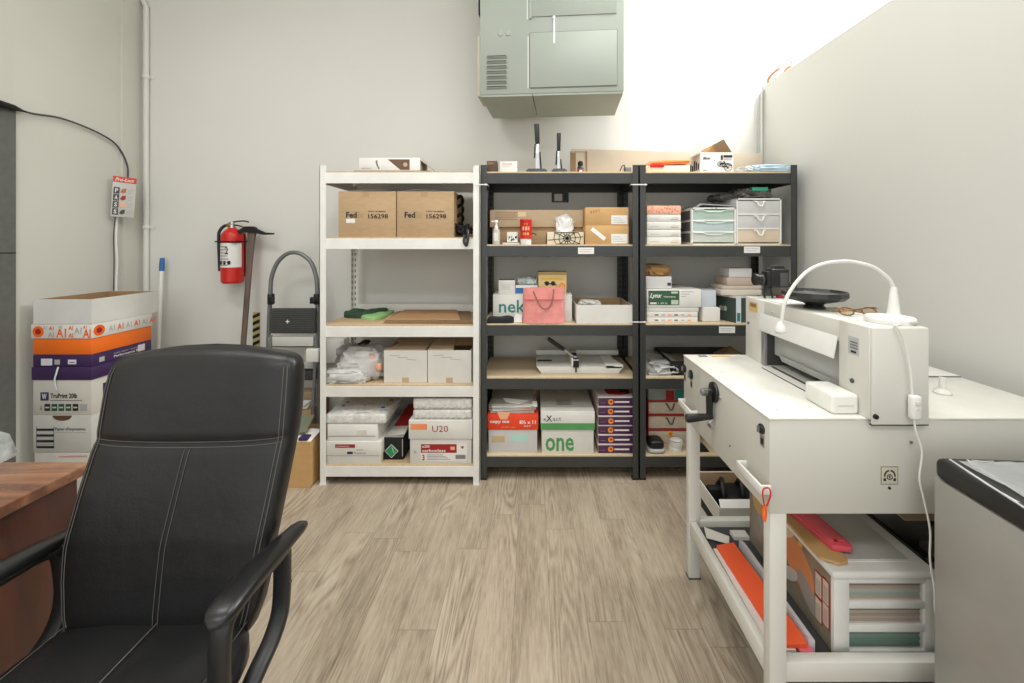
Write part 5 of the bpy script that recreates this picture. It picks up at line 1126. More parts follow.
# --- fourth board
zt = zg[3]
t = thing('plastic_bag', 'flattened clear plastic bag over papers on the left of the fourth board', 'bag', (X(662, 2.6), 2.6, zt))
MB().box(X(649, 2.5), X(676, 2.5), 2.50, 2.78, zt, zt + 0.012, mat('grey_papers', (190, 194, 196), 0.5), 0.002).build('papers', t)
MB().blob((X(661, 2.6), 2.66, zt + 0.035), (0.21, 0.34, 0.07), FILM, 81, 0.2, 2.4, 4, zt + 0.001, True).build('film', t, smooth=70)
t = thing('open_box', 'black-walled open box with folded cardboard inside behind the paper cutter', 'box', (X(706, 2.65), 2.65, zt))
x0, x1 = X(671, 2.50), X(762, 2.50)
g = MB(); crate(g, x0 + 0.0, X(756, 2.5), 2.50, 2.84, zt, zt + 0.085, BLACKM, 0.005, mat('dark_inside', (60, 56, 52))).build('box_body', t)
g = MB(); g.box(x0 + 0.015, X(748, 2.5), 2.52, 2.80, zt + 0.006, zt + 0.05, mat('grey_brown', (142, 130, 114), 0.7, var=(20, 0.2, (1, 1, 1)))).quad([(X(720, 2.5), 2.51, zt + 0.06), (X(752, 2.5), 2.51, zt + 0.075), (X(754, 2.5), 2.8, zt + 0.105), (X(735, 2.5), 2.8, zt + 0.06)], KRAFT, 0.004); g.build('folded_cardboard', t)
# --- bottom board: red drawer organiser, tape machine, ring
zt = zg[4]; y = 2.60
x0, x1 = X(648, y), X(694, y); z1 = Z(387.5, y)
t = thing('craft_organiser', 'clear drawer organiser with red frames and grey loop handles on the bottom board', 'drawers', ((x0 + x1) / 2, y + .1, zt))
g = MB(); rz = [Z(v, y) for v in (448, 430, 415.3, 401.3)]
for zz_ in rz: g.box(x0, x1, y, y + 0.26, zz_ - 0.006, zz_ + 0.006, REDD, 0.001)
g.box(x0, x0 + 0.004, y, y + 0.26, zt, rz[3], REDD).box(x1 - 0.004, x1, y, y + 0.26, zt, rz[3], REDD).box(x0, x1, y + 0.255, y + 0.26, zt, rz[3], REDD); g.build('frame', t)
FD = mat('frosted_drawer', (206, 190, 168), 0.25, var=(24, 0.14, (1, 1, 6)))
for j in range(3):
    za, zb2 = rz[j] + 0.008, rz[j + 1] - 0.008
    d = MB().box(x0 + 0.006, x1 - 0.006, y + 0.004, y + 0.24, za, zb2, FD, 0.003).build('drawer', t)
    xc = (x0 + x1) / 2 - 0.005
    h_ = MB()
    if j: h_.tube(smoothpath([(xc - 0.026, y, zb2 - 0.006), (xc - 0.017, y - 0.012, zb2 - 0.016), (xc - 0.008, y - 0.018, zb2 - 0.036), (xc + 0.008, y - 0.018, zb2 - 0.036), (xc + 0.017, y - 0.012, zb2 - 0.016), (xc + 0.026, y, zb2 - 0.006)], 4), 0.0045, DGREY, 8)
    else: h_.lathe([(0.017, -0.006), (0.018, 0.0)], (xc, y + 0.003, zb2 - 0.014), YELLOW, 16, 'y').lathe([(0.009, -0.010), (0.009, -0.006)], (xc, y + 0.003, zb2 - 0.014), ORANGE, 12, 'y')
    h_.build('handle', d)
g = MB(); g.box(x0 + 0.003, (x0 + x1) / 2 - 0.03, y + 0.004, y + 0.24, rz[3] + 0.006, z1, mat('clear_lid_box', (176, 184, 176), 0.15, alpha=0.8), 0.003).box((x0 + x1) / 2 - 0.028, x1 - 0.003, y + 0.004, y + 0.24, rz[3] + 0.006, z1, mat('clear_lid_box2', (190, 150, 140), 0.15, alpha=0.85), 0.003).box((x0 + x1) / 2 - 0.028, (x0 + x1) / 2 + 0.02, y + 0.002, y + 0.2, rz[3] + 0.006, z1 - 0.02, REDD).box((x0 + x1) / 2 + 0.025, x1 - 0.01, y + 0.001, y + 0.2, rz[3] + 0.01, z1 - 0.015, TEAL)
g.build('top_tray', t)
y = 2.50
t = thing('tape_dispenser', 'black oval desk gadget with grey base in front of the red organiser', 'dispenser', (X(656.5, y), y, zt))
s = y / F
MB().blob((X(656.5, y), y + 0.03, zt + 0.014), (0.108, 0.11, 0.03), LGREY, 1, 0.0, 1, 3, zt + 0.001).build('base', t)
MB().blob((X(656.5, y), y + 0.03, zt + 0.046), (0.096, 0.10, 0.058), BLACK, 2, 0.06, 1, 4).build('cover', t)
t = thing('tape_roll', 'white tape rolls lying beside the black gadget on the bottom board', 'tape', (X(678, y), y + .02, zt))
MB().lathe([(0.030, 0), (0.040, 0.001), (0.040, 0.024), (0.030, 0.025), (0.030, 0.0)], (X(678, y), y + 0.045, zt), PLASW, 28).build('roll', t)
MB().lathe([(0.028, 0), (0.040, 0.001), (0.040, 0.024), (0.028, 0.025), (0.028, 0.0)], (X(678.5, y), y + 0.04, zt + 0.0265), OFFW, 28).lathe([(0.026, 0.052), (0.034, 0.058), (0.026, 0.062)], (X(678.5, y), y + 0.04, zt), PLASW, 24).build('roll', t)
t = thing('tool_case', 'dark tool partly hidden behind the paper cutter leg on the bottom board', 'tool', (X(700, 2.5), 2.52, zt))
MB().prism([(X(690, 2.5), zt), (X(710, 2.5), zt), (X(706, 2.5), zt + 0.03), (X(696, 2.5), zt + 0.06), (X(690, 2.5), zt + 0.075)], 'y', 2.50, 2.56, BLACKM, 0.003).build('case_body', t)

# ------------------------------------------------------------------ carton pile at the left wall
ys = 2.25
def Xs(u): return X(u, ys)
xa, xb = Xs(33), Xs(91.5); yd = 2.600
def stack_box(name, label, parts, zb, zt_, cat='box', a=0, b=0, c=0):
    pass
STK = []
def pz(v): return Z(v, ys)
# bottom hidden box and cartons upward
def cartn(z0, z1, label, body, lidz=None, lidm=None, deco=None, dx0=0.0, dx1=0.0, dyb=0.0, handle=None, yo=0.0):
    t = thing('paper_carton', label, 'box', ((xa + xb) / 2, (ys + yd) / 2, z0))
    g = MB(); a, b, c, d_ = xa + dx0, xb + dx1, ys + yo, yd + dyb
    g.box(a, b, c, d_, z0, z1, body, 0.002)
    if handle:
        hx_, hz_, hw_ = handle; n = 12
        g.prism([(hx_ + hw_ * math.cos(math.pi * q / n), hz_ - 0.028 * math.sin(math.pi * q / n)) for q in range(n + 1)], 'y', c - 0.001, c + 0.0005, mat('hole_brown', (96, 72, 48), 0.8))
    if deco: deco(g, a, b, c, d_, z0, z1)
    g.build('carton_body', t)
    if lidz:
        l = MB().box(a - 0.004, b + 0.004, c - 0.004, d_ + 0.004, lidz, z1 + 0.002, lidm, 0.0015); l.build('lid', t)
    return t
z_a, z_b, z_c, z_d, z_e = pz(452.7), pz(415), pz(367.2), pz(354.6), pz(338.5)
def dA(g, a, b, c, d_, z0, z1):
    g.box(a + 0.12, b, c - 0.001, c, z1 - 0.025, z1 - 0.02, WHITE); g.tube([(a + 0.13, c - 0.001, z1 - 0.018), (b - 0.02, c - 0.001, z1 - 0.014)], 0.003, mat('pink_line', (216, 150, 150)), 5)
cartn(0, z_a - 0.001, 'bottom white carton of the pile at the left wall', OFFW, deco=dA, dx0=0.008)
def dB(g, a, b, c, d_, z0, z1):
    W_ = b - a; h = z1 - z0
    for q in range(4): g.box(a + W_ * 0.06, a + W_ * 0.36, c - 0.001, c, z0 + h * (0.12 + 0.155 * q), z0 + h * (0.16 + 0.155 * q) + 0.004, INK); g.box(a + W_ * 0.06, a + W_ * 0.36, c - 0.0008, c, z0 + h * (0.22 + 0.12 * q), z0 + h * (0.225 + 0.12 * q), INKG)
    g.box(a + W_ * 0.06, a + W_ * 0.065, c - 0.001, c, z0 + h * 0.12, z0 + h * 0.7, INK).box(a + W_ * 0.355, a + W_ * 0.36, c - 0.001, c, z0 + h * 0.12, z0 + h * 0.7, INK)
    g.text("Papier d'impression", 'front', a + W_ * 0.38, a + W_ * 0.9, z0 + h * 0.57, z0 + h * 0.68, c, INK, 0.01)
    g.box(a + W_ * 0.38, a + W_ * 0.9, c - 0.0008, c, z0 + h * 0.54, z0 + h * 0.545, INKG)
    for q in range(4): g.box(b, b + 0.001, c + 0.04, c + 0.15, z0 + h * (0.12 + 0.155 * q), z0 + h * (0.16 + 0.155 * q) + 0.004, INK)
cartn(z_a, z_b - 0.001, 'white carton with a black form table and cut handle in the left pile', mat('carton_grey_white', (206, 206, 202), 0.7), deco=dB, handle=((xa + xb) / 2 + 0.0, z_b - 0.003, 0.052))
def dC(g, a, b, c, d_, z0, z1):
    W_ = b - a; h = z1 - z0 - 0.07
    g.box(a + W_ * 0.13, a + W_ * 0.27, c - 0.001, c, z0 + h * 0.42, z0 + h * 0.66, NAVY); g.text('W', 'front', a + W_ * 0.16, a + W_ * 0.24, z0 + h * 0.46, z0 + h * 0.62, c - 0.001, WHITE, 0.03)
    g.text('TruPrint 20lb', 'front', a + W_ * 0.3, a + W_ * 0.76, z0 + h * 0.49, z0 + h * 0.63, c, INK, 0.03); g.box(a + W_ * 0.3, a + W_ * 0.84, c - 0.0008, c, z0 + h * 0.41, z0 + h * 0.43, INKG)
    for q in range(5): g.box(a + W_ * (0.2 + 0.12 * q), a + W_ * (0.295 + 0.12 * q), c - 0.001, c, z0 + h * 0.12, z0 + h * 0.32, INK if q in (0, 4) else mat('icon_green', (40, 86, 60), 0.5)); g.box(a + W_ * (0.215 + 0.12 * q), a + W_ * (0.28 + 0.12 * q), c - 0.0015, c, z0 + h * 0.2, z0 + h * 0.24, OFFW)
    g.box(a + W_ * 0.8, a + W_ * 0.93, c - 0.001, c, z0 + h * 0.12, z0 + h * 0.32, LGREY); g.text('A', 'front', a + W_ * 0.12, a + W_ * 0.16, z0 + h * 0.14, z0 + h * 0.28, c, INKG)
    g.box(b, b + 0.001, c + 0.06, c + 0.26, z0 + h * 0.42, z0 + h * 0.82, NAVY); g.text('W', 'right', c + 0.08, c + 0.14, z0 + h * 0.48, z0 + h * 0.76, b + 0.001, WHITE, 0.03)
t_w = cartn(z_b, z_c - 0.0015, 'white carton printed TruPrint with a dark purple lid in the left pile', OFFW, z_c - 0.068, PURPLE, dC)
# torn white strip hanging over the purple lid
MB().tube(smoothpath([(xa + (xb - xa) * 0.47, ys - 0.011, z_c + 0.004), (xa + (xb - xa) * 0.44, ys - 0.012, z_c - 0.03), (xa + (xb - xa) * 0.41, ys - 0.012, z_c - 0.07), (xa + (xb - xa) * 0.43, ys - 0.008, z_c - 0.12)], 3), 0.005, WHITE, 6, (1, 0.35)).build('tape_strip', t_w)
def dD(g, a, b, c, d_, z0, z1):
    W_ = b - a; h = z1 - z0
    g.box(a + W_ * 0.14, a + W_ * 0.33, c - 0.001, c, z0 + h * 0.12, z0 + h * 0.68, mat('lilac_white', (226, 222, 230))); g.box(a + W_ * 0.37, a + W_ * 0.46, c - 0.001, c, z0 + h * 0.2, z0 + h * 0.6, LGREY); g.box(a + W_ * 0.6, a + W_ * 0.74, c - 0.001, c, z0 + h * 0.22, z0 + h * 0.6, mat('lilac_white', (0, 0, 0)))
    g.box(a + W_ * 0.63, a + W_ * 0.71, c - 0.0014, c, z0 + h * 0.34, z0 + h * 0.4, INK)
    g.box(b, b + 0.001, c + 0.04, c + 0.068, z0 + h * 0.22, z0 + h * 0.62, LGREY); g.box(b, b + 0.001, d_ - 0.09, d_ - 0.045, z0 + h * 0.2, z0 + h * 0.8, mat('lilac_white', (0, 0, 0)))
    g.text('copy paper / papier', 'right', c + 0.12, c + 0.27, z0 + h * 0.55, z0 + h * 0.72, b + 0.0, LGREY, 0.01); g.text('Performance Plus', 'right', c + 0.12, c + 0.29, z0 + h * 0.28, z0 + h * 0.48, b + 0.0, WHITE, 0.02)
cartn(z_c + 0.0016, z_d - 0.001, 'shallow dark purple carton lid with white labels in the left pile', PURPLE, deco=dD, dyb=0.004)
def dE(g, a, b, c, d_, z0, z1): pass
cartn(z_d, z_e - 0.001, 'plain bright orange carton in the left pile', mat('bright_orange', (244, 116, 30), 0.5), dyb=0.004)
def dF(g, a, b, c, d_, z0, z1):
    W_ = b - a; h = z1 - z0; OR = mat('orange', (0, 0, 0))
    g.lathe([(h * 0.40, -0.001), (h * 0.40, 0)], (a + W_ * 0.12, c, z0 + h * 0.5), OR, 20, 'y').lathe([(h * 0.2, -0.0016), (h * 0.2, 0)], (a + W_ * 0.12, c, z0 + h * 0.5), REDD, 16, 'y')
    g.lathe([(h * 0.40, 0), (h * 0.40, 0.001)], (b, c + 0.04, z0 + h * 0.5), OR, 20, 'x').lathe([(h * 0.2, 0), (h * 0.2, 0.0016)], (b, c + 0.04, z0 + h * 0.5), REDD, 16, 'x')
    r = random.Random(4)
    items = [(0.28, 0.08, 0.4), (0.42, 0.1, 0.62), (0.62, 0.08, 0.3), (0.72, 0.35, 0.45), (0.86, 0.06, 0.62), (0.3, 0.6, 0.3), (0.45, 0.72, 0.25), (0.86, 0.7, 0.25), (0.62, 0.62, 0.3), (0.2, 0.65, 0.25)]
    for k_, (fx, fz, fs) in enumerate(items): g.text('A1' if k_ % 2 else 'Al', 'front', a + W_ * fx, a + W_ * min(0.99, fx + 0.12 * fs * 2.2), z0 + h * fz, z0 + h * min(0.96, fz + fs), c, OR if k_ % 3 else LGREY, 0.02)
    for k_ in range(6): g.text('A1', 'right', c + 0.09 + 0.05 * k_, c + 0.125 + 0.05 * k_, z0 + h * 0.25, z0 + h * 0.7, b, OR if k_ % 2 else LGREY, 0.02)
cartn(z_e, pz(324.3) - 0.001, 'white carton lid printed with orange letters and discs in the left pile', WHITE2, deco=dF, dx0=-0.006, dx1=0.004, dyb=0.006, yo=-0.004)
zt_ = pz(324.3)
t = thing('open_box', 'open white cardboard tray with brown inside topping the left pile', 'box', ((xa + xb) / 2, (ys + yd) / 2, zt_))
x1_ = xb + 0.002
g = crate(MB(), xa + 0.004, x1_, ys - 0.002, yd + 0.045, zt_, pz(299.3), mat('tray_white', (218, 218, 212), 0.7), 0.004, mat('tray_brown', (158, 128, 92), 0.8)); g.build('tray', t)
# ------------------------------------------------------------------ brown cartons beneath the step stool
yy = 2.385
x0, x1 = X(268, yy), X(310.5, yy); z1 = Z(442, yy)
t = thing('carton', 'tall open kraft carton on the floor left of the white rack', 'box', ((x0 + x1) / 2, yy + .1, 0))
crate(MB(), x0, x1, yy, yy + 0.24, 0, z1, KRAFT3, 0.004, KRAFT).build('carton_body', t)
MB().quad([(x0 - 0.0, yy + 0.001, z1 + 0.002), (x1 - 0.002, yy + 0.001, z1 + 0.002), (x1 + 0.015, yy + 0.1, z1 + 0.03), (x0, yy + 0.13, z1 + 0.03)], WHITE, 0.003).build('flap', t)
MB().box(x1 - 0.07, x1 - 0.02, yy + 0.0, yy + 0.05, z1 + 0.006, z1 + 0.022, PURPLE, 0.002).build('purple_box', label='small purple packet on the flap of the tall kraft carton', cat='packet')
MB().quad([(x0 + 0.02, yy + 0.03, z1 + 0.036), (x1 - 0.05, yy + 0.04, z1 + 0.036), (x1 - 0.06, yy + 0.16, z1 + 0.09), (x0 + 0.02, yy + 0.16, z1 + 0.09)], mat('sage_paper', (120, 126, 104), 0.6), 0.004).build('magazine', label='grey-green magazine lying in the tall kraft carton', cat='magazine')
yy = 2.58; z2 = Z(434, yy)
t = thing('carton', 'low kraft carton with white papers on it behind the tall kraft carton', 'box', (X(295, yy), yy + 0.2, 0))
x0, x1 = X(270, 2.72), X(313, 2.72)
g = MB().box(x0, x1, 2.715, 2.93, 0, Z(408, 2.72), KRAFTD, 0.002); g.build('carton_body', t)
MB().box(x0 + 0.03, x1 - 0.004, 2.7, 2.715, Z(424, 2.72), Z(409, 2.72), KRAFT).build('flap', t)
g = MB(); zq = Z(408, 2.72) + 0.001
r = random.Random(8)
for j in range(4): g.quad([(x0 + 0.02, 2.70, zq + 0.004 * j + 0.004), (x1 - 0.03 - 0.01 * j, 2.70 + 0.004 * j, zq + 0.004 * j + 0.004), (x1 - 0.05, 2.80, zq + 0.004 * j + 0.008), (x0 + 0.03, 2.80, zq + 0.004 * j + 0.008)], (WHITE, OFFW, LGREY, WHITE)[j], 0.003)
g.build('papers', label='loose white papers on the low kraft carton beneath the step stool', cat='papers')
t = thing('carton', 'small kraft carton standing upright against the wall under the step stool', 'box', (X(298, 2.85), 2.87, zq))
MB().box(X(280, 2.84), X(311.5, 2.84), 2.84, 2.93, zq, Z(392, 2.84), KRAFT2, 0.002).build('carton_body', t)

# ------------------------------------------------------------------ paper cutter (guillotine) at the right
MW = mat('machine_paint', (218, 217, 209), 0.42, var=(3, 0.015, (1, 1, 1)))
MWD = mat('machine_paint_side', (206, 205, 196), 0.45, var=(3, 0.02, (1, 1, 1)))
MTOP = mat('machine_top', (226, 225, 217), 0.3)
HX0, HX1, HY0, HY1 = 0.645, 1.52, 1.142, 1.79; ZT = 0.914
t = thing('guillotine_cutter', 'large cream-grey floor-standing guillotine paper cutter by the right wall', 'paper cutter', ((HX0 + HX1) / 2, (HY0 + HY1) / 2, 0))
cut = t
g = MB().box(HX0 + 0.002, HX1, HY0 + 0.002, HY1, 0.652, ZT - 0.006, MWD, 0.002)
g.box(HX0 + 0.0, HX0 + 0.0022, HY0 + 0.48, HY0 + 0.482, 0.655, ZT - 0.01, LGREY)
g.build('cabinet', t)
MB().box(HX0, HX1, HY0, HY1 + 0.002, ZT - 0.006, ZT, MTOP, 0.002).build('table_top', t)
# rear table step
MB().box(1.09, HX1 - 0.0, 1.49, HY1 - 0.01, ZT, ZT + 0.005, MTOP, 0.001).box(1.09, HX1, 1.487, 1.490, ZT, ZT + 0.0045, GREY).build('rear_plate', t)
MB().lathe([(0.022, 0), (0.024, 0.004), (0.018, 0.012), (0.010, 0.016), (0.009, 0.05)], (1.30, 1.33, ZT), MTOP, 20).build('stop_knob', t)
# gantry: two columns, beam, end panels
GX0, GX1, GY0, GY1, GZ = 0.908, 1.065, 1.132, 1.785, 1.163
g = MB().box(GX0, GX1, GY0 + 0.0, 1.243, ZT, GZ, MW, 0.002).box(GX0, GX1, 1.643, GY1, ZT, GZ, MW, 0.002).box(GX0, GX1, 1.243, 1.643, 1.10, GZ, MW, 0.002).build('housing', t)
MB().box(GX0 + 0.004, GX1 + 0.0, GY0 - 0.006, GY0, 0.902, GZ - 0.001, MW, 0.003).box(GX0 + 0.004, GX1 + 0.0, GY0 - 0.0045, GY0 + 0.004, 0.899, 0.902, DGREY).build('end_panel', t)
# inside of the opening
g = MB().box(GX0 + 0.12, GX0 + 0.14, 1.243, 1.643, ZT, 1.10, GREY).box(GX0 + 0.004, GX0 + 0.12, 1.635, 1.643, ZT, 1.10, DGREY).build('opening_back', t)
MB().box(GX0 + 0.03, GX0 + 0.05, 1.25, 1.625, ZT + 0.045, 1.10, LGREY, 0.002).prism([(GX0 + 0.02, ZT + 0.055), (GX0 + 0.032, ZT + 0.03), (GX0 + 0.06, ZT + 0.03), (GX0 + 0.06, ZT + 0.055)], 'y', 1.25, 1.58, LGREY).build('clamp_bar', t)
MB().box(GX0 + 0.055, GX0 + 0.06, 1.25, 1.63, ZT + 0.02, 1.09, CHROME).build('blade', t)
MB().box(GX0 - 0.03, GX0 + 0.03, 1.245, 1.60, ZT + 0.0002, ZT + 0.003, MTOP).box(GX0 - 0.034, GX0 - 0.03, 1.245, 1.60, ZT + 0.0002, ZT + 0.002, DGREY).box(GX0 + 0.004, GX0 + 0.012, 1.26, 1.60, ZT + 0.003, ZT + 0.006, DGREY).build('cutting_stick', t)
g = MB(); g.box(GX0 - 0.008, GX0 + 0.004, 1.628, 1.646, ZT, 1.09, STEEL, 0.001).box(GX0 - 0.003, GX0 + 0.006, 1.655, 1.66, ZT, 1.10, LGREY); g.build('guide_rail', t)
g = MB(); g.prism([(GX0 - 0.002, 1.112), (GX0 - 0.006, 1.115), (GX0 - 0.018, 1.050), (GX0 - 0.014, 1.047)], 'y', 1.243, 1.66, PLASW, 0.001); g.build('safety_guard', t)
g = MB()
g.lathe([(0.006, -0.004), (0.007, 0)], (GX0, 1.19, 1.00), DGREY, 12, 'x').lathe([(0.005, -0.004), (0.006, 0)], (GX0, 1.76, 1.055), DGREY, 12, 'x').lathe([(0.004, -0.003), (0.005, 0)], (GX0, 1.585, 1.127), LGREY, 12, 'x').lathe([(0.006, -0.006), (0.007, 0)], (GX0 + 0.012, GY0 - 0.006, 0.925), BLACK, 12, 'y'); g.build('screw', t)
g = MB().decal('left', 1.166, 1.205, 1.075, 1.125, GX0, mat('label_grey', (186, 190, 190), 0.5))
for q in range(3): g.box(GX0 - 0.0014, GX0 - 0.0008, 1.17, 1.198, 1.108 - 0.008 * q, 1.112 - 0.008 * q, INKG)
g.box(GX0 - 0.0014, GX0 - 0.0008, 1.175, 1.195, 1.08, 1.086, INK); g.build('label', t)
g = MB().decal('left', 1.69, 1.755, 1.108, 1.148, GX0, mat('label_tan', (214, 186, 128), 0.5)).box(GX0 - 0.0016, GX0 - 0.0006, 1.70, 1.745, 1.128, 1.142, mat('label_brown', (150, 112, 60))).decal('left', 1.70, 1.75, 1.075, 1.105, GX0, OFFW).build('label', t)
# front panel fittings (left face)
def on_left(u, v):
    y = HX0 * F / (u - CX); return y, Z(v, y)
g = MB(); yc, zc = on_left(714.5, 392)
g.lathe([(0.034, 0), (0.036, -0.004), (0.034, -0.010), (0.028, -0.012)], (HX0 + 0.002, yc, zc), BLACK, 24, 'x'); g.build('crank_disc', t)
hx_ = HX0 - 0.012
ck = MB(); ck.tube([(hx_ + 0.004, yc, zc), (hx_ - 0.030, yc, zc)], 0.013, BLACK, 14); ck.tube([(hx_ - 0.006, yc, zc - 0.0), (hx_ - 0.006, yc, zc - 0.088)], [0.013, 0.011], BLACK, 10).lathe([(0.010, -0.016), (0.013, -0.012), (0.013, 0.004)], (hx_ - 0.02, yc, zc), GREY, 14, 'x'); co = ck.build('crank_arm', t)
MB().tube([(hx_ + 0.004, yc, zc - 0.086), (hx_ - 0.02, yc, zc - 0.088), (hx_ - 0.06, yc, zc - 0.091), (hx_ - 0.084, yc, zc - 0.093), (hx_ - 0.089, yc, zc - 0.0935)], [0.010, 0.0115, 0.0145, 0.0155, 0.012], BLACK, 14).build('grip', co)
MB().lathe([(0.006, -0.006), (0.007, 0)], (HX0 + 0.002, yc - 0.045, zc - 0.004), STEEL, 10, 'x').build('screw', t)
MB().tube([(HX0, yc + 0.01, zc - 0.10), (HX0 - 0.02, yc + 0.008, zc - 0.115), (HX0 - 0.02, yc - 0.02, zc - 0.12)], 0.006, CHROME, 8).lathe([(0.008, -0.01), (0.008, 0)], (HX0, yc + 0.012, zc - 0.10), CHROME, 12, 'x').build('release_lever', t)
for (u, v, r_, l) in ((684.5, 368.5, 0.016, 1), (691, 374.5, 0.018, 1), (761.6, 428.8, 0.0135, 1)):
    y_, z_ = on_left(u, v)
    g = MB().lathe([(r_, 0), (r_ * 1.05, -0.005), (r_ * 0.8, -0.009)], (HX0 + 0.002, y_, z_), BLACK, 20, 'x').box(HX0 - 0.013, HX0 - 0.006, y_ - 0.002, y_ + 0.002, z_ - r_ * 0.6, z_ + r_ * 0.6, GREY); g.build('knob', t)
    g = MB().decal('left', y_ - 0.011, y_ + 0.011, z_ - r_ - 0.036, z_ - r_ - 0.004, HX0 + 0.002, mat('label_khaki', (150, 148, 132), 0.5)).box(HX0 + 0.0008, HX0 + 0.0013, y_ - 0.007, y_ + 0.007, z_ - r_ - 0.03, z_ - r_ - 0.012, INK); g.build('label', t)
g = MB()
for (u, v) in ((706, 348.5),): pass
for (x_, y_) in ((0.70, 1.55), (0.70, 1.20)): g.lathe([(0.004, 0.0), (0.0035, 0.0012)], (x_, y_, ZT), LGREY, 12)
yq, zq_ = on_left(729.5, 446); g.lathe([(0.003, -0.002), (0.003, 0)], (HX0 + 0.002, yq, zq_), DGREY, 8, 'x')
g.lathe([(0.004, -0.003), (0.004, 0)], (X(911.5, HY0), HY0 + 0.002, Z(442.5, HY0)), GREY, 10, 'y').lathe([(0.0035, -0.003), (0.0035, 0)], (X(889.6, HY0), HY0 + 0.002, Z(488.2, HY0)), BLACK, 10, 'y'); g.build('screw', t)
for yh in (1.71, 1.2035):       # two white bar handles
    hl = 0.0685; xh = 0.622; zh = 0.722
    g = MB(); pts = [(HX0 + 0.004, yh + hl, zh), (xh, yh + hl * 0.97, zh), (xh, yh + hl * 0.9, zh), (xh, yh, zh), (xh, yh - hl * 0.9, zh), (xh, yh - hl * 0.97, zh), (HX0 + 0.004, yh - hl, zh)]
    g.box(xh - 0.004, xh + 0.003, yh - hl, yh + hl, zh - 0.013, zh + 0.011, PLASW, 0.002).box(xh, HX0 + 0.003, yh + hl - 0.008, yh + hl, zh - 0.013, zh + 0.011, PLASW, 0.002).box(xh, HX0 + 0.003, yh - hl, yh - hl + 0.008, zh - 0.013, zh + 0.011, PLASW, 0.002)
    g.build('handle', t)
# near end: warning sticker
y_ = HY0 + 0.002; x0, x1, z0_, z1_ = X(880.6, y_), X(898, y_), Z(484.5, y_), Z(466.2, y_)
g = MB().decal('front', x0, x1, z0_, z1_, y_, mat('label_khaki', (0, 0, 0))).box(x0 + 0.003, x1 - 0.003, y_ - 0.0013, y_ - 0.0007, z0_ + 0.003, z1_ - 0.003, mat('label_cream', (206, 202, 184)))
cx_, cz_ = (x0 + x1) / 2, (z0_ + z1_) / 2
for a0, a1 in ((100, 190), (-10, 80)): g.tube([(cx_ + 0.014 * math.cos(R(a)), y_ - 0.0014, cz_ + 0.014 * math.sin(R(a))) for a in range(a0, a1 + 1, 15)], 0.0022, INK, 5)
g.tube([(cx_ + 0.007 * math.cos(R(a)), y_ - 0.0014, cz_ - 0.004 + 0.007 * math.sin(R(a))) for a in range(0, 360, 30)], 0.0013, INK, 5, closed=True).box(cx_ - 0.002, cx_ + 0.002, y_ - 0.0016, y_, cz_ - 0.008, cz_, INK).box(cx_ - 0.017, cx_ - 0.010, y_ - 0.0016, y_, cz_ - 0.015, cz_ - 0.007, INK).box(cx_ + 0.010, cx_ + 0.017, y_ - 0.0016, y_, cz_ - 0.015, cz_ - 0.007, INK); g.build('warning_label', t)
# stand: legs and lower tray
for lx in (HX0 + 0.004, 1.44):
    for ly in (HY0 + 0.003, HY1 - 0.055):
        MB().box(lx, lx + 0.046, ly, ly + 0.034, 0, 0.6525, MW, 0.003).box(lx - 0.002, lx + 0.048, ly - 0.002, ly + 0.036, 0, 0.006, DGREY).build('leg', t)
g = MB(); rz0, rz1 = 0.187, 0.241
RA, RB = HX0 + 0.006, 1.486
for yy0 in (HY0 + 0.008, HY1 - 0.052): MB().box(RA + 0.04, RB - 0.04, yy0, yy0 + 0.03, rz0, rz1, MW, 0.002).build('tray_rail', t)
for xx0 in (RA, RB - 0.03): MB().box(xx0, xx0 + 0.026, HY0 + 0.038, HY1 - 0.056, rz0, rz1, MW, 0.002).build('tray_rail', t)
TZ = 0.214
MB().box(RA + 0.026, RB - 0.03, HY0 + 0.038, HY1 - 0.052, TZ - 0.004, TZ, mat('dark_tray', (70, 70, 70), 0.6)).build('tray', t)
t = thing('key_tag', 'red-orange cord loop with tag hanging from the near white handle', 'tag', (0.6250, 1.118, 0.66))
MB().tube(smoothpath([(0.6200, 1.122, 0.735), (0.6140, 1.118, 0.725), (0.6160, 1.116, 0.70), (0.6190, 1.116, 0.69)], 4), 0.0022, RED, 6).tube(smoothpath([(0.6200, 1.122, 0.735), (0.6310, 1.118, 0.737), (0.6340, 1.116, 0.72), (0.6230, 1.116, 0.69)], 4), 0.0022, RED, 6).build('cord', t)
MB().tube(smoothpath([(0.6170, 1.116, 0.692), (0.6130, 1.114, 0.67), (0.6170, 1.114, 0.652), (0.6220, 1.116, 0.672), (0.6200, 1.116, 0.692)], 4), 0.003, ORANGE, 6).build('tag_loop', t)
# --- on the cutter
MB().box(0.832, 0.9065, 1.163, 1.284, ZT + 0.0005, ZT + 0.056, mat('tissue_pack_white', (238, 238, 232), 0.45, bump=(30, 0.5)), 0.009, 3).box(0.845, 0.89, 1.1615, 1.164, ZT + 0.024, ZT + 0.028, OFFW).build('tissue_pack', label='white wrapped pack of tissues on the cutter table in front of the housing', cat='tissue pack')
g = MB(); g.quad([(0.70, 1.755, ZT + 0.002), (0.735, 1.755, ZT + 0.002), (0.735, 1.775, ZT + 0.002), (0.70, 1.775, ZT + 0.002)], GREY, 0.0015); g.build('sticker', label='small grey sticker on the far end of the cutter table', cat='sticker')
g = MB(); g.quad([(0.752, 1.755, ZT + 0.002), (0.83, 1.755, ZT + 0.002), (0.83, 1.778, ZT + 0.002), (0.752, 1.778, ZT + 0.002)], mat('label_tan', (0, 0, 0)), 0.0015); g.build('sticker', label='tan label strip on the far end of the cutter table', cat='sticker')
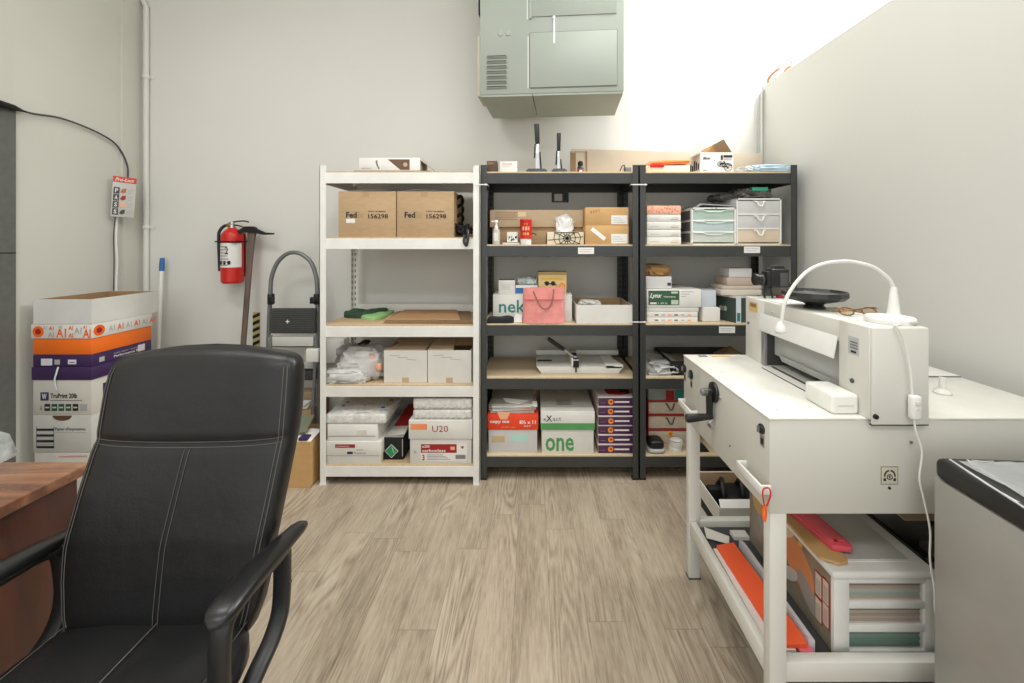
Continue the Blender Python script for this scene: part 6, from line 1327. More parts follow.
# camera on a mini tripod
yc = 1.735; zc = GZ
t = thing('camera', 'black camera on small tripod legs at the far end of the cutter housing', 'camera', (X(766, yc), yc, zc))
s = yc / F
def cx(u): return X(u, yc)
def cz(v): return Z(v, yc)
MB().box(cx(768), cx(785.5), yc - 0.028, yc + 0.028, cz(287), cz(268.5), BLACK, 0.006, 3).prism([(cx(769.5), cz(269)), (cx(783), cz(269)), (cx(781), cz(265.3)), (cx(773), cz(265.3))], 'y', yc - 0.022, yc + 0.022, BLACK, 0.003).box(cx(764), cx(770), yc - 0.024, yc + 0.024, cz(286), cz(271), BLACK, 0.005).build('camera_body', t)
MB().box(cx(776), cx(783.5), yc - 0.030, yc - 0.0275, cz(285.5), cz(272.5), DGREY, 0.001).build('screen', t)
MB().lathe([(0.018, 0), (0.020, -0.008), (0.022, -0.012), (0.022, -0.018), (0.020, -0.020), (0.020, -0.028), (0.024, -0.032), (0.0245, -0.044), (0.022, -0.046), (0.016, -0.0445)], (cx(765), yc, cz(279.5)), BLACK, 28, 'x').lathe([(0.0225, -0.013), (0.0228, -0.014), (0.0225, -0.017)], (cx(765), yc, cz(279.5)), DGREY, 28, 'x').build('lens', t)
for (a, b) in ((-0.010, -0.010), (0.014, -0.012), (0.002, 0.02)):
    MB().tube([(cx(766.5) + a * 0.9, yc + b * 0.5, cz(287) + 0.004), (cx(766.5) + a * 1.3, yc + b, zc + 0.0005)], 0.0038, BLACK, 8).build('tripod_leg', t)
MB().lathe([(0.014, 0), (0.014, 0.010)], (cx(767.5), yc, cz(288.5)), BLACK, 16).build('mount', t)
MB().tube(smoothpath([(cx(785), yc, cz(281)), (cx(789), yc - 0.01, cz(286)), (cx(792), yc - 0.01, cz(291)), (cx(789), yc - 0.01, zc + 0.008), (cx(783), yc, zc + 0.006)], 4), 0.006, BLACKM, 6).build('strap', t)
g = MB(); g.box(cx(777), cx(785), yc - 0.012, yc + 0.012, zc + 0.0003, zc + 0.014, REDD, 0.003); g.build('accessory_box', label='small dark red box beside the camera tripod on the cutter housing', cat='box')
g = MB(); g.quad([(0.93, 1.53, GZ + 0.002), (1.02, 1.52, GZ + 0.002), (1.05, 1.66, GZ + 0.002), (0.93, 1.66, GZ + 0.002)], WHITE, 0.001); g.build('paper_sheet', label='white paper lying on the cutter housing between camera and bowl', cat='paper')
# faceted black bowl
xc, yc = 0.985, 1.465
MB().lathe([(0.034, 0), (0.034, 0.004), (0.027, 0.013), (0.034, 0.018), (0.088, 0.032), (0.101, 0.044), (0.099, 0.058), (0.094, 0.060), (0.088, 0.050), (0.05, 0.034), (0.0, 0.030)], (xc, yc, GZ + 0.0003), mat('black_stoneware', (40, 41, 40), 0.35, bump=(30, 0.3)), 14).build('bowl', label='wide black faceted footed bowl on top of the cutter housing', cat='bowl', smooth=12)
# glasses
t = thing('glasses', 'brown tortoiseshell glasses lying by the lamp base on the cutter housing', 'glasses', (0.955, 1.31, GZ))
BRG = mat('tortoise', (120, 84, 36), 0.25, var=(60, 0.5, (1, 1, 1)))
yg = 1.30
g = MB()
for (u, r_) in ((846.5, 0.0215), (869, 0.0215)):
    xg = X(u, yg)
    g.tube([(xg + r_ * 1.05 * math.cos(a), yg + 0.006 * math.sin(a), GZ + 0.015 + 0.011 * math.sin(a)) for a in [q * math.pi / 8 for q in range(16)]], 0.0024, BRG, 6, closed=True)
g.tube([(X(854, yg), yg, GZ + 0.019), (X(857.5, yg), yg, GZ + 0.021), (X(861, yg), yg, GZ + 0.019)], 0.0025, BRG, 6); g.build('frame', t)
for u, s_ in ((838.5, 1), (876.5, -1)): MB().tube(smoothpath([(X(u, yg), yg, GZ + 0.024), (X(u, yg), yg + 0.02, GZ + 0.024), (X(u, yg) + s_ * 0.05, yg + 0.035, GZ + 0.014), (X(u, yg) + s_ * 0.10, yg + 0.045 - 0.01 * s_, GZ + 0.006)], 4), 0.0022, BRG, 6).build('temple', t)
g = MB()
for u in (846.5, 869):
    xg = X(u, yg); g.prism([(xg + 0.0205 * math.cos(a), GZ + 0.015 + 0.0095 * math.sin(a)) for a in [q * math.pi / 8 for q in range(16)]], 'y', yg - 0.0006, yg + 0.0006, mat('amber_lens', (190, 150, 96), 0.1, alpha=0.3))
g.build('lens', t)
# gooseneck lamp
t = thing('desk_lamp', 'white gooseneck lamp with round base standing on the cutter housing', 'lamp', (1.0, 1.205, GZ))
LX, LY = 1.026, 1.205
MB().lathe([(0.058, 0.0003), (0.059, 0.003), (0.059, 0.013), (0.056, 0.017), (0.02, 0.0185), (0.0, 0.0185)], (LX, LY, GZ), PLASW, 40).build('base', t)
MB().lathe([(0.023, 0.017), (0.016, 0.024), (0.013, 0.055), (0.0085, 0.095), (0.007, 0.100)], (X(893.5, LY) , LY, GZ), PLASW, 20).build('stem', t)
pts = [(893.8, 291.5), (893, 287), (887.4, 277.5), (873.5, 267.3), (856.8, 262.5), (843, 261.4), (823.4, 263.8), (806.8, 271.7), (792.9, 287), (784.5, 303.3), (781.5, 321.8)]
MB().tube(smoothpath([(X(u, LY), LY, Z(v, LY)) for u, v in pts], 6), 0.0050, PLASW, 12).build('gooseneck', t)
hu, hv = X(780, LY), Z(329, LY)
MB().lathe([(0.0, -0.0155), (0.010, -0.0135), (0.0155, -0.006), (0.0155, 0.002), (0.011, 0.010), (0.007, 0.018), (0.0055, 0.021)], (hu, LY, hv), PLASW, 20).build('lamp_head', t)
MB().box(X(898, LY) - 0.02, X(908, LY) - 0.02, LY - 0.0600, LY - 0.052, GZ + 0.004, GZ + 0.011, LGREY, 0.001).build('base_label', t)
ycd = 1.112
cp = [(X(893, LY) - 0.02, LY - 0.052, GZ + 0.005), (X(893, 1.14), 1.135, GZ + 0.004), (X(897, ycd), ycd + 0.003, Z(326, ycd)), (X(902, ycd), ycd, Z(336, ycd)), (X(908, ycd), ycd, Z(356, ycd)), (X(911, ycd), ycd, Z(376, ycd)), (X(912.5, ycd), ycd, Z(396, ycd))]
MB().tube(smoothpath(cp, 5), 0.0028, PLASW, 8).build('cord', t)
cp = [(X(914.5, ycd), ycd, Z(418, ycd)), (X(915.5, ycd), ycd, Z(430, ycd)), (X(922, ycd), ycd, Z(452, ycd)), (X(919.5, ycd), ycd, Z(478, ycd)), (X(924, ycd), ycd, Z(500, ycd)), (X(930, ycd), ycd, Z(530, ycd)), (X(930, ycd), ycd, Z(560, ycd)), (X(934.5, ycd), ycd, Z(590, ycd)), (X(935.5, ycd), ycd, Z(614, ycd)), (X(945, ycd), ycd, Z(660, ycd)), (X(950, ycd), ycd, 0.02)]
MB().tube(smoothpath(cp, 5), 0.0024, PLASW, 8).build('cord', t)
g = MB().box(X(909.8, ycd), X(919.5, ycd), ycd - 0.010, ycd + 0.010, Z(419, ycd), Z(395, ycd), PLASW, 0.006, 3).lathe([(0.004, -0.012), (0.004, -0.009)], (X(914.8, ycd), ycd, Z(408, ycd)), OFFW, 12, 'y').box(X(912, ycd), X(917, ycd), ycd - 0.0125, ycd - 0.009, Z(404.5, ycd), Z(400, ycd), OFFW, 0.001); g.build('switch', t)
# --- on the lower tray
ZP = TZ + 0.0004
y0 = 1.196
t = thing('drawer_organiser', 'white plastic three drawer organiser with picture sleeve on the cutter tray', 'drawers', (0.98, 1.4, ZP))
ox0, ox1, oz0, oz1 = X(834, y0), X(937, y0), ZP, Z(572, y0); oy1 = 1.66
ff = 0.010
g = MB().box(ox0, X(850, y0), y0, oy1, oz0, oz1 - 0.0205, PLASW, 0.004).box(X(924.5, y0), ox1, y0, oy1, oz0, oz1 - 0.0205, PLASW, 0.004).box(ox0 + 0.005, ox1 - 0.005, oy1 - 0.01, oy1, oz0, oz1 - 0.012, PLASW)
for va, vb in ((575, 583.8), (602, 609), (625, 632.5), (650.5, 658)): g.box(X(849, y0), X(926, y0), y0, y0 + (0.42 if va > 580 else 0.44), max(oz0, Z(vb, y0)), min(Z(va, y0), oz1 - 0.0205), PLASW, 0.002)
g.build('frame', t)
g = MB(); g.box(ox0 - 0.006, ox1 + 0.004, y0 - 0.006, oy1 + 0.005, oz1 - 0.020, oz1 + 0.002, PLASW, 0.008, 3)
g.box(ox0 + 0.035, ox1 - 0.035, y0 + 0.035, oy1 - 0.04, oz1 + 0.001, oz1 + 0.0045, PLASW, 0.002).box(ox0 + 0.042, ox1 - 0.042, y0 + 0.042, oy1 - 0.047, oz1 + 0.0035, oz1 + 0.0052, mat('lid_grey', (196, 196, 190), 0.3)); g.build('lid', t)
for (va, vb, cols) in ((584, 601.8, [(186, 164, 144), (150, 172, 168), (176, 186, 176), (190, 160, 136), (120, 110, 104)]), (609.2, 624.8, [(170, 150, 138), (186, 168, 152), (160, 142, 128), (190, 176, 160), (110, 100, 94)]), (632.8, 650.2, [(44, 96, 82), (52, 112, 92), (60, 120, 100), (84, 138, 118), (70, 80, 76)])):
    d = MB().box(X(850, y0) + 0.001, X(924.5, y0) - 0.001, y0 + 0.005, y0 + 0.007, Z(vb, y0) + 0.0006, Z(va, y0) - 0.0006, mat('drawer_clear', (214, 214, 208), 0.12, alpha=0.10)).build('drawer', t)
    g = MB(); zl, zh = Z(vb, y0) + 0.001, Z(va, y0) - 0.001
    for j, c in enumerate(cols): g.box(X(850, y0) + 0.004, X(924.5, y0) - 0.004 - 0.002 * (j % 2), y0 + 0.010 + 0.001 * (j % 2), y0 + 0.3, zl + (zh - zl) * 0.19 * j, zl + (zh - zl) * 0.19 * (j + 1), mat('paper_%d_%d_%d' % c, c, 0.7))
    g.build('contents', d)
g = MB(); px = ox0 - 0.0012
g.box(px, ox0, y0 + 0.012, oy1 - 0.003, oz0 + 0.004, oz1 - 0.016, mat('sleeve_print', (132, 122, 106), 0.35, var=(9, 0.35, (1, 1, 1))))
r = random.Random(6)
def ell(yc_, zc_, a, b, m, rot=0):
    pts = [(yc_ + a * math.cos(q * math.pi / 10) * math.cos(rot) - b * math.sin(q * math.pi / 10) * math.sin(rot), zc_ + a * math.cos(q * math.pi / 10) * math.sin(rot) + b * math.sin(q * math.pi / 10) * math.cos(rot)) for q in range(20)]
    pts = [(min(max(p[0], y0 + 0.014), oy1 - 0.005), min(max(p[1], oz0 + 0.006), oz1 - 0.018)) for p in pts]
    ell.n = getattr(ell, 'n', 0) + 1
    g.prism(pts, 'x', px - 0.0003 - 0.00025 * ell.n, px, m)
ell(1.36, 0.36, 0.09, 0.06, mat('print_orange', (206, 138, 88), 0.4), 0.5); ell(1.44, 0.42, 0.07, 0.03, mat('print_cream', (214, 196, 160), 0.4), -0.4); ell(1.52, 0.33, 0.08, 0.04, mat('print_grey', (150, 150, 144), 0.4), 0.3); ell(1.60, 0.40, 0.04, 0.03, mat('print_tan', (196, 160, 96), 0.4), 0.8); ell(1.31, 0.30, 0.06, 0.03, mat('print_grey', (0, 0, 0)), 0.7); ell(1.40, 0.29, 0.05, 0.02, LGREY, -0.5)
for k_, (ya_, yb2, za_, zb2) in enumerate(((1.213, 1.236, 0.275, 0.335), (1.243, 1.268, 0.335, 0.40), (1.213, 1.236, 0.34, 0.405), (1.243, 1.268, 0.262, 0.325))):
    g.box(px - 0.0026, px, ya_ - 0.003, yb2 + 0.003, za_ - 0.003, zb2 + 0.003, REDD); g.box(px - 0.0032, px, ya_, yb2, za_, zb2, mat('label_cream', (0, 0, 0)))
    for q in range(5): g.box(px - 0.0038, px, ya_ + 0.003, yb2 - 0.003, za_ + 0.008 + 0.009 * q, za_ + 0.0105 + 0.009 * q, INKG)
g.box(px - 0.001, px, 1.335, 1.352, 0.42, 0.445, YELLOW); g.build('picture_sleeve', t)
ztop = oz1 + 0.0065
MB().prism([(0.86, 1.30), (0.945, 1.225), (0.885, 1.215), (0.862, 1.24)], 'z', 0, 0.001, KRAFT) if False else None
g = MB().prism([(0.845, 1.235), (0.885, 1.212), (0.915, 1.216), (0.925, 1.232), (0.90, 1.60), (0.842, 1.60)], 'z', ztop, ztop + 0.008, KRAFT3, 0.001); g.build('cardboard_folder', label='tan card folder beneath the pink box file on the organiser', cat='folder')
t = thing('box_file', 'pink plastic box file lying on the white drawer organiser', 'folder', (0.9, 1.4, ztop + 0.009))
zf = ztop + 0.0085
MB().prism([(0.852, 1.60), (0.935, 1.60), (0.962, 1.262), (0.952, 1.248), (0.898, 1.256)], 'z', zf, zf + 0.018, PINK, 0.004).build('file_body', t)
MB().prism([(0.862, 1.59), (0.928, 1.59), (0.950, 1.275), (0.902, 1.272)], 'z', zf + 0.0175, zf + 0.020, mat('pink_light', (232, 104, 114), 0.45), 0.001).box(0.915, 0.925, 1.27, 1.278, zf + 0.018, zf + 0.021, REDD).build('file_cover', t)
# trays and black things behind the organiser
xs0, xs1 = ox1 + 0.02, 1.43
t = thing('letter_tray', 'dark grey stacked letter trays right of the white organiser on the cutter tray', 'tray', ((xs0 + xs1) / 2, 1.5, ZP))
for j in range(3): crate(MB(), xs0, xs1, 1.24, 1.66, ZP + 0.085 * j, ZP + 0.085 * j + 0.06, mat('tray_plastic', (84, 84, 82), 0.3), 0.004).build('tray', t)
MB().box(xs0, xs0 + 0.012, 1.25, 1.262, ZP, ZP + 0.23, DGREY).box(xs1 - 0.012, xs1, 1.25, 1.262, ZP, ZP + 0.23, DGREY).box(xs0, xs0 + 0.012, 1.64, 1.652, ZP, ZP + 0.23, DGREY).box(xs1 - 0.012, xs1, 1.64, 1.652, ZP, ZP + 0.23, DGREY).build('post', t)
MB().box(xs0 + 0.03, xs1 - 0.06, 1.26, 1.5, ZP + 0.175, ZP + 0.215, BLACK, 0.006).box(xs0 + 0.05, xs0 + 0.14, 1.27, 1.33, ZP + 0.215, ZP + 0.235, DGREY, 0.004).build('device', label='black electronic device in the top grey letter tray', cat='device')
MB().quad([(1.10, 1.66, 0.60), (1.20, 1.35, 0.50), (1.40, 1.35, 0.50), (1.40, 1.66, 0.60)], KRAFT2, 0.004).build('cardboard_sheet', label='tan cardboard sheet slanting above the grey letter trays', cat='cardboard')
# papers at the front of the tray
def strip(name, label, pts, z, m, th=0.004, cat='paper'):
    MB().prism(pts, 'z', z, z + th, m).build(name, label=label, cat=cat)
strip('paper_sheet', 'white paper sheets under the orange sheets on the cutter tray', [(0.684, 1.20), (0.755, 1.20), (0.765, 1.60), (0.69, 1.60)], ZP + 0.0, WHITE, 0.012)
strip('paper_sheet', 'pink sheet sticking out under the near end of the orange sheets', [(0.765, 1.197), (0.80, 1.193), (0.808, 1.22), (0.78, 1.30), (0.758, 1.30)], ZP + 0.0, PINKP, 0.012)
strip('paper_sheet', 'stack of bright orange sheets lying along the cutter tray', [(0.712, 1.205), (0.79, 1.205), (0.795, 1.24), (0.775, 1.615), (0.703, 1.60)], ZP + 0.0125, ORANGE2, 0.012)
MB().prism([(0.80, 1.215), (0.812, 1.205), (0.81, 1.60), (0.798, 1.62)], 'z', ZP, ZP + 0.035, mat('grey_white_paper', (206, 206, 210), 0.6)).build('paper_sheet', label='grey-white sheets leaning on the organiser beside the orange sheets', cat='paper')
strip('notepad', 'small white pad at the far end of the cutter tray', [(0.80, 1.66), (0.86, 1.66), (0.86, 1.70), (0.80, 1.70)], ZP, WHITE, 0.014, 'notepad')
g = MB().quad([(0.69, 1.66, ZP + 0.010), (0.76, 1.62, ZP + 0.014), (0.77, 1.64, ZP + 0.03), (0.70, 1.71, ZP + 0.02)], OFFW, 0.002); g.build('paper_sheet', label='curled grey-white sheet beyond the orange sheets on the cutter tray', cat='paper')
# open carton with black equipment behind the cutter
t = thing('open_box', 'open carton holding black equipment on the floor behind the cutter', 'box', (1.0, 2.0, 0))
bx0, bx1, by0, by1 = 0.83, 1.22, 1.86, 2.16
crate(MB(), bx0, bx1, by0, by1, 0, 0.215, WHITE2, 0.005, KRAFT).box(bx0 - 0.001, bx0, by0 + 0.05, by0 + 0.2, 0.1, 0.14, INK).build('carton', t)
MB().quad([(bx0 + 0.005, by0, 0.216), (bx1, by0, 0.216), (bx1, by0 + 0.05, 0.225), (bx0 + 0.02, by0 + 0.05, 0.225)], WHITE, 0.003).build('flap', t)
t = thing('black_equipment', 'black handled equipment inside the open carton behind the cutter', 'equipment', (0.95, 2.1, 0.01))
MB().box(bx0 + 0.08, bx1 - 0.03, by0 + 0.08, by1 - 0.06, 0.01, 0.20, BLACK, 0.02, 3).box(bx0 + 0.02, bx0 + 0.09, by0 + 0.15, by1 - 0.1, 0.01, 0.21, BLACKM, 0.01).build('housing', t)
for j in range(3): MB().tube(smoothpath([(bx0 + 0.07 + 0.09 * j, by0 + 0.10, 0.18), (bx0 + 0.07 + 0.09 * j, by0 + 0.12, 0.235), (bx0 + 0.09 + 0.09 * j, by0 + 0.18, 0.245), (bx0 + 0.09 + 0.09 * j, by0 + 0.23, 0.18)], 4), 0.011, BLACK, 8).build('handle', t)

# ------------------------------------------------------------------ refrigerator
fx0, fx1, fy0, fy1, fz = 1.008, 1.50, 0.52, 1.045, 0.857
FM = Matrix.Translation((1.000, 1.045, 0.003)) @ Matrix.Rotation(R(-3.5), 4, 'Z') @ Matrix.Translation((-1.008, -1.045, 0))
class FMB(MB):
    def __init__(s): super().__init__(); s.M = FM
SIL = mat('silver_fridge', (160, 158, 152), 0.36, 0.25)
t = thing('mini_fridge', 'small silver refrigerator with a black worktop in front of the cutter', 'refrigerator', ((fx0 + fx1) / 2, (fy0 + fy1) / 2, 0))
FMB().box(fx0, fx1, fy0 + 0.05, fy1, 0.02, fz - 0.052, SIL, 0.003).build('cabinet', t)
FMB().box(fx0 + 0.002, fx1, fy0, fy0 + 0.046, 0.04, fz - 0.05, SIL, 0.008, 3).build('door', t)
FMB().box(fx0 - 0.001, fx1 + 0.003, fy0 + 0.0, fy1 + 0.002, fz - 0.052, fz - 0.0, BLACK, 0.016, 4).build('worktop', t)
for a in (fx0 + 0.04, fx1 - 0.04):
    for b in (fy0 + 0.09, fy1 - 0.04): FMB().lathe([(0.018, 0), (0.018, 0.022)], (a, b, 0), BLACK, 12).build('foot', t)
FMB().lathe([(0.006, -0.004), (0.007, 0)], (fx0, 0.66, 0.77), DGREY, 12, 'x').build('hinge_cap', t)
g = FMB(); n = 26; V = []; Fc = []
for i in range(n + 1):
    for j in range(n + 1):
        x = fx0 + 0.03 + (fx1 - fx0 - 0.06) * i / n; y_ = fy0 + 0.03 + (fy1 - fy0 - 0.06) * j / n
        V.append((x, y_, fz + 0.0035 + 0.0028 * abs(noise.noise(Vector((x * 24, y_ * 17, 1)))) * 3))
for i in range(n):
    for j in range(n): k_ = i * (n + 1) + j; Fc.append([k_, k_ + n + 1, k_ + n + 2, k_ + 1])
FW = mat('wrap_film', (206, 210, 210), 0.12, alpha=0.5, bump=(30, 0.7))
g.add(V, Fc, FW)
for (a, b, c, d_) in ((0.02, 0.50, 0.03, 0.10), (0.02, 0.4, 0.05, -0.08), (0.06, 0.3, 0.10, -0.12)):
    g.tube(smoothpath([(fx0 + a, fy1 - 0.02, fz + 0.002), (fx0 + a - 0.012, fy1 - 0.15, fz - 0.002), (fx0 + c - 0.03, fy1 - 0.28, fz - 0.004), (fx0 + a - 0.008, fy1 - 0.42, fz + 0.001)], 5), 0.0022, mat('fold_highlight', (196, 198, 198), 0.15), 5)
rr_ = random.Random(12)
for q in range(16):  # short pale tubes painted as highlights on the crinkles of the film
    a_, b_ = fx0 + rr_.uniform(0.01, 0.40), fy1 - rr_.uniform(0.02, 0.42); an = rr_.uniform(-1.2, 0.6)
    g.tube(smoothpath([(a_, b_, fz + 0.004), (a_ + 0.02 * math.cos(an), b_ + 0.02 * math.sin(an), fz + 0.007), (a_ + 0.05 * math.cos(an + 0.5), b_ + 0.05 * math.sin(an + 0.5), fz + 0.004)], 3), 0.0013, mat('fold_highlight', (0, 0, 0)), 4)
g.build('plastic_wrap', label='crinkled clear plastic film over the black refrigerator worktop', cat='plastic film', smooth=60)

# ------------------------------------------------------------------ desk
dx1, dy1, dz = -1.306, 1.247, 0.74
t = thing('desk', 'reddish cherry wood desk at the left edge beside the black chair', 'desk', (-1.8, 0.8, 0))
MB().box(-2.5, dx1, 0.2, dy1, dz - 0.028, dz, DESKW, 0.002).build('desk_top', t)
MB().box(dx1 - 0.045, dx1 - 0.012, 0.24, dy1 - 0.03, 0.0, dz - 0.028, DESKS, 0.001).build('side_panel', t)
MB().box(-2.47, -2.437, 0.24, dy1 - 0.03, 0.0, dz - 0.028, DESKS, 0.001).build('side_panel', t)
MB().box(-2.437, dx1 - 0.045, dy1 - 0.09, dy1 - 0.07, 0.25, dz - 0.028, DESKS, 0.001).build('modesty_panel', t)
xg = X(4, 1.16)
g = MB().quad([(X(-22, 1.19), 1.19, dz + 0.001), (X(6, 1.19), 1.19, dz + 0.035), (X(16, 1.19), 1.195, dz + 0.050), (X(9, 1.2), 1.2, dz + 0.105), (X(-22, 1.2), 1.2, dz + 0.13)], mat('grey_film2', (0, 0, 0)), 0.002).quad([(X(-22, 1.19), 1.19, dz + 0.001), (X(-22, 1.2), 1.2, dz + 0.13), (X(-22, 1.2), 1.1, dz + 0.002)], mat('grey_film2', (0, 0, 0)), 0.002); g.build('plastic_folder', label='greyish plastic folder propped on the far edge of the desk', cat='folder')

# ------------------------------------------------------------------ office chair
CHX, CHY, YAW = -0.872, 0.86, 1.0
CM = Matrix.Translation((CHX, CHY, 0)) @ Matrix.Rotation(R(YAW), 4, 'Z')
chair = thing('office_chair', 'black leather high-backed office chair with looped armrests beside the desk', 'chair', (CHX, CHY, 0))
def cpart(g, name, parent=chair, sm=50): return g.build(name, parent, smooth=sm)
THR = mat('stitching', (88, 86, 82), 0.7)
# backrest: local y 0 = seat centre, +y = behind
BK = [  # (z, half width, y centre, half thickness)
    (0.455, 0.190, 0.160, 0.030), (0.475, 0.212, 0.163, 0.044), (0.52, 0.226, 0.170, 0.050), (0.60, 0.240, 0.180, 0.050), (0.68, 0.246, 0.190, 0.049), (0.78, 0.247, 0.212, 0.049),
    (0.86, 0.246, 0.232, 0.050), (0.897, 0.245, 0.242, 0.052), (0.95, 0.245, 0.254, 0.056), (1.01, 0.244, 0.264, 0.056), (1.06, 0.241, 0.272, 0.052), (1.085, 0.236, 0.275, 0.045), (1.102, 0.226, 0.277, 0.034), (1.112, 0.208, 0.278, 0.018), (1.116, 0.18, 0.279, 0.006)]
def shx(z): return 0.024 * max(0, min(1, (z - 0.66) / 0.25)) - 0.004
def bk(z):
    for a, b in zip(BK[:-1], BK[1:]):
        if a[0] <= z <= b[0]:
            f = (z - a[0]) / (b[0] - a[0]); return [a[i] + (b[i] - a[i]) * f for i in range(4)]
    return list(BK[0] if z < BK[0][0] else BK[-1])
def back_pt(x, z, off=0.0):
    _, hw_, yc_, th_ = bk(z); q = max(-1, min(1, x / hw_))
    return (x, yc_ - th_ * (1 - abs(q) ** 5) ** 0.35 - 0.018 * q * q + crown(x, z) - off, z)
def crown(x, z): return 0.0
rings = []
for z_, hw_, yc_, th_ in [bk(0.455 + (1.116 - 0.455) * q / 60) for q in range(61)]:
    ring = []; n = 48
    tp = 0.011 * max(0, (z_ - 1.0) / 0.116) ** 2
    for k_ in range(n):
        a = 2 * math.pi * k_ / n; c_, s_ = math.cos(a), math.sin(a)
        x = hw_ * math.copysign(abs(c_) ** 0.40, c_); q = x / hw_
        yy_ = yc_ + th_ * math.copysign(abs(s_) ** 0.55, s_) - 0.018 * q * q
        zz_ = z_ - tp * q * q * 1.4
        gr = 0
        if s_ < 0:
            for zs in (0.897,): gr = max(gr, 0.0060 * math.exp(-((z_ - zs + 0.012 * max(0, 1 - q * q)) / 0.010) ** 2))
        if s_ < 0: yy_ += gr
        ring.append((x + shx(z_), yy_, zz_))
    rings.append(ring)
g = MB(); g.M = CM; g.loft(rings, LEATHER); backo = cpart(g, 'backrest', sm=70)
def surf(x, z, off=0.0015):
    _, hw_, yc_, th_ = bk(z); q = max(-0.999, min(0.999, x / hw_))
    c_ = abs(q) ** (1 / 0.40); s_ = math.sqrt(max(0, 1 - c_ * c_)); tp = 0.011 * max(0, (z - 1.0) / 0.116) ** 2
    gr = 0.0060 * math.exp(-((z - 0.897 + 0.012 * max(0, 1 - q * q)) / 0.010) ** 2)
    return (x + shx(z), yc_ - th_ * s_ ** 0.55 - 0.018 * q * q + gr - off, z - tp * q * q * 1.4)
g = MB(); g.M = CM
for dz_ in (-0.006, 0.006): g.tube([surf(-0.228 + 0.456 * q / 40, 0.897 + dz_ - 0.012 * (1 - ((q - 20) / 20) ** 2)) for q in range(41)], 0.0009, THR, 5)
for dx_ in (-0.006, 0.006): g.tube([surf(0.0 + dx_, 0.47 + 0.405 * q / 30) for q in range(31)], 0.0009, THR, 5)
for sx in (-1, 1): [g.tube([surf(sx * (bk(0.5 + 0.575 * q / 30)[1] * (0.90 + dd_)), 0.5 + 0.575 * q / 30) for q in range(31)], 0.0011, THR, 5) for dd_ in (0, 0.035)]
g.build('stitching', backo)
# seat
ST = [(0.385, 0.19, 0.0), (0.395, 0.224, 0.0), (0.43, 0.241, 0.0), (0.465, 0.240, 0.0), (0.488, 0.226, 0.0), (0.497, 0.195, 0), (0.500, 0.12, 0), (0.500, 0.01, 0)]
rings = []
for z_, hw_, _ in ST:
    ring = []; n = 48
    for k_ in range(n):
        a = 2 * math.pi * k_ / n; c_, s_ = math.cos(a), math.sin(a)
        x = hw_ * math.copysign(abs(c_) ** 0.5, c_); y_ = -0.07 + hw_ * math.copysign(abs(s_) ** 0.5, s_)
        dp_ = 0
        if z_ > 0.49: dp_ = -0.010 * (1 - min(1, abs(x) / 0.2)) + 0.004 * noise.noise(Vector((x * 14, y_ * 14, 2)))
        if y_ < -0.2: dp_ -= (abs(y_ + 0.2) / 0.13) ** 2 * 0.03
        ring.append((x, y_, z_ + dp_ + 0.010))
    rings.append(ring)
g = MB(); g.M = CM; g.loft(rings, LEATHER); seato = cpart(g, 'seat', sm=70)
g = MB(); g.M = CM; g.tube(smoothpath([(0, 0.13, 0.5035), (0, 0.05, 0.5035), (0, -0.05, 0.503), (0, -0.15, 0.503), (0, -0.22, 0.50)], 4), 0.0012, THR, 5).build('stitching', seato)
for sx in (-1, 1):
    g = MB(); g.M = CM; g.tube(smoothpath([(sx * 0.206, 0.12, 0.503), (sx * 0.209, 0.0, 0.503), (sx * 0.209, -0.12, 0.503), (sx * 0.20, -0.22, 0.498)], 4), 0.0009, THR, 5).build('stitching', seato)
g = MB(); g.M = CM; g.box(-0.19, 0.19, -0.24, 0.12, 0.375, 0.398, BLACK, 0.008).box(-0.08, 0.08, -0.10, 0.08, 0.33, 0.378, BLACK, 0.01).box(-0.05, 0.05, 0.06, 0.26, 0.36, 0.378, BLACK, 0.004).box(-0.05, 0.05, 0.235, 0.262, 0.36, 0.60, BLACK, 0.006); cpart(g, 'seat_frame')
ARM = mat('arm_plastic', (30, 30, 31), 0.42)
PAD = mat('arm_pad', (24, 24, 25), 0.33)
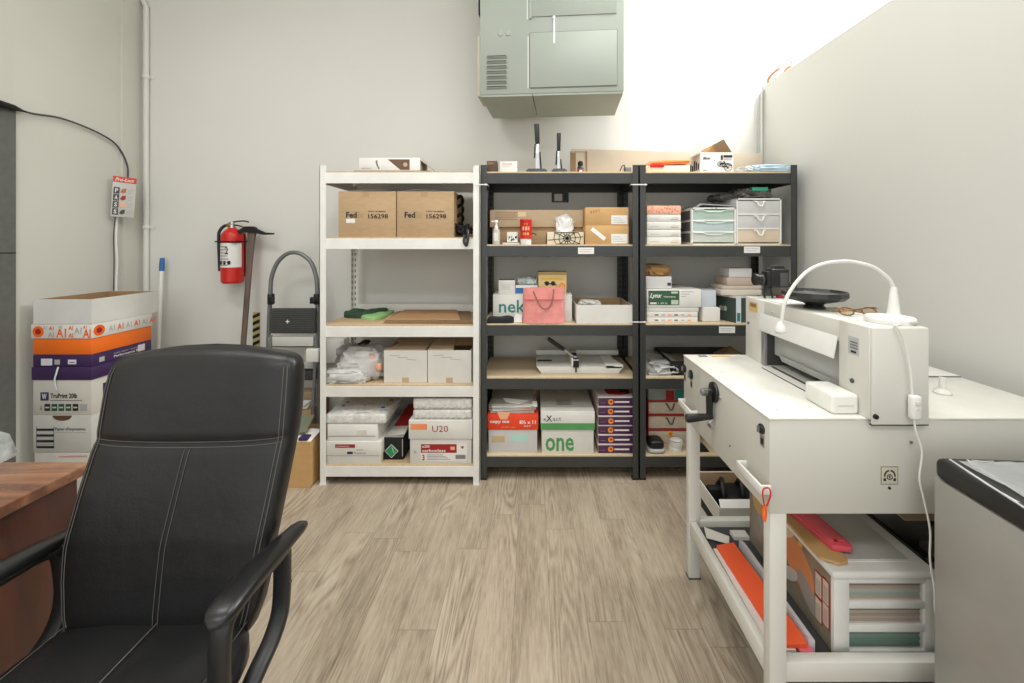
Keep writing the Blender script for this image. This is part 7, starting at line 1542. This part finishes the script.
for sx in (-1, 1):
    xm_ = sx * 0.277
    g = MB(); g.M = CM
    def ax_(y_): return xm_
    q_ = sx
    lp = [(q_ * 0.25, -0.01, 0.385), (q_ * 0.262, -0.035, 0.42), (q_ * 0.272, -0.055, 0.48), (q_ * 0.276, -0.066, 0.56), (xm_, -0.066, 0.62), (xm_, -0.056, 0.660), (xm_, -0.015, 0.670), (xm_, 0.05, 0.664), (xm_, 0.115, 0.659), (q_ * 0.268, 0.155, 0.645), (q_ * 0.264, 0.163, 0.60), (q_ * 0.262, 0.165, 0.54), (q_ * 0.262, 0.155, 0.49), (q_ * 0.260, 0.125, 0.455), (q_ * 0.257, 0.075, 0.430), (q_ * 0.254, 0.03, 0.402), (q_ * 0.25, -0.005, 0.385)]
    P_ = smoothpath(lp, 4)
    # flat band: wide across x, thin in the loop plane
    rings = []
    N = len(P_)
    for i, p in enumerate(P_):
        tng = (P_[min(i + 1, N - 1)] - P_[max(i - 1, 0)]); tng.x = 0; tng.normalize(); nrm = Vector((0, -tng.z, tng.y))
        hw_, ht = 0.019, 0.0095
        rings.append([p + Vector((hw_ * a, 0, 0)) + nrm * ht * b for a, b in ((-1, -0.6), (-0.8, -1), (0.8, -1), (1, -0.6), (1, 0.6), (0.8, 1), (-0.8, 1), (-1, 0.6))])
    g.loft(rings, ARM).box(min(sx * 0.14, sx * 0.265), max(sx * 0.14, sx * 0.265), -0.05, 0.04, 0.374, 0.388, ARM, 0.003)
    g.tube([(sx * 0.275, 0.165, 0.56), (sx * 0.285, 0.165, 0.56)], 0.0045, DGREY, 8)
    cpart(g, 'armrest', sm=50)
    rings = []; g = MB(); g.M = CM
    prof = [(0.235, 0.006, 0.650, 0.003), (0.230, 0.015, 0.652, 0.009), (0.205, 0.020, 0.656, 0.012), (0.14, 0.024, 0.664, 0.015), (0.07, 0.028, 0.672, 0.016), (0.01, 0.030, 0.678, 0.017), (-0.04, 0.031, 0.679, 0.016), (-0.068, 0.028, 0.677, 0.013), (-0.083, 0.019, 0.673, 0.009), (-0.089, 0.006, 0.670, 0.003)]
    for y_, hw_, z_, hh_ in prof:
        rings.append([(ax_(y_) + hw_ * math.copysign(abs(math.cos(a)) ** 0.7, math.cos(a)), y_, z_ + 0.006 + hh_ * math.copysign(abs(math.sin(a)) ** 0.7, math.sin(a))) for a in [q * math.pi / 10 for q in range(20)]])
    g.loft(rings, PAD); cpart(g, 'arm_pad', sm=60)
g = MB(); g.M = CM; g.lathe([(0.028, 0.10), (0.028, 0.22), (0.022, 0.225), (0.022, 0.335)], (0, 0, 0), BLACK, 20); cpart(g, 'gas_column')
g = MB(); g.M = CM; g.lathe([(0.045, 0.075), (0.05, 0.08), (0.045, 0.12), (0.032, 0.13)], (0, 0, 0), BLACK, 24)
for j in range(5):
    a = 2 * math.pi * j / 5 + 0.3; d_ = Vector((math.cos(a), math.sin(a), 0))
    g.tube([d_ * 0.03 + Vector((0, 0, 0.10)), d_ * 0.18 + Vector((0, 0, 0.09)), d_ * 0.31 + Vector((0, 0, 0.072))], [0.026, 0.022, 0.015], BLACK, 10, (1.1, 0.8))
cpart(g, 'star_base')
for j in range(5):
    a = 2 * math.pi * j / 5 + 0.3; d_ = Vector((math.cos(a), math.sin(a), 0)); c_ = CM @ (d_ * 0.305)
    g = MB(); g.lathe([(0.014, -0.022), (0.026, -0.018), (0.026, -0.006), (0.014, -0.004)], (c_.x, c_.y, 0.0265), BLACK, 18, 'y').lathe([(0.014, 0.004), (0.026, 0.006), (0.026, 0.018), (0.014, 0.022)], (c_.x, c_.y, 0.0265), BLACK, 18, 'y').tube([(c_.x, c_.y - 0.02, 0.0265), (c_.x, c_.y + 0.02, 0.0265)], 0.006, STEEL, 8).tube([(c_.x, c_.y, 0.03), (c_.x, c_.y, 0.066)], 0.007, STEEL, 8)
    g.build('caster', chair)
